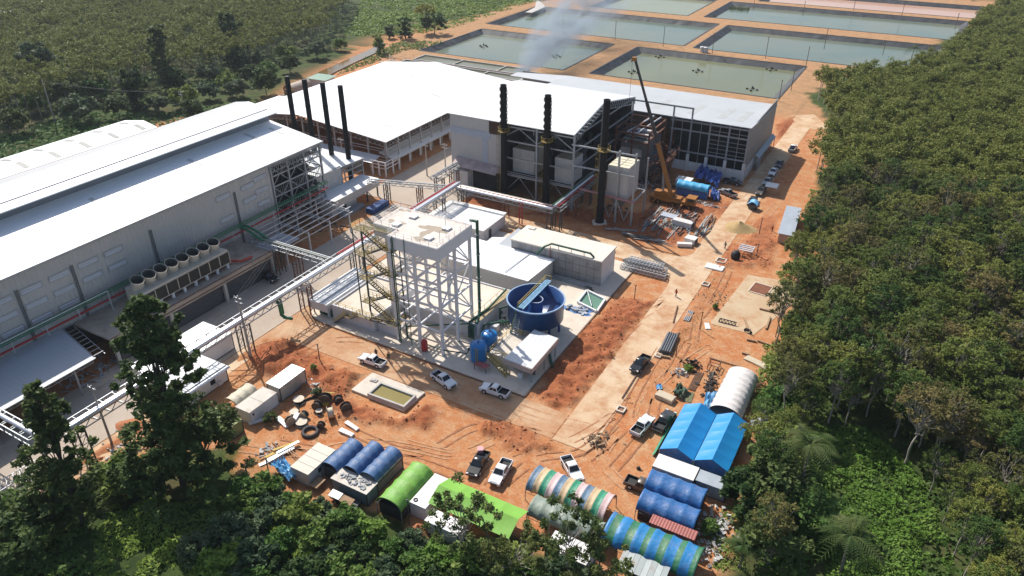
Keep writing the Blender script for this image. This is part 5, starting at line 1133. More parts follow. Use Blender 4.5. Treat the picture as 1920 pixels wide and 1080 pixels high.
container('storage_container','white container below the lime gable tent, half under a feathery tree',-44.8,-39.6,55.3,57.5,2.45,corr((.55,.56,.57)),CWHITE)
container('storage_container','red oxide ribbed container between blue and blue-green arched tents',-18.3,-12.2,69.7,71.2,2.5,corr((.32,.09,.07)),M('red_container_roof', (.36,.12,.10), .7, 0, .15, .6, rib=('X', .4, .05), dirt=(.2,.08,.06), damt=.5))
container('storage_container','long white-roofed container between the blue gable tents and the blue arched tents',-21.6,-15.6,80,82.8,2.5,corr((.5,.5,.5)),M('pinkish_white_roof', (.72,.68,.65), .7, 0, .05, .5))
container('storage_container','grey container hidden behind the white-roofed one at the trees',-15.3,-11,80.5,82.8,2.3,corr((.25,.29,.33)),M('grey_container_roof', (.34,.38,.42), .6))
container('storage_container','white container with pale blue side, under the trees by the grey arched tent',-28.6,-22.9,59.2,62.2,2.5,corr((.4,.5,.6)),CWHITE)
container('office_container','white office container with stained roof and a dark vent, by the cable drums',-85.3,-82.2,59.7,65.6,2.5,PANEL,DIRTYROOF,1,[('r',.5,1.5,1.9,.35)])
t = container('tool_shed','tall silver sheet shed with a flat pale roof, behind the cable drums',-85.0,-82.1,66.3,72.3,3.0,M('silver_sheet', (.42,.40,.36), .4, .3, .2, .5, rib=('Y', .4, .04)),M('pale_silver_roof', (.62,.64,.65), .45, .2, .05, .3, rib=('Y', .5, .02)),0,(),None,'shed')
container('tool_shed','olive green ribbed container at the edge of the big dark tree',-88.0,-82.1,55.8,57.9,2.5,corr((.20,.24,.09)),M('olive_roof', (.30,.32,.14), .7, 0, .15, .6, rib=('X', .4, .05)))
container('tool_shed','long white-roofed block beneath the silver pipe rack, nearest the hall',-108.6,-101.2,57.5,73.6,3.6,WHITE_WALL,WHITE_ROOF,0,(),None,'building')
t = container('site_office','low white site office with a wide flat roof beside the lattice trestle',-100.9,-94.7,56.6,66.2,3.3,WHITE_WALL,M('grey_white_office_roof', (.60,.62,.64), .6, 0, .05, .3),0,[('r',2,1.2,2.1,1),('r',6,1.2,2.1,1)],None,'building')
mb = MB(); mb.box(-94.6,-93.7,57,66.4,3.0,3.15); mb.build('front_awning', M('white_awning', (.75,.75,.75), .5), t)
mb = MB(); mb.box(-94.1,-93.8,63.5,64.4,.8,1.5); mb.build('air_conditioner', STEEL_L, t)
t = thing('roadside_shed', 'grey sheet-roofed shed at the plantation edge right of the road', 'shed', (-21.4,175,0)); mb = MB()
c = W(1475,385,3), W(1503,390,3), W(1488,443,2.8), W(1458,437,2.8); mb.sheet(c[3],c[2],c[1],c[0],.08); mb.build('roof', M('blue_grey_shed_roof', (.36,.40,.45), .5, .1, .1, .5, rib=('Y', 1.2, .04)), t)
mb = MB(); cen = sum(c, Vector())/4; mb.obox(px2(cen),ang(c[3],c[0])-math.pi/2,3.0,15.5,0,2.7); mb.build('wall', M('peach_wall', (.5,.36,.27)), t)
# ---- sheeted tents
def arch_tent(label, x0, x1, y0, y1, zs, zt, mats, axis='Y', stripes=None, ribs=6, gaps=True, closed=False, posts=True, group='arched sheet tents'):
    t = thing('arched_tent', label, 'tent', ((x0+x1)/2,(y0+y1)/2,0), 0, group)
    L0, L1, c0, c1 = (y0,y1,x0,x1) if axis == 'Y' else (x0,x1,y0,y1)
    cc, hw = (c0+c1)/2, (c1-c0)/2; nu = 14; nv = ribs*8 if ribs < 10 else ribs*4; mb = MB(); rnd = random.Random(sum(map(ord, label)))
    ph = [rnd.uniform(0,6) for _ in range(8)]
    def P(u, v, off=0):
        a = math.pi*u; sag = abs(math.sin(math.pi*v*ribs)); s = L0+(L1-L0)*v
        wr = .010*math.sin(a*13+ph[0]+v*9)*math.sin(v*19+ph[1])
        r_ = 1-.07*sag**.85+wr*sag; c_ = cc-hw*math.cos(a)*r_; z = zs+(zt-zs)*math.sin(a)**.85*r_-(.18*abs(math.cos(a))**6)+off
        return Vector((c_, s, z)) if axis == 'Y' else Vector((s, -c_+2*cc, z))
    V = [P(i/nu, j/nv) for j in range(nv+1) for i in range(nu+1)]; mi = []
    for j in range(nv):
        mb.cur = (stripes((j+.5)/nv) if stripes else 0)
        for i in range(nu):
            a = j*(nu+1)+i; q = [a, a+1, a+nu+2, a+nu+1]; mb.f.append(q if axis == 'Y' else q[::-1]); mb.sm.append(True); mb.mi.append(mb.cur)
    mb.v = [tuple(p) for p in V]; mb.cuts = [(0,0)]
    o = mb.build('cover', mats, t)
    bm_m = o.modifiers.new('thickness', 'SOLIDIFY'); bm_m.thickness = .03; bm_m.offset = -1
    mb = MB()
    for j in range(ribs+1):
        pts = [P(i/10, j/ribs, -.14) for i in range(11)]
        for a, b_ in zip(pts, pts[1:]): mb.bar(a, b_, .05)
    for s in (0, .5, 1): mb.bar(P(s,0,-.3), P(s,1,-.3), .05)
    mb.build('hoops', STEEL_D, t)
    if posts:
        mb = MB()
        for j in range(0, ribs+1, 2):
            for s in (.01,.99): p = P(s, j/ribs); mb.bar((p.x,p.y,0),(p.x,p.y,p.z-.05),.09)
        mb.build('post', STEEL, t)
    if closed:
        mb = MB(); mb.box(x0+.25,x1-.25,y0+.25,y1-.25,.05,zs-.1); mb.build('side_sheet', closed, t)
    return t
def tarp(nm, c, rough=.55): return M(nm, c, rough, 0, .16, .8, bump=.09, bscale=1.6, dirt=(.45*.6+c[0]*.4,.29*.6+c[1]*.4,.18*.6+c[2]*.4), dscale=.7, damt=.35)
NAVY = tarp('navy_tent_sheet', (.045,.12,.27)); LIME = tarp('lime_tent_sheet', (.15,.36,.045)); ROYAL = tarp('royal_blue_sheet', (.025,.125,.33), .5); SKY = tarp('sky_blue_sheet', (.05,.40,.68)); GREENS = tarp('sea_green_sheet', (.03,.26,.15)); SAND = tarp('sand_sheet', (.55,.40,.23)); PINK = tarp('pale_pink_sheet', (.62,.44,.43)); STEELB = tarp('slate_blue_sheet', (.10,.18,.27)); SAGE = tarp('sage_grey_sheet', (.22,.27,.22)); AZURE = tarp('azure_sheet', (.02,.20,.46), .48); GRN2 = tarp('deep_green_sheet', (.03,.17,.085), .48); PEARL = tarp('pearl_white_sheet', (.70,.66,.63), .5)
FLATBLUE = M('bright_blue_sheet', (.012,.24,.56), .45, 0, .05, .3, bump=.02, bscale=1.5)
arch_tent('left of three navy arched covers in a row, next to the cream-roofed office container',-64.2,-61.0,56.4,62.4,2.3,3.5,NAVY,ribs=4,closed=STEEL_D,group='navy arched covers')
arch_tent('middle of three navy arched covers in a row',-60.95,-58.0,57.4,63.5,2.3,3.5,NAVY,ribs=4,closed=STEEL_D,group='navy arched covers')
arch_tent('right of three navy arched covers, resting on a brown-grey container',-57.95,-54.9,57.6,63.9,2.35,3.5,NAVY,ribs=4,posts=False,group='navy arched covers')
arch_tent('lime green arched tent with four bays between containers',-52.9,-48.6,55.0,63.0,2.1,3.6,LIME,ribs=4,closed=INNER_SHADE)
arch_tent('arched tent in stripes of slate blue, sand, green and pink',-35.9,-24.0,67.2,72.2,2.0,3.5,[STEELB,SAND,GREENS,PINK],'X',lambda v: int(v*12+.001) % 4,ribs=12)
arch_tent('sage grey arched tent just below the striped one, behind a tree',-33.6,-23.2,63.3,67.0,1.9,3.2,SAGE,'X',ribs=6)
arch_tent('arched tent in broad azure and deep green bands at the bottom right',-22.9,-10.5,63.8,69.2,2.1,3.7,[AZURE,GRN2],'X',lambda v: 1 if (v*5.6+.28) % 1 > .56 else 0,ribs=6)
arch_tent('royal blue arched tent, nearer of the two beside the red container',-20.9,-12.8,71.4,75.2,2.1,3.4,ROYAL,'X',ribs=4,closed=INNER_SHADE,group='royal blue arched tents')
arch_tent('royal blue arched tent, further of the two, touching the white-roofed container',-21.3,-13.1,75.4,79.4,2.1,3.4,ROYAL,'X',ribs=4,closed=INNER_SHADE,group='royal blue arched tents')
arch_tent('pearl white arched tent behind the right blue gable tent',-18.4,-13.0,96.6,108.4,2.0,4.0,PEARL,ribs=8,closed=M('grey_side_sheet', (.35,.35,.36)))
arch_tent('cream arched cover beside the white office container with stained roof',-89.2,-85.5,60.3,64.9,1.2,2.9,tarp('cream_sheet', (.56,.50,.37), .6),ribs=3,posts=False)
arch_tent('small bright blue arched tent beside the mobile crane',-52.8,-44.2,183.2,186.6,2.4,3.7,SKY,'X',ribs=4,closed=M('blue_side_sheet', (.03,.13,.40), .5))
def gable_tent(label, x0, x1, y0, y1, ze, zr, m, axis='Y', walls=None, group='gable sheet tents', bays=5):
    t = thing('gable_tent', label, 'tent', ((x0+x1)/2,(y0+y1)/2,0), 0, group)
    mb = MB(); rnd = random.Random(len(label))
    for sd in (0,1):
        def fn(u, v, sd=sd):
            s = abs(math.sin(math.pi*v*bays)); w_ = u if sd == 0 else 1-u
            z = ze+(zr-ze)*w_-.10*s*math.sin(math.pi*u)
            if axis == 'Y':
                xm = (x0+x1)/2; x = x0+(xm-x0)*u if sd == 0 else xm+(x1-xm)*u; return Vector((x, y0+(y1-y0)*v, z))
            ym = (y0+y1)/2; y = y0+(ym-y0)*u if sd == 0 else ym+(y1-ym)*u; return Vector((x0+(x1-x0)*(1-v), y, z))
        mb.grid(fn, 6, bays*4, False)
    mb.cuts = [(0,0)]; o = mb.build('cover', m, t); md = o.modifiers.new('thickness', 'SOLIDIFY'); md.thickness = .03; md.offset = -1
    mb = MB()
    for k in range(bays+1):
        f = k/bays
        for e in (0,1):
            x, y = ((x0 if e == 0 else x1), y0+(y1-y0)*f) if axis == 'Y' else (x0+(x1-x0)*f, (y0 if e == 0 else y1))
            mb.bar((x,y,0),(x,y,ze-.05),.1)
    mb.build('post', STEEL, t)
    if walls:
        mb = MB()
        if axis == 'Y':
            for y in (y0+.05,y1-.05): mb.add([(x0,y,.3),(x1,y,.3),(x1,y,ze-.02),((x0+x1)/2,y,zr-.05),(x0,y,ze-.02)], [(0,1,2,3,4)])
        EACH.add('gable_sheet'); mb.build('gable_sheet', walls, t)
        mb = MB(); mb.box(x0+.3,x1-.3,y0+.4,y1-.4,.05,ze-.3); mb.build('inside_store', INNER_SHADE, t)
    return t
gable_tent('left of the two bright blue gable tents, beside the charcoal pickup',-22.0,-16.8,84.0,96.0,2.4,3.7,FLATBLUE,'Y',ROYAL,'bright blue gable tents')
gable_tent('right of the two bright blue gable tents, in front of the pearl white arched tent',-16.7,-11.7,84.2,96.2,2.4,3.7,FLATBLUE,'Y',ROYAL,'bright blue gable tents')
gable_tent('lime green gable tent along the front edge, partly behind a feathery tree',-46.2,-33.4,58.0,63.4,2.5,3.6,M('flat_lime_sheet', (.20,.44,.06), .6, 0, .06, .4, bump=.02, bscale=1.5),'X',None,None,4)
mb = MB(); mb.grid(lambda u, v: Vector((-23.2+.9*u, 84.5+11*v, .2+2.1*u*u)), 4, 8); one('green_side_sheet', mb, GREENS, 'green sheet sloping down the left side of the left blue gable tent', 'sheet')
t = thing('sheet_shelter', 'low lean-to of grey and rust stained roof sheets below the azure and green tent', 'shelter', (-16.5,63,0)); mb = MB()
for k in range(8): mb.cur = (0,1,0,0,1,0,1,0)[k]; mb.sheet((-19.6+.77*k,61.4,1.9),(-19.6+.77*k+.74,61.4,1.9),(-19.6+.77*k+.74,64.2,2.5),(-19.6+.77*k,64.2,2.5),.03)
mb.cuts = [(0,0)]; mb.build('roof', [M('grey_old_sheet', (.38,.42,.41), .5, .1, .1, .6, dirt=(.3,.12,.06), dscale=.6, damt=.8), M('pale_old_sheet', (.5,.54,.52), .5, 0, .1, .6)], t); mb = MB()
for x in (-19.4,-16.5,-13.7): mb.bar((x,61.6,0),(x,61.6,1.85),.1)
mb.build('post', WOOD, t); mb = MB(); mb.box(-19.3,-13.8,62.5,64,.0,1.6); mb.build('stored_goods', INNER_SHADE, t)
# crumpled sheets
def crumple(name, label, pts, z0, z1, m, seed=1, n=10, cat='sheet'):
    a, b_, c_, d_ = [Vector((p.x,p.y,0)) for p in pts]; rr = np.random.default_rng(seed).random((n+1, n+1)); mb = MB()
    mb.grid(lambda u, v: (a.lerp(b_,u).lerp(d_.lerp(c_,u),v))+Vector((0,0,z0+(z1-z0)*rr[int(round(u*n)),int(round(v*n))])), n, n, False)
    return one(name, mb, m, label, cat)
LB = tarp('pale_blue_tarp', (.12,.36,.60), .45)
crumple('tarpaulin','pale blue tarpaulin slumped over stores beside the cream-roofed office container',PX((508,880),(535,868),(562,900),(545,912)),.7,1.7,LB,3)
crumple('tarpaulin','pale blue tarpaulin hanging beside the pearl white tent',[W(1322,742,1),W(1348,738,1),W(1338,772,1),W(1318,768,1)],.8,1.8,LB,4,7)
crumple('tarpaulin','long sky blue tarpaulin on the bank at the lower left edge',PX((-20,985),(38,945),(52,955),(-10,1010)),.5,1.1,tarp('cyan_tarp', (.05,.30,.55), .5),5)
crumple('tarpaulin','dark blue tarpaulin draped over stores behind the small bright blue arched tent',PX((1300,342),(1312,320),(1352,340),(1345,358)),.8,3.0,tarp('dark_blue_tarp', (.02,.07,.28), .4),6)
crumple('tarpaulin','blue tarpaulin skirt trailing off the right end of the small bright blue arched tent',PX((1330,378),(1334,358),(1350,368),(1348,380)),.2,1.8,tarp('mid_blue_tarp', (.03,.10,.33), .5),7,7)
crumple('tarpaulin','dark green tarpaulin heaped beside the beige mattress',PX((1258,742),(1272,722),(1292,735),(1278,752)),.2,1.3,tarp('olive_green_tarp', (.03,.07,.04), .7),8,7)
crumple('tarpaulin','flat olive sheet lying by the left blue gable tent',PX((1280,752),(1287,734),(1302,738),(1295,756)),.06,.14,tarp('olive_flat_sheet', (.12,.13,.06), .8),9,4)
crumple('tarpaulin','small blue tarpaulin scrap near the trash heap',PX((1229,724),(1240,722),(1241,732),(1231,733)),.1,.5,LB,10,4)
container('storage_container','small white cabin behind the dark blue tarpaulin near the back building',-54.5,-50.5,188,191,2.4,PANEL,CWHITE)
# ---- stand of the flooded pit
t = thing('inspection_pit', 'rectangular concrete pit full of olive water on a pale slab', 'pit', (-68,77,0)); mb = MB(); s4 = [px2(W(*p)) for p in ((659,733),(699,701),(797,738),(757,772))]
mb.prism(s4,-.5,.32); mb.build('slab', M('pale_pit_slab', (.60,.54,.46), .85, 0, .08, .4, dirt=(.42,.3,.2), damt=.5), t)
r4 = [W(*p,.9) for p in ((691,737),(714,717),(778,741),(757,761))]; mb = MB()
for p, q in zip(r4, r4[1:]+r4[:1]): d = (q-p).normalized()*.17; mb.bar(Vector((p.x,p.y,.6))-d, Vector((q.x,q.y,.6))+d*.0-d*1, .35, .56)
mb.build('rim_wall', CONC, t); mb = MB(); mb.prism([px2(p) for p in r4],.325,.55); mb.build('water', water('olive_pit_water', (.25,.21,.085), (.28,.235,.10)), t)
p = W(701,713,.4); mb = MB(); mb.obox(px2(p),.1,1.3,.8,.325,.5); mb.obox(px2(p),.1,.7,.5,.505,.6); mb.build('manhole_cover', M('grey_cover', (.4,.38,.36)), t)
# ---- mobile crane
t = thing('mobile_crane', 'orange mobile crane with a long dark boom raised over the boiler', 'crane', (-51,176.5,0)); OR = M('orange_crane_paint', (.34,.135,.02), .5, 0, .2, .6, dirt=(.25,.12,.05), damt=.4)
mb = MB(); mb.box(-57.5,-45.2,175.2,177.8,1.1,1.9); mb.box(-56,-49,175.4,177.6,1.92,2.4); mb.build('chassis', OR, t)
mb = MB(); mb.box(-47.6,-45.1,175.1,177.9,1.95,3.2); cb = mb.build('driver_cab', OR, t); mb = MB(); mb.box(-45.09,-45.02,175.3,177.7,2.3,3.0); mb.box(-47,-45.4,175.02,175.09,2.3,3.0); mb.build('cab_window', GLASS, cb)
mb = MB(); mb.box(-54.5,-51.2,175.5,177.5,2.45,3.6); mb.box(-56.2,-54.52,175.6,177.4,2.45,3.3); mb.build('turntable', OR, t)
for x in (-56.3,-54.8,-50.8,-49.3,-46.4):
    for y in (175.2,177.8):
        mb = MB(); mb.tube((x,y-.25,.65),(x,y+.25,.65),.65,16); wh = mb.build('wheel', RUBBER, t); mb = MB(); mb.tube((x,y-.27,.65),(x,y-.26,.65),.35,10); mb.tube((x,y+.26,.65),(x,y+.27,.65),.35,10); mb.build('rim', OR, wh)
p0, p1, p2 = V3(-51.9,176,3.2), V3(-56.4,175,16.4), V3(-63.6,173.4,36.6)
mb = MB(); mb.bar(p0,p1,.9,1.0); mb.build('boom_base', OR, t); mb = MB(); mb.bar(p1-(p1-p0).normalized()*.5,p1.lerp(p2,.5),.68,.75); mb.bar(p1.lerp(p2,.49),p2,.5,.56); mb.build('boom_extension', M('dark_boom', (.05,.05,.048), .6, .2), t)
mb = MB(); mb.box(p2.x-.8,p2.x+.3,p2.y-.4,p2.y+.4,p2.z-.3,p2.z+.6); mb.bar(p2+V3(-.6,0,.5), p2+V3(-.9,0,-.6),.3); mb.build('boom_head', OR, t)
mb = MB(); mb.tube(V3(-54,176,3.3), p0.lerp(p1,.55), .3, 8); mb.build('lift_ram', STEEL, t); mb = MB(); mb.tube(p2+V3(-.7,0,-.3), V3(p2.x-.7,p2.y,16), .04, 5); mb.box(p2.x-.9,p2.x-.5,p2.y-.2,p2.y+.2,15.2,16); mb.build('hoist_rope', STEEL_D, t)
mb = MB()
for x in (-55.6,-48.3):
    for s in (-1,1): mb.bar((x,176.5,1.2),(x,176.5+s*3,1.2),.3); mb.bar((x,176.5+s*3,0),(x,176.5+s*3,1.3),.25); mb.obox((x,176.5+s*3),0,.8,.8,0,.1)
mb.build('outrigger', OR, t)
# ---- scrap yard: loose lengths of steel
scr = [M('scrap_steel_'+str(i), c, .7, .1, .3, .8) for i, c in enumerate(((.16,.17,.18),(.30,.31,.30),(.20,.09,.05),(.42,.40,.36),(.10,.10,.09)))]
regs = [((1190,430),(1225,385),(1310,400),(1290,450),120,1.0),((1290,455),(1330,402),(1345,412),(1315,455),26,1.0),((1160,432),(1200,452),(1285,470),(1180,438),26,.2),((1270,372),(1345,385),(1350,392),(1275,380),14,.1)]
k = 0
for a, b_, c_, d_, n_, along in regs:
    a, b_, c_, d_ = W(*a), W(*b_), W(*c_), W(*d_)
    for i in range(n_):
        p = a.lerp(b_,random.random()).lerp(d_.lerp(c_,random.random()),random.random()); th = (math.pi/2 if along > .5 else 0.1)+random.gauss(0,.16); L_ = random.uniform(2.5,8); w_ = random.choice((.12,.18,.26,.34))
        z = .1+.12*(k % 4); d = V3(math.cos(th),math.sin(th),0)*L_/2; mb = MB()
        if k % 3: mb.bar(p-d+V3(0,0,z), p+d+V3(0,0,z+random.uniform(0,.15)), w_, w_*random.choice((.5,1)))
        else: mb.tube(p-d+V3(0,0,z), p+d+V3(0,0,z), w_*.55, 8)
        mi_ = random.randrange(5)
        o = one('steel_length', mb, scr[mi_], ['loose dark length of steel lying in the scrap yard right of the boiler plant','loose grey length of steel lying in the scrap yard right of the boiler plant','loose rusty length of steel lying in the scrap yard right of the boiler plant','loose pale length of steel lying in the scrap yard right of the boiler plant','loose black length of steel lying in the scrap yard right of the boiler plant'][mi_], 'steel length', 'loose steel in the scrap yard'); k += 1
def clutter(name, label, cen, rx, ry, n_, zmax, m, seed, cat='scrap', s0=.2, s1=.9, kind='stuff'):
    r_ = random.Random(seed); c = W(*cen); mb = MB()
    for i in range(n_):
        x, y = c.x+r_.gauss(0,rx/2), c.y+r_.gauss(0,ry/2); h = zmax*math.exp(-((x-c.x)/rx)**2-((y-c.y)/ry)**2)
        p = V3(x,y,.06+h*r_.random()); d = V3(r_.uniform(-1,1),r_.uniform(-1,1),r_.uniform(-.3,.3))*r_.uniform(s0,s1); mb.bar(p, p+d, r_.uniform(.08,.5), r_.uniform(.04,.2), (r_.random(),r_.random(),1))
    o = one(name, mb, m, label, cat); o['kind'] = kind; return o
SC_L = M('pale_scrap', (.45,.44,.42), .7, 0, .5, 1.5); SC_D = M('dark_scrap', (.06,.055,.05), .8, 0, .6, 1.5); SC_R = M('rust_scrap', (.17,.09,.05), .85, 0, .5, 1.5)
clutter('scrap_heap','mixed pale scrap heap at the crane side of the scrap yard',(1215,352),5,3,70,1.2,SC_L,1); clutter('scrap_heap','dark scrap heap under the crane boom',(1225,345),7,5,110,1.6,SC_D,2,s1=1.6)
clutter('scrap_heap','rusty scrap heap in front of the boiler unit',(1210,330),6,5,90,2.0,SC_R,3,s1=1.8); clutter('scrap_heap','pale sheet scraps strewn below the small bright blue arched tent',(1325,385),4,1.6,50,.5,SC_L,4,s1=1.5)
clutter('scrap_heap','white plastic scraps heaped at the tree edge right of the red container',(1343,985),2.6,3.2,120,.9,M('grey_white_scrap', (.50,.50,.48), .6, 0, .4, 2.), 5,s0=.3,s1=.9); clutter('scrap_heap','brown and white rubbish strewn at the right end of the azure and green tent',(1335,1035),2,2.5,60,.6,SC_L,6)
clutter('scrap_heap','black bags and scraps heaped by the pale road side',(1297,685),1.6,1.4,60,1.3,M('black_bags', (.02,.02,.022), .4, 0, .6, 2.), 7); clutter('scrap_heap','grey cloth scraps heaped on weeds by the pale road side',(1275,700),1.5,1.3,40,.9,SC_L,8,s1=.6)
clutter('scrap_heap','dark pipes and rods heaped beside the pearl white tent',(1330,720),1.3,3.6,70,.8,SC_D,9,s0=.6,s1=1.6); clutter('scrap_heap','rusty pipe offcuts strewn right of the pearl white tent',(1420,715),1.4,3,40,.5,SC_R,10,s1=1.3)
clutter('scrap_heap','pale debris strewn among cable drums and the silver shed',(590,725),3,2,60,.4,SC_L,11,s1=.6); clutter('scrap_heap','white debris strewn under the left container row',(500,850),1.5,2,30,.4,SC_L,12)
clutter('scrap_heap','pale rubbish strewn on the bank near the leaning power pole',(215,845),2.5,2,40,.4,SC_L,13,s1=.5); clutter('scrap_heap','scattered planks and stones on the bare ground right of the road',(1335,560),3,4,30,.3,M('brown_debris', (.28,.2,.13), .9, 0, .4, 1.5),14,s1=.9)
clutter('scrap_heap','scrap timber and roots by the right road bend',(1120,830),2.2,2,40,.5,M('root_debris', (.22,.15,.09), .9, 0, .4, 1.5),15,s1=1.1); clutter('scrap_heap','dark equipment heap under the steel canopy frame',(620,430),5,4,50,1.2,SC_D,16,s1=1.4)
clutter('scrap_heap','stacked grey sheets in the shade under the wall canopy',(165,705),4,7,60,.6,M('grey_stacked_sheet', (.30,.32,.34), .5, .2, .3, 1.),17,s0=1,s1=2.5)
clutter('scrap_heap','dark clutter on the ground around the pink beam gantry',(1150,395),5,3,60,.8,SC_D,18); clutter('scrap_heap','pale fittings strewn at the foot of the middle big chimney',(1065,385),5,3,40,.5,SC_L,19,s1=.6)
clutter('scrap_heap','dark flower pots and scraps by the trailer below the blue-grey container',(640,940),2,1,25,.6,SC_D,20); clutter('scrap_heap','pale rocks strewn on the pond bank behind the warehouse',(740,110),8,5,60,.8,M('pale_rubble', (.5,.42,.36), .9, 0, .3, .5),21,s1=1.6)
for i, (c, sz, lb) in enumerate((((1280,425),(5,2.0,1.7),'big pale box duct standing in the scrap yard'),((1295,455),(2.6,2.2,1.4),'white box duct end lying at the scrap yard corner'),((1283,462),(3.4,1.0,.9),'long white duct piece at the near scrap yard corner'),((1254,408),(4,2.4,.7),'stack of pale blue panels in the scrap yard'))):
    p = W(*c); t = thing('duct_piece', lb, 'duct', p); mb = MB(); mb.obox(px2(p),-.1+.5*(i == 2),sz[0],sz[1],.1,sz[2]); mb.build('casing', M('duct_%d' % i, ((.62,.60,.58),(.68,.66,.62),(.72,.7,.66),(.42,.45,.52))[i], .6, 0, .08, .6), t)
    mb = MB(); mb.obox((p.x+sz[0]*.5*math.cos(-.1+.5*(i == 2)),p.y+sz[0]*.5*math.sin(-.1+.5*(i == 2))),-.1+.5*(i == 2),.06,sz[1]*.8,.25,sz[2]*.9); mb.build('end_shade_panel', BLACK, t)  # black panel paints the shade inside the hollow end
# ---- cable drums
DRUMW = M('drum_timber', (.36,.28,.19), .85, 0, .25, 2.); DRUMD = M('dark_brown_drum', (.10,.07,.05), .85, 0, .25, 2.); DRUMP = M('pale_drum_timber', (.62,.54,.43), .8, 0, .15, 2.)
def drum(c, r_, w_, label, flat=False, rz=0., flm=DRUMW, cable=RUBBER, z=0):
    t = thing('cable_drum', label, 'cable drum', (0,0,0), 0, 'cable drums in the yard'); h = w_/2
    for s in (-1,1):
        mb = MB()
        if flat: mb.tube((0,0,h+s*h-.04),(0,0,h+s*h+.04),r_,22)
        else: mb.tube((0,s*h-.04,r_),(0,s*h+.04,r_),r_,22)
        mb.build('flange', flm, t)
    mb = MB()
    if flat: mb.tube((0,0,.05),(0,0,w_-.05),r_*.72,18)
    else: mb.tube((0,-h+.05,r_),(0,h-.05,r_),r_*.72,18)
    mb.build('wound_cable', cable, t); p = W(*c); t.location = (p.x,p.y,z); t.rotation_euler = (0,0,rz)
drum((561,754),.95,.7,'pale cable drum lying flat, topmost by the silver shed',True,0,DRUMP); drum((552,776),.75,.5,'pale cable drum lying flat in the middle of the group',True,0,DRUMP); drum((566,796),.95,.6,'pale cable drum lying flat with a white panel leaning on it',True,0,DRUMP); drum((599,776),.55,.7,'small pale cable drum standing apart on its side',True,0,DRUMP)
drum((612,757),1.05,.9,'large dark cable drum on edge beside yellow timber',False,.5,DRUMD); drum((596,768),.85,.8,'dark cable drum on edge, left of the one by yellow timber',False,.3,DRUMD); drum((636,757),.8,1.0,'black cable drum on edge at the right top of the group',False,.9,DRUMD); drum((650,772),.95,.8,'black cable drum on edge, rightmost of the group',False,1.0,DRUMD)
drum((571,784),.7,.8,'brown cable drum on edge between the flat ones',False,.2); drum((545,796),.8,.7,'brown cable drum on edge beside the white panels',False,1.2); drum((621,783),1.1,.9,'big timber cable drum tipped beside a yellow post',False,-.7,DRUMW,DRUMP); drum((603,803),.65,.6,'small black cable drum nearest the camera',False,.4,DRUMD)
p = W(582,812); mb = MB(); mb.lathe((p.x,p.y,.0),[(.9,.05),(1.35,.05),(1.45,.3),(1.3,.55),(.95,.5),(.9,.1)],26,True,(False,False)); one('cable_coil', mb, M('dark_coil', (.06,.05,.05), .8, 0, .3, 3.), 'big dark coil of cable lying flat with blue rope inside', 'cable coil')
p = W(601,760); mb = MB(); pts = [p+V3(1.9*math.cos(a)-1.2,1.9*math.sin(a)*1.2-1,.2) for a in np.linspace(1.8,4.4,14)]; mb.path(pts,.16,6); one('loose_cable', mb, RUBBER, 'thick black cable curling between the cable drums', 'cable')
WP = M('white_panel', (.74,.73,.71), .5, 0, .06, 1.)
for i, (c, sx, sy, rz, z, lb) in enumerate((((530,793),3.2,.9,-.25,.3,'white panel bundle lying left of the flat drums'),((556,788),.8,1.7,.3,.9,'white panel leaning across the flat drums'),((660,800),3.0,.7,-.2,.3,'upper of two white panels near the navy covers'),((650,813),2.8,.8,-.05,.35,'lower of two white panels near the navy covers'),((488,790),3.6,.7,.95,.3,'white sheet stack along the wall of the stained-roof office'),((1340,502),4.0,2.4,0,.25,'white slab lying beside the road bend'),((1326,612),.9,2.2,.4,.12,'white board lying on bare ground right of the road'),((1418,680),4.4,1.6,-.3,.2,'beige board lying by the tree edge'),((1247,748),3.2,1.7,-.15,.75,'beige mattress lying beside the dark green tarpaulin'),((1240,756),.2,.2,0,.1,''))):
    if not lb: continue
    p = W(*c); mb = MB(); mb.obox(px2(p),rz,sx,sy,.06,z); mb.obox((p.x+.1,p.y-.08),rz+.06,sx*.9,sy*.85,z+.004,z+.07); one('flat_board', mb, WP if i < 7 else M('beige_board_%d' % i, (.52,.44,.32), .8, 0, .1, 1.), lb, 'panel')
# offcut sheets by the office container
for k in range(9):
    p = W(505+4.5*k,862-2.5*k+random.uniform(-8,8)); mb = MB(); mb.obox(px2(p),1.25+random.uniform(-.25,.25),random.uniform(2.6,4.6),random.uniform(.3,.7),.05+.07*k,.1+.07*k); one('offcut_sheet', mb, [STEEL_L,WP,STEEL,M('yellow_timber', (.50,.33,.06), .7)][k % 4 if k != 7 else 3], ['grey offcut sheet in the pile left of the cream-roofed container','white offcut sheet in the pile left of the cream-roofed container','dark offcut sheet in the pile left of the cream-roofed container','yellow board in the pile left of the cream-roofed container'][k % 4 if k != 7 else 3], 'sheet', 'offcuts left of the cream-roofed container')
for k in range(4):
    mb = MB(); p = W(520+12*k,838+6*k); mb.bar(p+V3(-1.4,.3,.2+.1*k), p+V3(1.6,-.5,.3+.1*k),.12); one('timber_length', mb, WOOD, 'timber length lying at the back of the offcut pile', 'timber', 'timber behind the offcut pile')
for i, c in enumerate(((616,745),(605,762))):
    p = W(*c); mb = MB()
    for q in range(4): mb.bar(p+V3(-.9,-.3+.2*q,.3+.08*q), p+V3(1.0,.1+.2*q,.5+.08*q), .16)
    one('yellow_timber', mb, bpy.data.materials['yellow_timber'], 'yellow timber bundle beside the '+('large dark drum' if i == 0 else 'dark drum on its left'), 'timber')
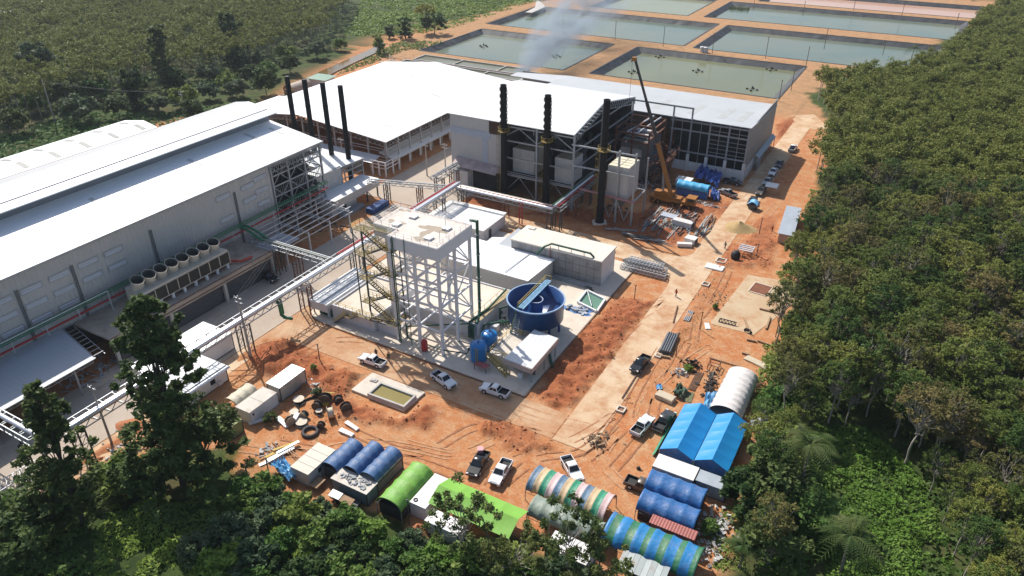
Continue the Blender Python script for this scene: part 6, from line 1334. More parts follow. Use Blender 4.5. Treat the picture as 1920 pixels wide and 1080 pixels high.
# grey pipe stack beside the road
t = thing('pipe_stack', 'stack of dark grey pipes beside the pale road behind the black pickup', 'pipes', W(1250,643)); mb = MB(); a, b_ = W(1236,662), W(1252,628); s = V3((b_-a).y,-(b_-a).x,0).normalized()
for k in range(10): o_ = s*(.42*(k % 5)+.2*(k//5)); mb.tube(a+o_+V3(0,0,.3+.36*(k//5)), b_+o_+V3(0,0,.3+.36*(k//5)), .2, 8)
mb.build('pipe', M('dark_pvc', (.10,.11,.125), .5, 0, .15, 1.), t)
t = thing('pipe_stack', 'short stack of grey pipes at the road edge below the red-clothed walker', 'pipes', W(1288,594)); mb = MB(); a, b_ = W(1282,602), W(1291,584); 
for k in range(4): mb.tube(a+V3(.32*k,0,.2), b_+V3(.32*k,.2*(k % 2),.2), .13, 7)
mb.build('pipe', STEEL, t)
t = thing('pipe_stack', 'brown steel bars stacked by the weeds near the trash heap', 'pipes', W(1300,712)); mb = MB(); a, b_ = W(1290,730), W(1307,697)
for k in range(6): mb.bar(a+V3(.22*k,0,.12), b_+V3(.22*k,.2*(k % 2),.12), .12)
mb.build('pipe', SC_R, t)
for i, (a, b_, w_, lb) in enumerate((((1270,575),(1262,606),.2,'thin dark beam lying along the road edge'),((1196,700),(1166,748),.15,'long thin pipe lying along the road shoulder'),((1420,640),(1460,655),.3,'low brown kerb beam at the broken slab, nearer one'),((1424,580),(1462,590),.35,'low brown kerb beam at the broken slab, further one'),((1400,638),(1418,642),.3,'timber baulk lying on bare ground by the trees'),((1391,663),(1405,667),.3,'short timber baulk nearest the pearl white tent'),((1395,598),(1403,620),.3,'brown side beam of the broken slab bay'),((1436,618),(1444,596),.3,'right side beam of the broken slab bay'),((1330,672),(1390,690),.18,'thin rod lying behind the pearl white tent'),((1232,668),(1256,672),.35,'pale plank lying beside the black pickup'))):
    mb = MB(); mb.bar(W(*a)+V3(0,0,.22), W(*b_)+V3(0,0,.22), w_, w_); one('loose_beam', mb, WOOD if i > 1 else SC_R, lb, 'beam')
a, b_ = W(1347,604), W(1378,612); mb = MB(); mb.truss(a+V3(0,0,.15), b_+V3(0,0,.15), .9, 5, .14, (.1,.5,.6)); one('steel_cradle', mb, BLACK, 'black welded steel cradle lying on the broken slab edge', 'frame')
t = thing('steel_cradle', 'rusty steel rack frame standing by the pearl white tent', 'frame', W(1338,692)); p = W(1338,690); mb = MB()
for x in (-.9,.9):
    for y in (-1,1): mb.bar((p.x+x,p.y+y,0),(p.x+x,p.y+y,1.1),.1)
    mb.bar((p.x+x,p.y-1,1.1),(p.x+x,p.y+1,1.1),.1); mb.bar((p.x+x,p.y-1,.4),(p.x+x,p.y+1,.4),.1)
for y in (-1,0,1): mb.bar((p.x-.9,p.y+y,1.1),(p.x+.9,p.y+y,1.1),.1)
mb.build('lattice', RUST, t)
# tanks, mounds, manholes
p = W(1378,487); t = thing('water_butt', 'black egg-shaped plastic water tank by the road bend', 'tank', p); mb = MB(); mb.lathe((p.x,p.y,0),[(.5,0),(.95,.4),(1.1,1.1),(1.0,1.7),(.6,2.15),(.3,2.25)],20); mb.build('shell', BLACK, t); mb = MB(); mb.lathe((p.x,p.y,2.2),[(.32,0),(.32,.16)],12); mb.build('lid', STEEL_D, t)
p = W(1397,478); t = thing('louvre_frame', 'pale blue-grey louvre frame propped on legs behind the black water tank', 'frame', p); mb = MB(); 
for k in range(4): mb.bar((p.x-1.5,p.y-1+.9*k,1.6),(p.x+1.6,p.y-1+.9*k,1.6),.4,.1)
mb.bar((p.x-1.5,p.y-1.2,1.66),(p.x-1.5,p.y+2,1.66),.12); mb.bar((p.x+1.6,p.y-1.2,1.66),(p.x+1.6,p.y+2,1.66),.12); mb.build('slats', STEEL_L, t); mb = MB()
for x in (-1.4,1.5):
    for y in (-1,1.8): mb.bar((p.x+x,p.y+y,0),(p.x+x,p.y+y,1.55),.1)
mb.build('leg', RUST, t)
def heap(name, label, c, rx, ry, h, m, seed, cat='heap'):
    p = W(*c); rr = np.random.default_rng(seed).random((24, 12)); mb = MB(); V = []; 
    for j in range(9):
        f = j/8
        for i in range(24): a = 6.283*i/24; k = 1+.12*math.sin(3*a+seed)+.08*(rr[i,j]-.5); V.append((p.x+rx*f*k*math.cos(a), p.y+ry*f*k*math.sin(a), -.1+h*(1-f)**1.1*(1+.12*(rr[i,j]-.5))))
    mb.add(V, [(j*24+(i+1) % 24, j*24+i, (j+1)*24+i, (j+1)*24+(i+1) % 24) for j in range(8) for i in range(24)], True); return one(name, mb, m, label, cat)
heap('sand_heap','smooth heap of yellow sand beside the road',(1387,428),4.4,3.6,1.9,M('yellow_sand', (.42,.29,.13), .95, 0, .15, 1., bump=.05),1)
heap('earth_heap','small red earth heap below the white container roof',(785,995),1.6,1.4,1.3,M('red_earth', (.36,.14,.06), .95, 0, .2, 1., bump=.05),2); heap('earth_heap','low red earth heap on the bank by the power pole',(245,800),3.2,2.2,1.0,bpy.data.materials['red_earth'],3)
heap('earth_heap','pale earth heap beside the water covered canal',(735,118),6,4,1.8,M('pale_earth', (.45,.33,.24), .95, 0, .2, .6),4)
for i, (c, s_, lb) in enumerate((((1352,490),2.2,'square concrete manhole by the white slab'),((1323,534),1.6,'square concrete manhole on the road edge above the red-clothed walker'),((1164,769),1.5,'square concrete manhole at the right end of the front road'),((1234,668),1.2,'square concrete manhole beside the black pickup'))):
    p = W(*c); t = thing('manhole', lb, 'manhole', p); mb = MB(); h = s_/2
    for k in range(4): a = k*math.pi/2; mb.obox((p.x+(h-.12)*math.cos(a),p.y+(h-.12)*math.sin(a)),a,.24,s_*(.99 if k % 2 else .76),-.1,.34)
    mb.build('ring', CONC_L, t); mb = MB(); mb.obox(px2(p),0,s_*.74,s_*.74,.02,.1); mb.build('bottom', M('manhole_earth', (.2,.1,.06)), t)
p = W(1426,543); t = thing('excavation', 'square earth-filled pit framed by concrete on the broken slab', 'pit', p); mb = MB(); mb.obox(px2(p),-.1,3.6,4.2,.05,.12); mb.build('earth', M('dark_red_earth', (.2,.075,.04), .95, 0, .3, 1.), t); mb = MB()
for k in range(4): a = k*math.pi/2-.1; mb.obox((p.x+(1.9 if k % 2 == 0 else 2.2)*math.cos(a),p.y+(1.9 if k % 2 == 0 else 2.2)*math.sin(a)),a,.2,4.3 if k % 2 == 0 else 3.6,.0,.2)
mb.build('ring', CONC_L, t)
for i in range(5):
    p = W(1410+11*(i % 3)+3*(i//3),800+7*(i//3)-3*(i % 3)); t = thing('white_barrel', 'white plastic barrel in the cluster behind the right blue gable tent', 'barrel', p, 0, 'white barrels behind the blue tents'); mb = MB(); mb.lathe((p.x,p.y,0),[(.4,.02),(.46,.2),(.46,1.1),(.36,1.3)],14); mb.build('shell', M('barrel_white', (.66,.66,.66), .5) if i == 0 else bpy.data.materials['barrel_white'], t); mb = MB(); mb.lathe((p.x,p.y,1.3),[(.3,0),(.3,.08)],12); mb.build('lid', STEEL_L, t)
for i, (c, lb) in enumerate((((738,960),'left of two blue drums under the lime arched tent end'),((750,962),'right of two blue drums under the lime arched tent end'))):
    p = W(*c); t = thing('blue_drum', lb, 'drum', p, 0, 'blue drums'); mb = MB(); mb.lathe((p.x,p.y,0),[(.42,.02),(.45,.3),(.45,.95),(.38,1.05)],14); mb.build('shell', BLUE_TANK, t); mb = MB(); mb.lathe((p.x,p.y,1.05),[(.3,0),(.3,.06)],10); mb.build('lid', BLACK, t)
# blue crates and skip by the porch
p = W(708,392); t = thing('blue_skip', 'row of blue plastic crates on the yard in front of the porch', 'crates', p); mb = MB()
for k in range(6):
    for j in range(2): mb.box(p.x-1.1+j*1.15,p.x+j*1.15,p.y-3.3+k*1.12,p.y-2.25+k*1.12,.05,1.35)
EACH.add('crate'); mb.build('crate', BLUE_TANK, t)
p = W(1411,392); t = thing('motor_trike', 'blue-sheeted motor trike in front of the dark roadside pickup', 'trike', p); mb = MB(); mb.grid(lambda u, v: V3(p.x-1.2+2.4*u, p.y-1+2.6*v, 1.6+.5*math.sin(math.pi*u)+.2*math.sin(7*v+4*u)), 8, 8); mb.build('sheet_cover', LB, t); mb = MB(); mb.box(p.x-.9,p.x+.9,p.y-.8,p.y+1.3,.5,1.4); mb.build('body', STEEL_D, t)
mb = MB()
for x in (-.9,.9): mb.tube((p.x+x-.1,p.y-.2,.4),(p.x+x+.1,p.y-.2,.4),.4,12)
EACH.add('wheel_disc'); mb.build('wheel_disc', RUBBER, t)
p = W(1445,362); t = thing('roadside_stall', 'small white-topped roadside stall next to the lowest pickup in the far file', 'stall', p); mb = MB(); mb.sheet((p.x-1.6,p.y-1.4,2.2),(p.x+1.6,p.y-1.4,2.2),(p.x+1.6,p.y+1.4,2.5),(p.x-1.6,p.y+1.4,2.5),.06); mb.build('top', CWHITE, t); mb = MB()
for x in (-1.5,1.5):
    for y in (-1.3,1.3): mb.bar((p.x+x,p.y+y,0),(p.x+x,p.y+y,2.15),.08)
mb.build('post', STEEL, t)
# trailer and awnings under the blue-grey container
t = thing('cargo_trailer', 'small grey trailer with two raised flaps under the blue-grey container', 'trailer', (-58,54,0)); mb = MB(); mb.box(-60.2,-55.6,53.4,54.9,.5,.75); mb.build('bed', STEEL_D, t)
for x0, x1, z in ((-60.2,-58.3,1.5),(-58.2,-56.2,1.4)): mb = MB(); mb.sheet((x0,53.2,z-.25),(x1,53.2,z-.25),(x1,54.3,z),(x0,54.3,z),.05); mb.build('flap', STEEL_L if z > 1.45 else WOOD, t)
for x in (-59,-56): mb = MB(); mb.tube((x,53.2,.4),(x,53.4,.4),.4,14); wh = mb.build('wheel', RUBBER, t); mb = MB(); mb.tube((x,53.17,.4),(x,53.19,.4),.22,10); mb.build('rim', STEEL, wh)
mb = MB(); mb.box(-64.2,-62.8,53.6,55.6,.8,.9); mb.box(-64,-63,53.8,55.4,.1,.78); one('work_table', mb, WOOD, 'low timber work table beside the cream-roofed office container', 'table')
# ---- motorbikes
def motorbike(c, rz, label):
    p = W(*c); t = thing('motorbike', label, 'motorbike', (0,0,0), 0, 'motorbikes')
    for x in (-.62,.62): mb = MB(); mb.tube((x,-.06,.3),(x,.06,.3),.3,14); mb.build('wheel', RUBBER, t)
    mb = MB(); mb.bar((-.6,0,.35),(.1,0,.5),.14,.22); mb.bar((.1,0,.5),(.5,0,.85),.1,.16); mb.bar((.62,0,.32),(.45,0,1.0),.07); mb.box(-.25,.2,-.12,.12,.25,.6); mb.build('frame', BLACK, t)
    mb = MB(); mb.obox((-.25,0),0,.75,.26,.68,.80); mb.build('seat', RUBBER, t); mb = MB(); mb.bar((.42,-.33,1.02),(.42,.33,1.02),.05); mb.build('handlebar', STEEL, t)
    t.location = (p.x,p.y,.06); t.rotation_euler = (0,0,rz)
motorbike((45,842),.4,'black motorbike parked on the shaded hall road at the far left'); motorbike((1402,624),-.3,'black motorbike parked by the broken slab near the trees')
p = W(1197,879); mb = MB(); mb.lathe((p.x,p.y,0),[(.3,0),(.34,.15),(.26,.32),(.1,.4)],12); mb.obox((p.x+.45,p.y-.2),.4,.5,.25,0,.1); one('black_bag', mb, BLACK, 'small black bag dropped on red earth left of the white-roofed container', 'bag')
# ---- people
SKIN = M('brown_skin', (.20,.105,.06), .6)
def person(c, rz, shirt, trousers, label, step=.28, arm=.25):
    t = thing('person', label, 'person', (0,0,0), 0, 'people on the site')
    mb = bpy.data.meshes.new('body'); V = [(0,0,.95),(0,0,1.2),(0,0,1.42),(.02,0,1.50),(.05,0,1.60),(.04,0,1.70),
        (-.0,.10,.92),(step*.5,.11,.50),(step,.11,.08),(step+.16,.11,.04),(0,-.10,.92),(-step*.3,-.11,.52),(-step,-.11,.10),(-step+.14,-.11,.04),
        (0,.19,1.40),(-arm*.4,.25,1.14),(-arm*.2+.05,.26,.90),(0,-.19,1.40),(arm*.4,-.25,1.14),(arm*.8+.1,-.26,.94)]
    E = [(0,1),(1,2),(2,3),(3,4),(4,5),(0,6),(6,7),(7,8),(8,9),(0,10),(10,11),(11,12),(12,13),(2,14),(14,15),(15,16),(2,17),(17,18),(18,19)]
    Rr = [.15,.14,.15,.06,.10,.08,.09,.065,.045,.035,.09,.065,.045,.035,.07,.05,.035,.07,.05,.035]
    for b, s in ((16,1),(19,-1)):
        x, y, z = V[b]
        for f in range(4): V.append((x+.02+.018*(f-1.5), y, z-.14+.012*abs(f-1.5))); E.append((b, len(V)-1)); Rr.append(.010)
        V.append((x+.07, y-s*.01, z-.08)); E.append((b, len(V)-1)); Rr.append(.011)
    mb.from_pydata(V, E, []); o = bpy.data.objects.new('body', mb); COL.objects.link(o); o.parent = t
    for m_ in (SKIN, shirt, trousers): mb.materials.append(m_)
    md = o.modifiers.new('skin', 'SKIN'); md.use_smooth_shade = True
    for i, r_ in enumerate(Rr): mb.skin_vertices[0].data[i].radius = (r_, r_); mb.skin_vertices[0].data[i].use_root = (i == 0)
    o.modifiers.new('smooth', 'SUBSURF').levels = 1
    m2 = MB(); m2.lathe((0,0,.86),[(.17,0),(.185,.12),(.19,.3),(.215,.50),(.13,.62),(.08,.64)],12,True,(False,False))
    for s in (1,-1): m2.tube((0,s*.19,1.40),(-s*arm*.3,s*.25,1.2),.085,8,.07)
    m2.cuts = [(0,0)]; m2.build('shirt', shirt, t)
    m2 = MB()
    for s, k, f in ((1,7,8),(-1,11,12)): m2.tube((0,s*.10,.95),V[k],.115,8,.085); m2.tube(V[k],V[f],.085,8,.06)
    m2.cuts = [(0,0)]; m2.build('trousers', trousers, t)
    m2 = MB(); m2.lathe((.04,0,1.64),[(.125,0),(.13,.06),(.10,.13),(.02,.16)],12); m2.build('hair', BLACK, t)
    m2 = MB(); m2.box(.135,.165,-.015,.015,1.60,1.64); m2.build('nose', SKIN, t)
    for s in (1,-1): m2 = MB(); m2.box(.125,.14,s*.04-.015,s*.04+.015,1.64,1.655); m2.build('eye', BLACK, t)
    m2 = MB(); m2.box(.13,.142,-.03,.03,1.555,1.565); m2.build('mouth', REDSTEEL, t)
    p = W(*c); t.location = (p.x,p.y,.05); t.rotation_euler = (0,0,rz); return t
DK = M('dark_cloth', (.02,.022,.028), .9); OL = M('olive_cloth', (.09,.09,.05), .9); RD = M('red_cloth', (.45,.07,.03), .9); GY = M('grey_blue_cloth', (.16,.19,.23), .9)
person((706,669),-1.1,DK,DK,'person in dark clothes walking beside the white pickup, the left of two'); person((729,676),-.9,OL,DK,'person in olive shirt striding beside the white pickup, the right of two')
person((1267,556),-2.0,RD,DK,'person in a red top walking on the pale road'); person((1359,466),-2.1,GY,DK,'person in grey standing at the road edge above the black water tank'); person((1447,435),1,RD,DK,'small person in red on bare ground left of the roadside shed')
# ---- poles and wires
POLE = M('concrete_pole', (.36,.34,.31), .85, 0, .1, .5)
def upole(p, h, label, arms=1, r_=.17, rz=0.):
    t = thing('utility_pole', label, 'utility pole', (p.x,p.y,0), 0, 'concrete utility poles'); mb = MB(); mb.tube((p.x,p.y,-.1),(p.x,p.y,h),r_*1.3,8,r_*.75); mb.build('pole', POLE, t); mb = MB(); d = V3(math.cos(rz),math.sin(rz),0)
    for k in range(arms): z = h-.5-.9*k; mb.bar(V3(p.x,p.y,z)-d*.95, V3(p.x,p.y,z)+d*.95, .13)
    if arms: mb.build('crossarm', STEEL, t); mb = MB()
    for k in range(arms):
        for s in (-.8,0,.8): q = V3(p.x,p.y,h-.42-.9*k)+d*s; mb.lathe(q,[(.06,0),(.09,.08),(.05,.25)],6)
    EACH.add('insulator')
    if arms: mb.build('insulator', WHITE_WALL, t)
upole(W(210,832),11.5,'tall concrete pole at the lower left bank, nearest the big dark tree',1); upole(W(470,668),13.0,'tall concrete pole beside the rack trestle left of the two pits',2,.2)
upole(W(648,338),12.5,'concrete pole in front of the warehouse corner',1); upole(W(801,330),9.5,'slim concrete pole standing in the yard before the boiler house',1); upole(W(836,325),9.0,'concrete pole left of the beige boiler house corner',2); upole(W(857,345),11.0,'concrete pole directly before the boiler house corner with paired arms',2)
upole(W(105,232),15,'pale concrete pole at the edge of the left plantation',0,.2); upole(W(348,218),9,'concrete pole with crossarm above the production hall ridge',2); upole(W(232,260),6,'short pole behind the low hall, near the plantation',0,.1)
wires = [((210,832,11.2),(470,668,12.4)),((210,832,11.2),(-60,1010,11)),((210,832,10.6),(470,668,11.6)),((470,668,12.4),(648,338,12)),((836,325,8.6),(857,345,10.6)),((105,232,14.6),(348,218,8.6))]
for i, (a, b_) in enumerate(wires):
    p, q = W(a[0],a[1]), W(b_[0],b_[1]); p.z, q.z = a[2], b_[2]; mb = MB()
    for s in (-.8,0,.8):
        n_ = 8; pts = [p.lerp(q,k/n_)+V3(s*.6,s*.5,-1.2*math.sin(math.pi*k/n_)) for k in range(n_+1)]
        for u, v in zip(pts, pts[1:]): mb.tube(u,v,.022,4,caps=False)
    one('power_line', mb, STEEL_D, ['three upper power wires between the two tall poles along the hall road','power wires leaving the lower left pole toward the frame edge','three lower power wires between the two tall poles along the hall road','power wires running from the trestle pole to the warehouse corner pole','power wires joining the two poles at the boiler house corner','power wires at the plantation edge behind the halls'][i], 'power wires')
for i, (c, h, lb) in enumerate((((1189,562),3.6,'thin rusty post on bare ground beside the road bend'),((1267,668),5.3,'thin rusty post beside the grey pipe stack'),((1312,617),4.0,'thin rusty post near the white board'),((1454,632),5.5,'thin dark post with fittings at the tree edge'),((600,680),4.2,'thin dark post above the pit slab left end'),((467,908),4.0,'thin black post at the front bank, with a ladder near its foot'),((508,905),5.0,'thin black post left of the pale blue tarpaulin'),((707,445),3.5,'thin post near the porch crates'),((768,985),5.0,'thin dark post by the two blue drums'),((1423,440),4.5,'thin dark post by the sand heap'),((112,945),4.0,'thin post beside the sky blue tarpaulin'),((1418,480),3.2,'thin post right of the louvre frame'))):
    p = W(*c); mb = MB(); mb.tube((p.x,p.y,0),(p.x+.1,p.y,h),.09,6); mb.bar((p.x-.25,p.y,h-.2),(p.x+.35,p.y,h-.15),.07); one('thin_post', mb, SC_R if i < 4 else STEEL_D, lb, 'post', 'thin posts round the yard')
for i, (a, h) in enumerate((((1055,66),8.5),((1153,75),9),((1243,88),9.5),((1335,102),9.5),((1435,110),9.5),((1510,130),9.5),((1483,170),8),((1460,190),8),((1545,92),9),((1600,20),8),((1690,32),8),((1790,55),8),((1830,48),8),((1505,30),8),((1412,20),8),((1655,103),6))):
    p = W(*a); mb = MB(); mb.tube((p.x,p.y,-.1),(p.x,p.y,h),.13,6); mb.bar((p.x-.3,p.y,h-.3),(p.x+.3,p.y,h-.3),.08); one('pond_post', mb, M('brown_post', (.16,.12,.09), .9) if i == 0 else bpy.data.materials['brown_post'], 'slim brown post with a short crosspiece standing on the pond banks', 'post', 'slim posts along the pond banks')
# ---- pond aerators, vats
def aerator(p, z):
    t = thing('aerator', 'dark floating aerator with four round floats on a front pond', 'aerator', (p.x,p.y,z), 0, 'floating aerators on the front ponds')
    mb = MB(); mb.bar((p.x-2,p.y,z+.35),(p.x+2,p.y,z+.35),.07); mb.bar((p.x,p.y-2,z+.35),(p.x,p.y+2,z+.35),.07); mb.build('arms', BLACK, t)
    for a in range(4): mb = MB(); x, y = p.x+2*math.cos(a*1.571), p.y+2*math.sin(a*1.571); mb.lathe((x,y,z),[(.4,-.05),(.5,.15),(.4,.4)],10); mb.build('float', BLACK, t)
    mb = MB(); mb.lathe((p.x,p.y,z+.3),[(.3,0),(.3,.9),(.2,1.1)],10); mb.build('motor', STEEL_D, t)
for c in ((907,87),(1187,136),(1237,107),(1308,134),(1410,168),(1446,131),(1043,106)): aerator(W(*c,-1.85), -1.83)
for i, (c, lb) in enumerate((((1059,67),'lone pale vat on the bank left of the smoke'),((1316,98),'left of two pale vats on the bank between the right ponds'),((1323,99),'right of two pale vats on the bank between the right ponds'))):
    p = W(*c); t = thing('pale_vat', lb, 'vat', p); mb = MB(); mb.lathe((p.x,p.y,0),[(1.0,0),(1.05,.2),(1.05,2.3)],14); mb.build('shell', M('vat_white', (.6,.6,.58)) if i == 0 else bpy.data.materials['vat_white'], t); mb = MB(); mb.lathe((p.x,p.y,2.3),[(1.1,0),(1.1,.15),(.2,.35)],14); mb.build('lid', CWHITE, t)
p = W(1386,12); t = thing('reed_bed', 'yellow-green square of floating reeds in a far pond', 'reeds', (p.x,p.y,-1.9)); mb = MB()
for k in range(160): x, y = p.x+random.uniform(-6,6), p.y+random.uniform(-3,3); mb.bar((x,y,-1.8),(x+random.uniform(-.4,.4),y,-1.2+random.random()),.25,.06)
mb.cuts = [(0,0)]; o = mb.build('reed_leaves', M('reed_green', (.20,.21,.06)), t); o['kind'] = 'stuff'
# far shed roof in the top left corner
p = W(45,22,5); mb = MB(); a = W(0,18,5), W(70,-3,5), W(85,3,4), W(0,27,4); mb.sheet(a[3],a[2],a[1],a[0],.3); t = thing('far_shed', 'long pale shed roof beyond the plantation in the top left corner', 'shed', (p.x,p.y,0)); mb.build('roof', STEEL_L, t); mb = MB()
for q in a: mb.bar((q.x,q.y,0),(q.x,q.y,q.z-.3),.5)
mb.build('post', STEEL, t)
# lower-left scaffolding rails on the bank
t = thing('bank_scaffold', 'pale scaffold rails along the road bank at the lower left', 'scaffold', W(60,910)); a, b_ = W(-30,945), W(82,878); mb = MB(); mb.truss(a+V3(0,0,.9), b_+V3(0,0,.9), 1.2, 9, .1); d = V3(1.6,-1.0,0); mb.truss(a+d+V3(0,0,.6), b_+d+V3(0,0,.6), 1.2, 9, .1)
for k in range(10): p = a.lerp(b_,k/9); mb.bar(p+V3(0,0,.1), p+V3(0,0,2.1), .1); mb.bar(p+V3(0,0,2.1), p+d+V3(0,0,1.8), .09)
mb.build('lattice', STEEL_L, t)
# smoke drifting over the ponds
mb = MB(); base = V3(-139,255,6); rings = []; DX, DY, DZ = -18., 127., 21.
for k in range(11):
    f = k/10; c = base+V3(DX*f, DY*f, DZ*f); r_ = 4+27*f; rings.append([(c.x+r_*1.2*math.cos(6.283*i/20), c.y, c.z+r_*.42*math.sin(6.283*i/20)) for i in range(20)])
V = [p for r_ in rings for p in r_]; mb.add(V, [(j*20+i, (j+1)*20+i, (j+1)*20+(i+1) % 20, j*20+(i+1) % 20) for j in range(10) for i in range(20)]+[tuple(range(20)), tuple(range(200,220))[::-1]])
xs = [p[0] for p in mb.v]; ys_ = [p[1] for p in mb.v]; zs = [p[2] for p in mb.v]; org = V3((min(xs)+max(xs))/2, (min(ys_)+max(ys_))/2, min(zs))
m = bpy.data.materials.new('pale_smoke'); m.use_nodes = True; n = m.node_tree.nodes; l = m.node_tree.links; n.remove(n['Principled BSDF']); pv = n.new('ShaderNodeVolumePrincipled'); tc = n.new('ShaderNodeTexCoord')
pv.inputs['Color'].default_value = (.72,.85,1,1); pv.inputs['Anisotropy'].default_value = .45
def mt(op, a, b_=None):
    q = n.new('ShaderNodeMath'); q.operation = op
    for i, v in enumerate((a, b_)):
        if v is None: continue
        if isinstance(v, (int, float)): q.inputs[i].default_value = v
        else: l.new(v, q.inputs[i])
    return q.outputs[0]
sx = n.new('ShaderNodeSeparateXYZ'); l.new(tc.outputs['Object'], sx.inputs[0])
f = mt('DIVIDE', mt('SUBTRACT', sx.outputs[1], base.y-org.y), DY)
rr = mt('ADD', mt('MULTIPLY', f, 27.), 4.)
qx = mt('DIVIDE', mt('SUBTRACT', sx.outputs[0], mt('ADD', mt('MULTIPLY', f, DX), base.x-org.x)), mt('MULTIPLY', rr, 1.2))
qz = mt('DIVIDE', mt('SUBTRACT', sx.outputs[2], mt('ADD', mt('MULTIPLY', f, DZ), base.z-org.z)), mt('MULTIPLY', rr, .42))
rad = mt('SQRT', mt('ADD', mt('MULTIPLY', qx, qx), mt('MULTIPLY', qz, qz)))
fall = mt('MULTIPLY', mt('MAXIMUM', mt('SUBTRACT', 1., rad), 0.), mt('MINIMUM', mt('MULTIPLY', mt('MAXIMUM', mt('SUBTRACT', 1.02, f), 0.), 2.5), 1.))
mpn = n.new('ShaderNodeMapping'); mpn.inputs['Scale'].default_value = (1,.4,1); l.new(tc.outputs['Object'], mpn.inputs['Vector']); tx = n.new('ShaderNodeTexNoise'); tx.inputs['Scale'].default_value = .09; tx.inputs['Detail'].default_value = 4; tx.inputs['Roughness'].default_value = .6; tx.inputs['Distortion'].default_value = 1.2; l.new(mpn.outputs[0], tx.inputs['Vector'])
mr = n.new('ShaderNodeMapRange'); mr.inputs[1].default_value = .40; mr.inputs[2].default_value = .72; mr.inputs[4].default_value = 1.; l.new(tx.outputs['Fac'], mr.inputs[0])
thin = mt('DIVIDE', 5.5, mt('ADD', rr, 1.)); l.new(mt('MULTIPLY', mt('MULTIPLY', mr.outputs[0], fall), thin), pv.inputs['Density']); l.new(pv.outputs[0], n['Material Output'].inputs['Volume'])
o = one('smoke', mb, m, 'pale blue smoke drifting over the ponds behind the boiler house roof', 'smoke'); o['kind'] = 'stuff'
# thin haze over the whole place
mb = MB(); mb.box(-3050,3050,-2050,4050,-6,92); m = bpy.data.materials.new('haze_air'); m.use_nodes = True; n = m.node_tree.nodes; n.remove(n['Principled BSDF']); pv = n.new('ShaderNodeVolumePrincipled'); pv.inputs['Color'].default_value = (.80,.88,1,1); pv.inputs['Density'].default_value = .00010; pv.inputs['Anisotropy'].default_value = .3
m.node_tree.links.new(pv.outputs[0], n['Material Output'].inputs['Volume']); o = mb.build('haze', m); o['kind'] = 'stuff'; o['label'] = 'thin pale haze hanging over the whole site'; o['category'] = 'haze'
# ================================================================= VEGETATION
def gz(x, y):
    i = min(max(np.searchsorted(gx, x)-1, 0), len(gx)-2); j = min(max(np.searchsorted(gy, y)-1, 0), len(gy)-2); return float(H[j, i])
def leaves(C, size, rg, up=.7, asp=.5, jit=.35):
    """one bent-free rhombic leaf (spray) per centre in C"""
    n_ = len(C); d = rg.normal(size=(n_,3)); nrm = rg.normal(size=(n_,3)); nrm[:,2] = np.abs(nrm[:,2])+up
    nrm /= np.linalg.norm(nrm, axis=1)[:,None]; d -= nrm*np.sum(d*nrm, axis=1)[:,None]; d /= np.linalg.norm(d, axis=1)[:,None]; e = np.cross(nrm, d)
    s = size*(1+jit*rg.normal(size=(n_,1))).clip(.4,1.8)
    V = np.stack([C-d*s, C+e*s*asp, C+d*s, C-e*s*asp], 1).reshape(-1,3); return V, np.arange(4*n_).reshape(-1,4)
def clump_points(cl, per, rg, flat=.75, shell=.5):
    """points inside the clumps cl = [(x,y,z,r)], thinned toward each clump's middle"""
    cl = np.asarray(cl, float); k = len(cl); u = rg.normal(size=(k,per,3)); u /= np.linalg.norm(u, axis=2)[:,:,None]
    r_ = (shell+(1-shell)*rg.random((k,per,1)))*cl[:,None,3:4]; u[:,:,2] *= flat
    return (cl[:,None,:3]+u*r_).reshape(-1,3)
BARK = M('grey_bark', (.20,.175,.14), .9, 0, .25, 1.5); BARKP = M('pale_bark', (.36,.32,.27), .9, 0, .2, 1.); BARKD = M('dark_bark', (.06,.05,.04), .9, 0, .3, 1.5)
RUBL = [leafmat('olive_leaf', (.094,.138,.026), (.155,.188,.042), .34), leafmat('brown_olive_leaf', (.120,.122,.034), (.178,.156,.052), .3)]
DARKL = leafmat('dark_leaf', (.050,.085,.025), (.098,.142,.040), .2); MIDL = leafmat('mid_green_leaf', (.095,.17,.034), (.175,.25,.06), .3); BRIGHTL = leafmat('bright_vine_leaf', (.12,.215,.028), (.20,.30,.06), .2, .25); GLOSS = leafmat('glossy_grey_green_leaf', (.065,.105,.045), (.14,.185,.10), .25); PALML = leafmat('palm_leaf', (.045,.085,.02), (.11,.13,.04), .15); FEATH = leafmat('feathery_leaf', (.075,.115,.028), (.15,.17,.05), .2); YELL = leafmat('yellow_leaf', (.28,.26,.04), (.36,.32,.08), .2)
def limb(mb, p, q, r0, r1, bend, rg, k=3):
    p, q = np.array(p), np.array(q); pts = [p+(q-p)*i/k+(rg.normal(size=3)*bend if 0 < i < k else 0) for i in range(k+1)]
    for i in range(k): mb.tube(pts[i], pts[i+1], r0+(r1-r0)*i/k, 5, r0+(r1-r0)*(i+1)/k, caps=False)
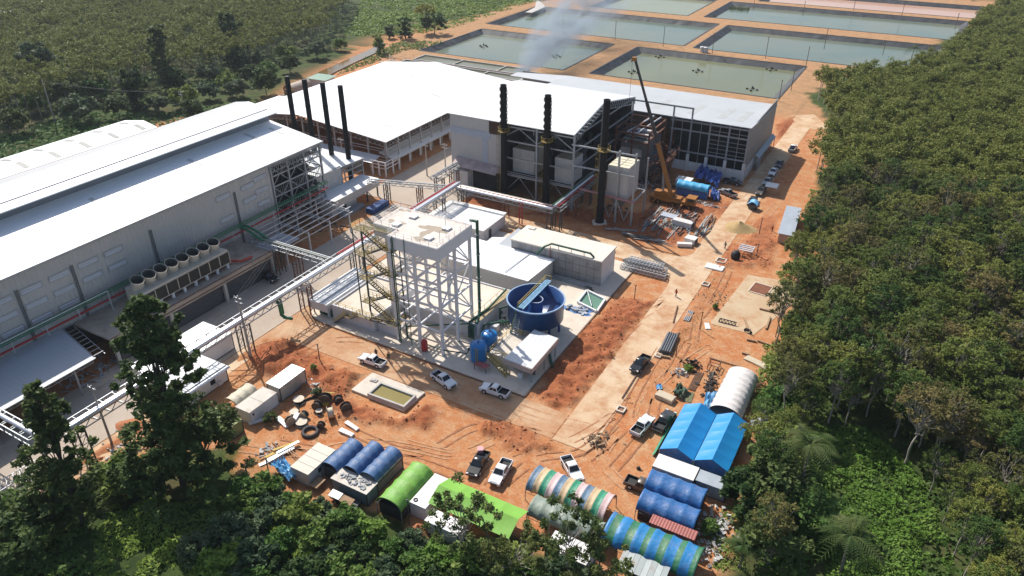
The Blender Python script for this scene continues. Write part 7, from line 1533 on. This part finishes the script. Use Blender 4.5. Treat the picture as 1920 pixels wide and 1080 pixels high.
def make_tree(name, label, cat, cl, per, leaf, lm, bark, h0, r0, rg, n_limb=10, group=None, up=.7, shell=.5, lean=(0,0), top=None):
    t = thing(name, label, cat, (0,0,0), 0, group); mb = MB()
    zt = top if top else max(c[2] for c in cl)*.9; fork = np.array([lean[0]*h0, lean[1]*h0, h0])
    limb(mb, (0,0,-.3), fork, r0, r0*.75, .05, rg, 3); limb(mb, fork, (lean[0]*zt, lean[1]*zt, zt), r0*.75, r0*.2, .25, rg, 4)
    for i in rg.permutation(len(cl))[:n_limb]:
        c = np.array(cl[i][:3]); z0 = h0+(max(c[2]-1.5,h0)-h0)*.55; limb(mb, (lean[0]*z0, lean[1]*z0, z0), c, r0*.38, r0*.08, .25, rg, 3)
    mb.cuts = [(0,0)]; mb.build('trunk', bark, t)
    V, F = leaves(clump_points(cl, per, rg, shell=shell), leaf, rg, up); npmesh('crown', V, F, lm, t); return t
def ell_clumps(n_, rx, rz, zc, rg, r_=(.7,1.2), bias=.2):
    out = []
    while len(out) < n_:
        u = rg.normal(size=3); u /= np.linalg.norm(u); q = (bias+(1-bias)*rg.random()**.5)
        if u[2] < -.5: continue
        out.append((u[0]*rx*q, u[1]*rx*q, zc+u[2]*rz*q, rg.uniform(*r_)))
    return out
rg = np.random.default_rng(5)
# ---- plantation on the right: the nearest trees one by one, the far rest as one wood
RG = 'rubber trees of the big plantation'; protos_r = []
for k in range(7):
    cl = ell_clumps((84,84,70,92,74,44,88)[k], 2.9+.5*rg.random(), 2.7+.6*rg.random(), 8.2+rg.random(), rg, (.35,.75), .3)
    lm = RUBL[1] if k in (2,5) else RUBL[0]
    protos_r.append(make_tree('rubber_tree', 'slender olive crowned rubber tree in the dense plantation behind the blue tents' if lm is RUBL[0] else 'slender brown-olive crowned rubber tree in the dense plantation behind the blue tents', 'tree', cl, 46, .15, lm, BARKP, 3.6, .15, rg, 34, RG, .8, .1))
edge = [(-9.5,77),(-11,84),(-11.2,90),(-11.5,97),(-12.2,106),(-13.5,114),(-15.0,124),(-14.5,133),(-14.0,141),(-19,152),(-18.5,168),(-16.5,176),(-18.5,190),(-22,205),(-25,220),(-24,245),(-28,262),(-33,280),(-38,293),(-35,300),(-10,330),(2,370),(8,430),(16,480),(33,540),(60,560),(60,60),(2,64)]
clear = PX((1470,870),(1530,800),(1640,815),(1735,900),(1785,1050),(1760,1290),(1400,1290),(1420,1010))
def inpoly(x, y, poly): return float(sdist(np.array([[x]]), np.array([[y]]), poly)[0,0])
spots = []
y = 66.
while y < 560:
    x = -42.
    while x < 48:
        q = (x+rg.uniform(-1.7,1.7), y+rg.uniform(-1.5,1.5)); d = inpoly(q[0], q[1], edge)
        if d > 1.6 and inpoly(q[0], q[1], clear) < 1.2 and rg.random() > .07: spots.append((*q, d))
        x += 4.1
    y += 3.9
spots = [s for s in spots if abs(s[0]) < 46]
spots.sort(key=lambda s: s[0]**2+s[1]**2)
vis = lambda x, y, z=6: (lambda v: (v.dot(FW) > 5 and abs(FPX*v.dot(RT)/v.dot(FW)) < 1010 and -600 < -FPX*v.dot(UP)/v.dot(FW) < 640))(Vector((x,y,z-CAMH)))
spots = [s for s in spots if vis(s[0], s[1])]
near_n = 288; first = set()
for i, (x, y, d) in enumerate(spots[:near_n]):
    k = rg.integers(0, 7); p = protos_r[k]; s = rg.uniform(.72,1.25)*(.78 if y < 100 else 1); loc = (x, y, gz(x,y)-.1); rz = rg.uniform(0,6.28)
    if k in first: dup(p, loc, rz, None, None, (s*rg.uniform(.9,1.15), s*rg.uniform(.9,1.15), s))
    else: first.add(k); p.location = loc; p.rotation_euler = (0,0,rz); p.scale = (s,s,s)
def wood(name, label, pts, lm, per, leaf, h, rc, seed, ncl=10):
    r_ = np.random.default_rng(seed); cl = []; mb = MB()
    for x, y in pts:
        s = r_.uniform(.8,1.2); z0 = gz(x,y)
        for c in ell_clumps(ncl, rc*s, rc*.85*s, h*.72*s, r_, (.9,1.5)): cl.append((x+c[0], y+c[1], z0+c[2], c[3]*s))
        mb.tube((x,y,z0-.2),(x+r_.uniform(-.5,.5),y,z0+h*.6*s),.16,4,.1,caps=False)
    V, F = leaves(clump_points(cl, per, r_, shell=.2), leaf, r_, .6); o = npmesh(name, V, F, lm); tag(o, label, 'wood', None, 'stuff')
    mb.cuts = [(0,0)]; tr = mb.build('trunks', BARKP, o); tr['kind'] = 'stuff'; return o
far = [(s[0], s[1]) for s in spots[near_n:]]
wood('plantation_wood', 'far part of the olive plantation wood on the right, running to the ponds', far, RUBL[0], 62, .27, 11.5, 3.3, 8, 18)
outer = []; y = 62.
while y < 420:
    x = 0.
    while x < 82:
        q = (x+rg.uniform(-1.8,1.8), y+rg.uniform(-1.8,1.8))
        if (q[0] > 46 or not vis(q[0], q[1])) and (inpoly(q[0], q[1], edge) > 1.6 or q[0] > 46) and inpoly(q[0], q[1], clear) < 1.2: outer.append(q)
        x += 5.
    y += 5.
wood('plantation_wood', 'outer side of the olive plantation wood, beyond the slender trees', outer, RUBL[0], 22, .5, 11.5, 3.4, 19, 14)
# ---- plantation at the back left
edgeL = [(-262,60),(-258,120),(-262,150),(-262,176),(-252,200),(-248,222),(-252,246),(-252,268),(-266,292),(-282,320),(-300,350),(-330,380),(-520,400),(-700,300),(-700,60)]
pts = []; y = 62.
while y < 400:
    x = -640.
    while x < -235:
        q = (x+rg.uniform(-1.4,1.4), y+rg.uniform(-1.4,1.4))
        if inpoly(q[0], q[1], edgeL) > 2 and vis(q[0], q[1], 8): pts.append(q)
        x += 5.6
    y += 5.4
wood('plantation_wood', 'olive plantation wood covering the back left beyond the halls', pts, RUBL[0], 46, .31, 14.5, 3.9, 9, 13)
# edge trees, each its own
def blob_tree(name, label, h, w_, lm, seed, per=42, leaf=.42, n_=60, zc=.55, flat=.5, group=None, bark=BARK, r0=.3, shell=.5, up=.7, cat='tree', rc=(.8,1.5)):
    r_ = np.random.default_rng(seed); return make_tree(name, label, cat, ell_clumps(n_, w_/2, h*flat*.92, h*zc, r_, rc), per, leaf, lm, bark, h*.25, r0, r_, 8, group, up, shell)
def column_tree(name, label, h, w0, w1, lm, seed, n_=120, per=40, leaf=.45, bark=BARKD, r0=.45, z0=.06, lean=(0,0), rc=(.9,1.6), ragged=.35, pw=.8):
    r_ = np.random.default_rng(seed); cl = []
    for i in range(n_):
        f = r_.random()**.9; z = h*(z0+(1-z0)*f); rad = (w0+(w1-w0)*f**pw)/2*(1+ragged*math.sin(f*23+seed)+ragged*.5*math.sin(f*9+2*seed)); a = r_.uniform(0,6.28); q = r_.random()**.5
        cl.append((lean[0]*z+rad*q*math.cos(a), lean[1]*z+rad*q*math.sin(a), z, r_.uniform(*rc)*(1-.35*f)))
    return make_tree(name, label, 'tree', cl, per, leaf, lm, bark, h*.2, r0, r_, 26, None, .6, .4, lean, h*.96)
def put(t, c, rz=0., s=None, dz=-.1):
    p = W(*c) if len(c) == 2 else Vector(c); t.location = (p.x, p.y, gz(p.x,p.y)+dz); t.rotation_euler = (0,0,rz)
    if s: t.scale = (s,s,s)
    return t
put(column_tree('vine_covered_tree','dark vine-covered tree column rising above the back left wood edge',24,9,5.5,DARKL,21,110,42,.55), (318,172)); put(column_tree('vine_covered_tree','broad dark vine-covered tree at the back left wood edge, right of the dark column',21,11,7,DARKL,22,120,42,.6), (440,118))
put(column_tree('vine_covered_tree','dark stubby vine-covered tree standing forward of the back left wood edge',14,10,7,DARKL,23,100,42,.5), (262,205))
put(blob_tree('broadleaf_tree','tall grey-green broadleaf tree on a bare trunk at the far left wood edge',19,12,GLOSS,24,46,.55,60,.68,.32), (85,172))
shr = [(20,232),(70,215),(130,205),(185,195),(35,255),(160,232),(225,225),(300,215),(350,205),(395,190),(430,170),(470,160),(505,150),(545,140),(395,158),(450,140),(480,128),(250,180),(110,175),(20,200),(330,180),(540,118),(500,180),(445,185),(365,228),(595,112),(640,96)]
sp = [blob_tree('edge_shrub','rounded glossy grey-green shrub along the wood edge beyond the halls',9,10,GLOSS,31,44,.55,46,.45,.5,'shrubs along the wood edge',r0=.2,cat='shrub'), blob_tree('edge_shrub','rounded mid green shrub along the wood edge beyond the halls',8,9,MIDL,32,44,.5,46,.45,.5,'shrubs along the wood edge',r0=.2,cat='shrub'), blob_tree('edge_shrub','rounded dark green shrub along the wood edge beyond the halls',10,9,DARKL,33,44,.5,50,.5,.5,'shrubs along the wood edge',r0=.2,cat='shrub')]
for i, c in enumerate(shr):
    k = (i*7+i//3) % 3; p = W(*c); s = rg.uniform(.75,1.2)
    if i > 2: o = dup(sp[k], (p.x,p.y,gz(p.x,p.y)-.1), rg.uniform(0,6), None, None, s)
    else: k = i; put(sp[k], c, 0, s)
put(blob_tree('bamboo_clump','yellow-topped bamboo clump beside the red track behind the ponds',15,11,YELL,41,40,.5,26,.75,.2,r0=.2), (800,62)); put(blob_tree('broadleaf_tree','dark rounded tree right of the yellow bamboo clump',11,13,DARKL,42,46,.5,50,.5,.5), (815,64))
put(column_tree('vine_covered_stump','vine-covered stump nearest the canal mud',8,5,3.6,MIDL,43,40,36,.4), (712,100)); put(column_tree('vine_covered_stump','vine-covered stump further along the canal, before the red track',9.5,8,6,DARKL,44,50,40,.45), (760,72)); put(column_tree('vine_covered_stump','small pale vine-covered stump beside the canal bend',6,4,3,GLOSS,45,30,36,.4), (730,72))
# ---- foreground trees
put(column_tree('tall_dark_tree','tallest dark green tree at lower left, its crown in front of the cooling fans',31,17.5,5.0,DARKL,51,400,44,.36,r0=.5,lean=(.05,.01),rc=(.55,1.25),ragged=.34), (345,912), 1.0)
put(column_tree('tall_dark_tree','slim dark green tree in front of the silver pipe elbow',23.5,10,3.4,DARKL,52,210,44,.34,r0=.36,lean=(.01,.02),rc=(.5,1.1),ragged=.4), (160,985), .3)
put(blob_tree('dark_vine_mound','dark vine mound at the right foot of the tallest lower left tree',12,12,DARKL,53,52,.42,70,.5,.5,r0=.3), (395,890)); put(blob_tree('dark_vine_mound','dark vine mound left of the foot of the tallest lower left tree',9,8,DARKL,54,52,.4,50,.5,.5,r0=.3), (290,935)); put(blob_tree('dark_vine_mound','mid green vine mound between the two dark lower left trees',5,8,MIDL,55,52,.36,40,.45,.5,r0=.2), (240,915)); put(blob_tree('dark_vine_mound','dark leafy mound at the foot of the slim lower left tree',9,9,DARKL,56,52,.38,50,.5,.5,r0=.2), (100,985)); put(blob_tree('dark_vine_mound','dark leafy mound in the bottom left corner',8,10,DARKL,57,52,.38,50,.5,.5,r0=.2), (40,1070))
def feathery(label, h, w_, seed, c, n_=40):
    r_ = np.random.default_rng(seed); put(make_tree('feathery_tree', label, 'tree', ell_clumps(n_, w_/2, h*.36, h*.66, r_, (.5,1.0)), 110, .19, FEATH, BARKP, h*.3, .16, r_, 22, None, .5, .2), c, r_.random()*6)
feathery('open feathery tree in front of the lime gable tent',13.5,9.5,61,(870,1062),42); feathery('open feathery tree in front of the striped and grey arched tents',14,8.5,62,(1062,1100),44); feathery('low feathery tree below the white container by the grey arched tent',9.5,9,63,(1120,1130),36); feathery('low feathery tree at the bottom, left of the one before the striped tent',10,9,64,(965,1110),38)
BG = 'bushes along the front bank'
bp_ = [blob_tree('bank_bush','leafy mid green bush on the bank below the container row',4.6,5.2,MIDL,71,64,.27,42,.5,.52,BG,r0=.1,cat='bush',rc=(.5,1.0)), blob_tree('bank_bush','leafy dark green bush on the bank below the container row',5.4,5.4,DARKL,72,64,.28,44,.5,.52,BG,r0=.1,cat='bush',rc=(.5,1.0)), blob_tree('bank_bush','leafy yellow-green bush on the bank below the container row',3.6,4.4,BRIGHTL,73,64,.26,36,.5,.52,BG,r0=.1,cat='bush',rc=(.45,.9)), blob_tree('bank_bush','leafy grey-green bush on the bank below the container row',4.2,5.0,GLOSS,74,64,.26,40,.5,.52,BG,r0=.1,cat='bush',rc=(.5,1.0))]
bank = [W(*p) for p in ((440,905),(500,935),(590,952),(690,992),(790,1030),(880,1050),(1000,1070),(1090,1100),(1150,1200),(400,1200),(420,1000))]
cnt = 0; used_b = set(); tries = 0; placed = []
while cnt < 74 and tries < 4000:
    tries += 1; p = W(rg.uniform(380,1160), rg.uniform(905,1180))
    if inpoly(p.x, p.y, bank) < .8 or any((p.x-a)**2+(p.y-b)**2 < 5.5 for a, b in placed): continue
    placed.append((p.x,p.y)); k = int(rg.choice(4, p=(.46,.16,.16,.22))); s = rg.uniform(.65,1.15); cnt += 1
    if k in used_b: dup(bp_[k], (p.x,p.y,gz(p.x,p.y)-.2), rg.uniform(0,6), None, None, s)
    else: used_b.add(k); put(bp_[k], (p.x,p.y,0), 0, s)
for i, (c, k, s, lb) in enumerate((((405,1065),2,.9,'bright shrub in the grassy gap near the bottom edge'),((375,1050),3,.9,'pale shrub left of the bright one near the bottom edge'),((1290,695),2,.35,'small weedy bush beside the trash heap on bare ground'),((1341,578),0,.25,'tiny round bush beside the broken slab'),((595,740),3,.35,'small grey-green bush beside the silver shed corner'),((1400,960),1,1.5,'dark bush right of the rubbish heap'),((590,700),2,.25,'small weedy bush near the pit slab'),((508,792),1,.4,'small dark bush at the corner of the stained-roof office'),((20,955),2,.8,'bright leafy bush at the lower left frame edge'),((1330,1000),0,.5,'small green bush at the rubbish heap edge'))):
    p = W(*c); o = dup(bp_[k], (p.x,p.y,gz(p.x,p.y)-.1), i, lb, None, s); del o['group']
# trees and shrubs on the right edge of the camp
put(blob_tree('broadleaf_tree','dark broadleaf tree crowding the right end of the royal blue arched tents',10.5,9.5,DARKL,81,56,.34,60,.55,.45), (1432,955), 1); put(blob_tree('broadleaf_tree','mid green broadleaf tree behind the right blue gable tent',8.5,7.5,MIDL,82,56,.3,50,.55,.45), (1458,885), 2); put(blob_tree('broadleaf_tree','mid green broadleaf tree just below the palm right of the camp',7.5,8,MIDL,83,56,.32,50,.55,.45), (1500,1000), 2)
put(blob_tree('broadleaf_tree','dark broadleaf tree at the bottom right behind the fallen rubbish',8,8,DARKL,84,56,.32,46,.55,.45), (1440,1060), 2); put(blob_tree('vine_thicket','bright green vine thicket at the tree edge right of the bare ground',6,9,MIDL,85,60,.3,56,.45,.5,cat='thicket'), (1465,722), 0); put(blob_tree('vine_thicket','bright green vine thicket beside the pearl white tent',5,8,MIDL,86,60,.3,50,.45,.5,cat='thicket'), (1455,775), 3); put(blob_tree('vine_thicket','dark vine thicket further up the tree edge by the broken slab',6,6,DARKL,87,60,.3,44,.45,.5,cat='thicket'), (1492,640), 3)
def palm(label, h, c, seed, n_=18, L_=3.8, lean=(.06,.0)):
    r_ = np.random.default_rng(seed); t = thing('palm_tree', label, 'palm'); mb = MB(); limb(mb, (0,0,-.2), (lean[0]*h,lean[1]*h,h), .22, .14, .08, r_, 5); mb.cuts = [(0,0)]; mb.build('trunk', BARK, t)
    V = []; F = []; top_ = np.array((lean[0]*h,lean[1]*h,h))
    for i in range(n_):
        a = 6.283*i/n_+r_.uniform(-.2,.2); el = r_.uniform(-.1,1.1); d = np.array((math.cos(a),math.sin(a),0)); s = np.array((-math.sin(a),math.cos(a),0)); prev = None
        for k in range(15):
            f = k/14; p = top_+d*L_*f*math.cos(el*.8)+np.array((0,0,L_*(math.sin(el)*f-1.0*f*f*(1.1-.4*el)))); w_ = 1.05*math.sin(math.pi*min(f*.85+.13,1))*(1-.2*f)
            for sg in (-1,1):
                q = p+s*sg*w_+d*.45+np.array((0,0,-.35*w_)); o = len(V); V += [p, p+d*.16, q+d*.05, q]; F.append((o,o+1,o+2,o+3))
            if prev is not None: o = len(V); V += [prev-s*.05, prev+s*.05, p+s*.04, p-s*.04]; F.append((o,o+1,o+2,o+3))
            prev = p
    npmesh('crown', np.array(V), np.array(F), PALML, t); return put(t, c, seed)
palm('coconut palm on a slim trunk right of the blue gable tents',11.5,(1492,955),1,24,4.8,(.0,.03)); palm('coconut palm with broad fronds at the bottom right of the green clearing',7,(1572,1085),2,24,4.8); palm('small palm at the bottom beside the azure and green tent',4.2,(1388,1066),3,14,2.6); palm('distant palm on the pond bank at the top right',9,(1872,62),4,16,4.5); palm('distant palm behind the plantation edge by the middle right pond',9,(1708,112),5,14,4.0); palm('small dark palm beside the distant top right palm',6,(1862,70),6,12,3.0)
def banana(label, c, seed, n_=9, L_=2.8):
    r_ = np.random.default_rng(seed); t = thing('banana_plant', label, 'plant'); mb = MB(); mb.tube((0,0,-.1),(0,0,1.8),.16,7,.1); mb.build('stem', MIDL, t); mb = MB()
    for i in range(n_):
        a = 6.283*i/n_+r_.uniform(-.3,.3); el = r_.uniform(.3,1.2); Lk = L_*r_.uniform(.7,1.1); d = Vector((math.cos(a),math.sin(a),0)); s = Vector((-math.sin(a),math.cos(a),0))
        mb.grid(lambda u, v: Vector((0,0,1.7))+d*Lk*v*math.cos(el*.7)+Vector((0,0,Lk*(math.sin(el)*v-.9*v*v)))+s*(u-.5)*.75*math.sin(math.pi*(.08+.9*v))-Vector((0,0,.18*abs(u-.5))), 2, 7)
    mb.cuts = [(0,0)]; mb.build('leaf_crown', PALML, t); return put(t, c, seed)
for i, (c, lb) in enumerate((((1500,935),'banana plant right of the slim coconut palm trunk'),((1525,945),'banana plant at the clearing edge, rightmost of the trio by the palm'),((1512,915),'banana plant above the other two beside the palm'),((15,1000),'banana plant with bright leaves at the lower left frame edge'),((30,1020),'smaller banana plant below the one at the lower left frame edge'))): banana(lb, c, 90+i)
# ---- ground cover
def cover(name, label, poly, dens, leaf, lm, hgt, seed, up=1.0, lump=3.):
    r_ = np.random.default_rng(seed); P = np.array([(p[0],p[1]) for p in poly]); lo, hi = P.min(0), P.max(0); n_ = int((hi-lo).prod()*dens); q = lo+(hi-lo)*r_.random((n_,2))
    e = sdist(q[:,0][None], q[:,1][None], poly)[0]+(fbm(q[:,0]/2.5,q[:,1]/2.5,seed)-.5)*4; q = q[e > 0]; ee = e[e > 0]
    lumpv = fbm(q[:,0]/lump,q[:,1]/lump,seed+3); q = q[lumpv > .33]; ee = ee[lumpv > .33]; lumpv = lumpv[lumpv > .33]
    i = np.clip(np.searchsorted(gx,q[:,0])-1,0,len(gx)-1); j = np.clip(np.searchsorted(gy,q[:,1])-1,0,len(gy)-1)
    z = H[j,i]+hgt*np.clip((lumpv-.3)*2.4,0,1.3)*np.clip(ee/2,.15,1)*(.35+.65*r_.random(len(q)))
    V, F = leaves(np.column_stack([q,z]), leaf, r_, up); o = npmesh(name, V, F, lm); return tag(o, label, 'undergrowth', None, 'stuff')
cover('vine_cover','bright green vines carpeting the clearing at the bottom right', clear+[], 38, .22, BRIGHTL, 1.5, 101)
cover('vine_cover','bright grassy vines between the two dark trees at the lower left', PX((215,905),(300,880),(340,990),(420,1090),(330,1180),(150,1180),(180,1000)), 26, .24, BRIGHTL, 1.2, 102)
cover('undergrowth','green undergrowth filling the front bank', bank+[], 22, .24, MIDL, 1.3, 103)
cover('undergrowth','dark undergrowth in the shade of the tallest lower left tree', PX((320,950),(440,930),(560,1060),(600,1200),(380,1200)), 24, .24, MIDL, 1.2, 104)
cover('undergrowth','green undergrowth at the lower left corner', PX((-150,1020),(40,930),(140,935),(190,1010),(180,1200),(-150,1250)), 22, .26, MIDL, 1.3, 105)
cover('undergrowth','green undergrowth under the plantation edge right of the camp', [(-12,72),(-9.5,84),(-10.5,100),(-12,110),(-14.5,122),(-14,140),(-18.5,152),(-18,182),(-22,205),(-14,205),(-10,160),(-6,120),(-3,100),(-5,90),(-8,80),(-3,64)], 14, .27, MIDL, 1.4, 106)
cover('undergrowth','dull green undergrowth on the plantation floor', [(-8,75),(30,75),(34,200),(-12,200),(-8,140),(-4,110)], 3.2, .4, RUBL[0], 1.1, 107)
cover('undergrowth','green growth along the canal bank behind the warehouse', PX((515,215),(560,185),(610,150),(700,118),(760,95),(830,90),(860,80),(800,78),(720,80),(700,100),(640,130),(590,165)), 2.6, .55, MIDL, 1.3, 108)
cover('undergrowth','green growth on the slope between the low hall and the back left wood', PX((-20,330),(0,260),(140,215),(300,215),(480,190),(500,205),(330,235),(200,255),(60,285)), 1.8, .6, MIDL, 1.2, 109)
cover('meadow','green meadow between the back left wood and the red track', [(-262,292),(-232,318),(-226,345),(-226,420),(-200,500),(-170,560),(-300,640),(-420,560),(-330,390),(-300,350)], 1.1, .7, BRIGHTL, 1.4, 110, 1.2, 12.)
cover('weeds','thin weeds on the bare ground right of the road', [(-31,98),(-26,98),(-24,112),(-26,140),(-31,150)], 2.6, .13, FEATH, .25, 111)
cover('weeds','thin weeds round the cable drums', PX((520,820),(640,690),(680,760),(600,840)), 1.6, .13, FEATH, .2, 112)
# ================================================================= LIGHT
w = bpy.data.worlds.new('World'); sc.world = w; w.use_nodes = True
nn = w.node_tree.nodes; bg = nn['Background']; sky = nn.new('ShaderNodeTexSky'); sky.sky_type = 'NISHITA'; sky.sun_disc = False
SUN = Vector((-.854*math.cos(R(45.4)), .50*math.cos(R(45.4)), math.sin(R(45.4)))).normalized()
sky.sun_elevation = math.asin(SUN.z); sky.sun_rotation = math.atan2(SUN.x, SUN.y)
sky.air_density = 1.; sky.dust_density = 1.5
w.node_tree.links.new(sky.outputs[0], bg.inputs[0]); bg.inputs[1].default_value = .105
sl = bpy.data.lights.new('sun', 'SUN'); sl.energy = 4.2; sl.angle = R(.53); sl.color = (1., .95, .87)
so = bpy.data.objects.new('sun', sl); COL.objects.link(so); so.rotation_euler = SUN.to_track_quat('Z', 'Y').to_euler()
sc.view_settings.view_transform = 'Standard'; sc.view_settings.look = 'None'; sc.view_settings.exposure = .42; sc.view_settings.gamma = 1
sc.cycles.max_bounces = 6; sc.cycles.diffuse_bounces = 3; sc.cycles.glossy_bounces = 3; sc.cycles.transmission_bounces = 4; sc.cycles.transparent_max_bounces = 8; sc.cycles.volume_bounces = 0
sc.cycles.use_denoising = True
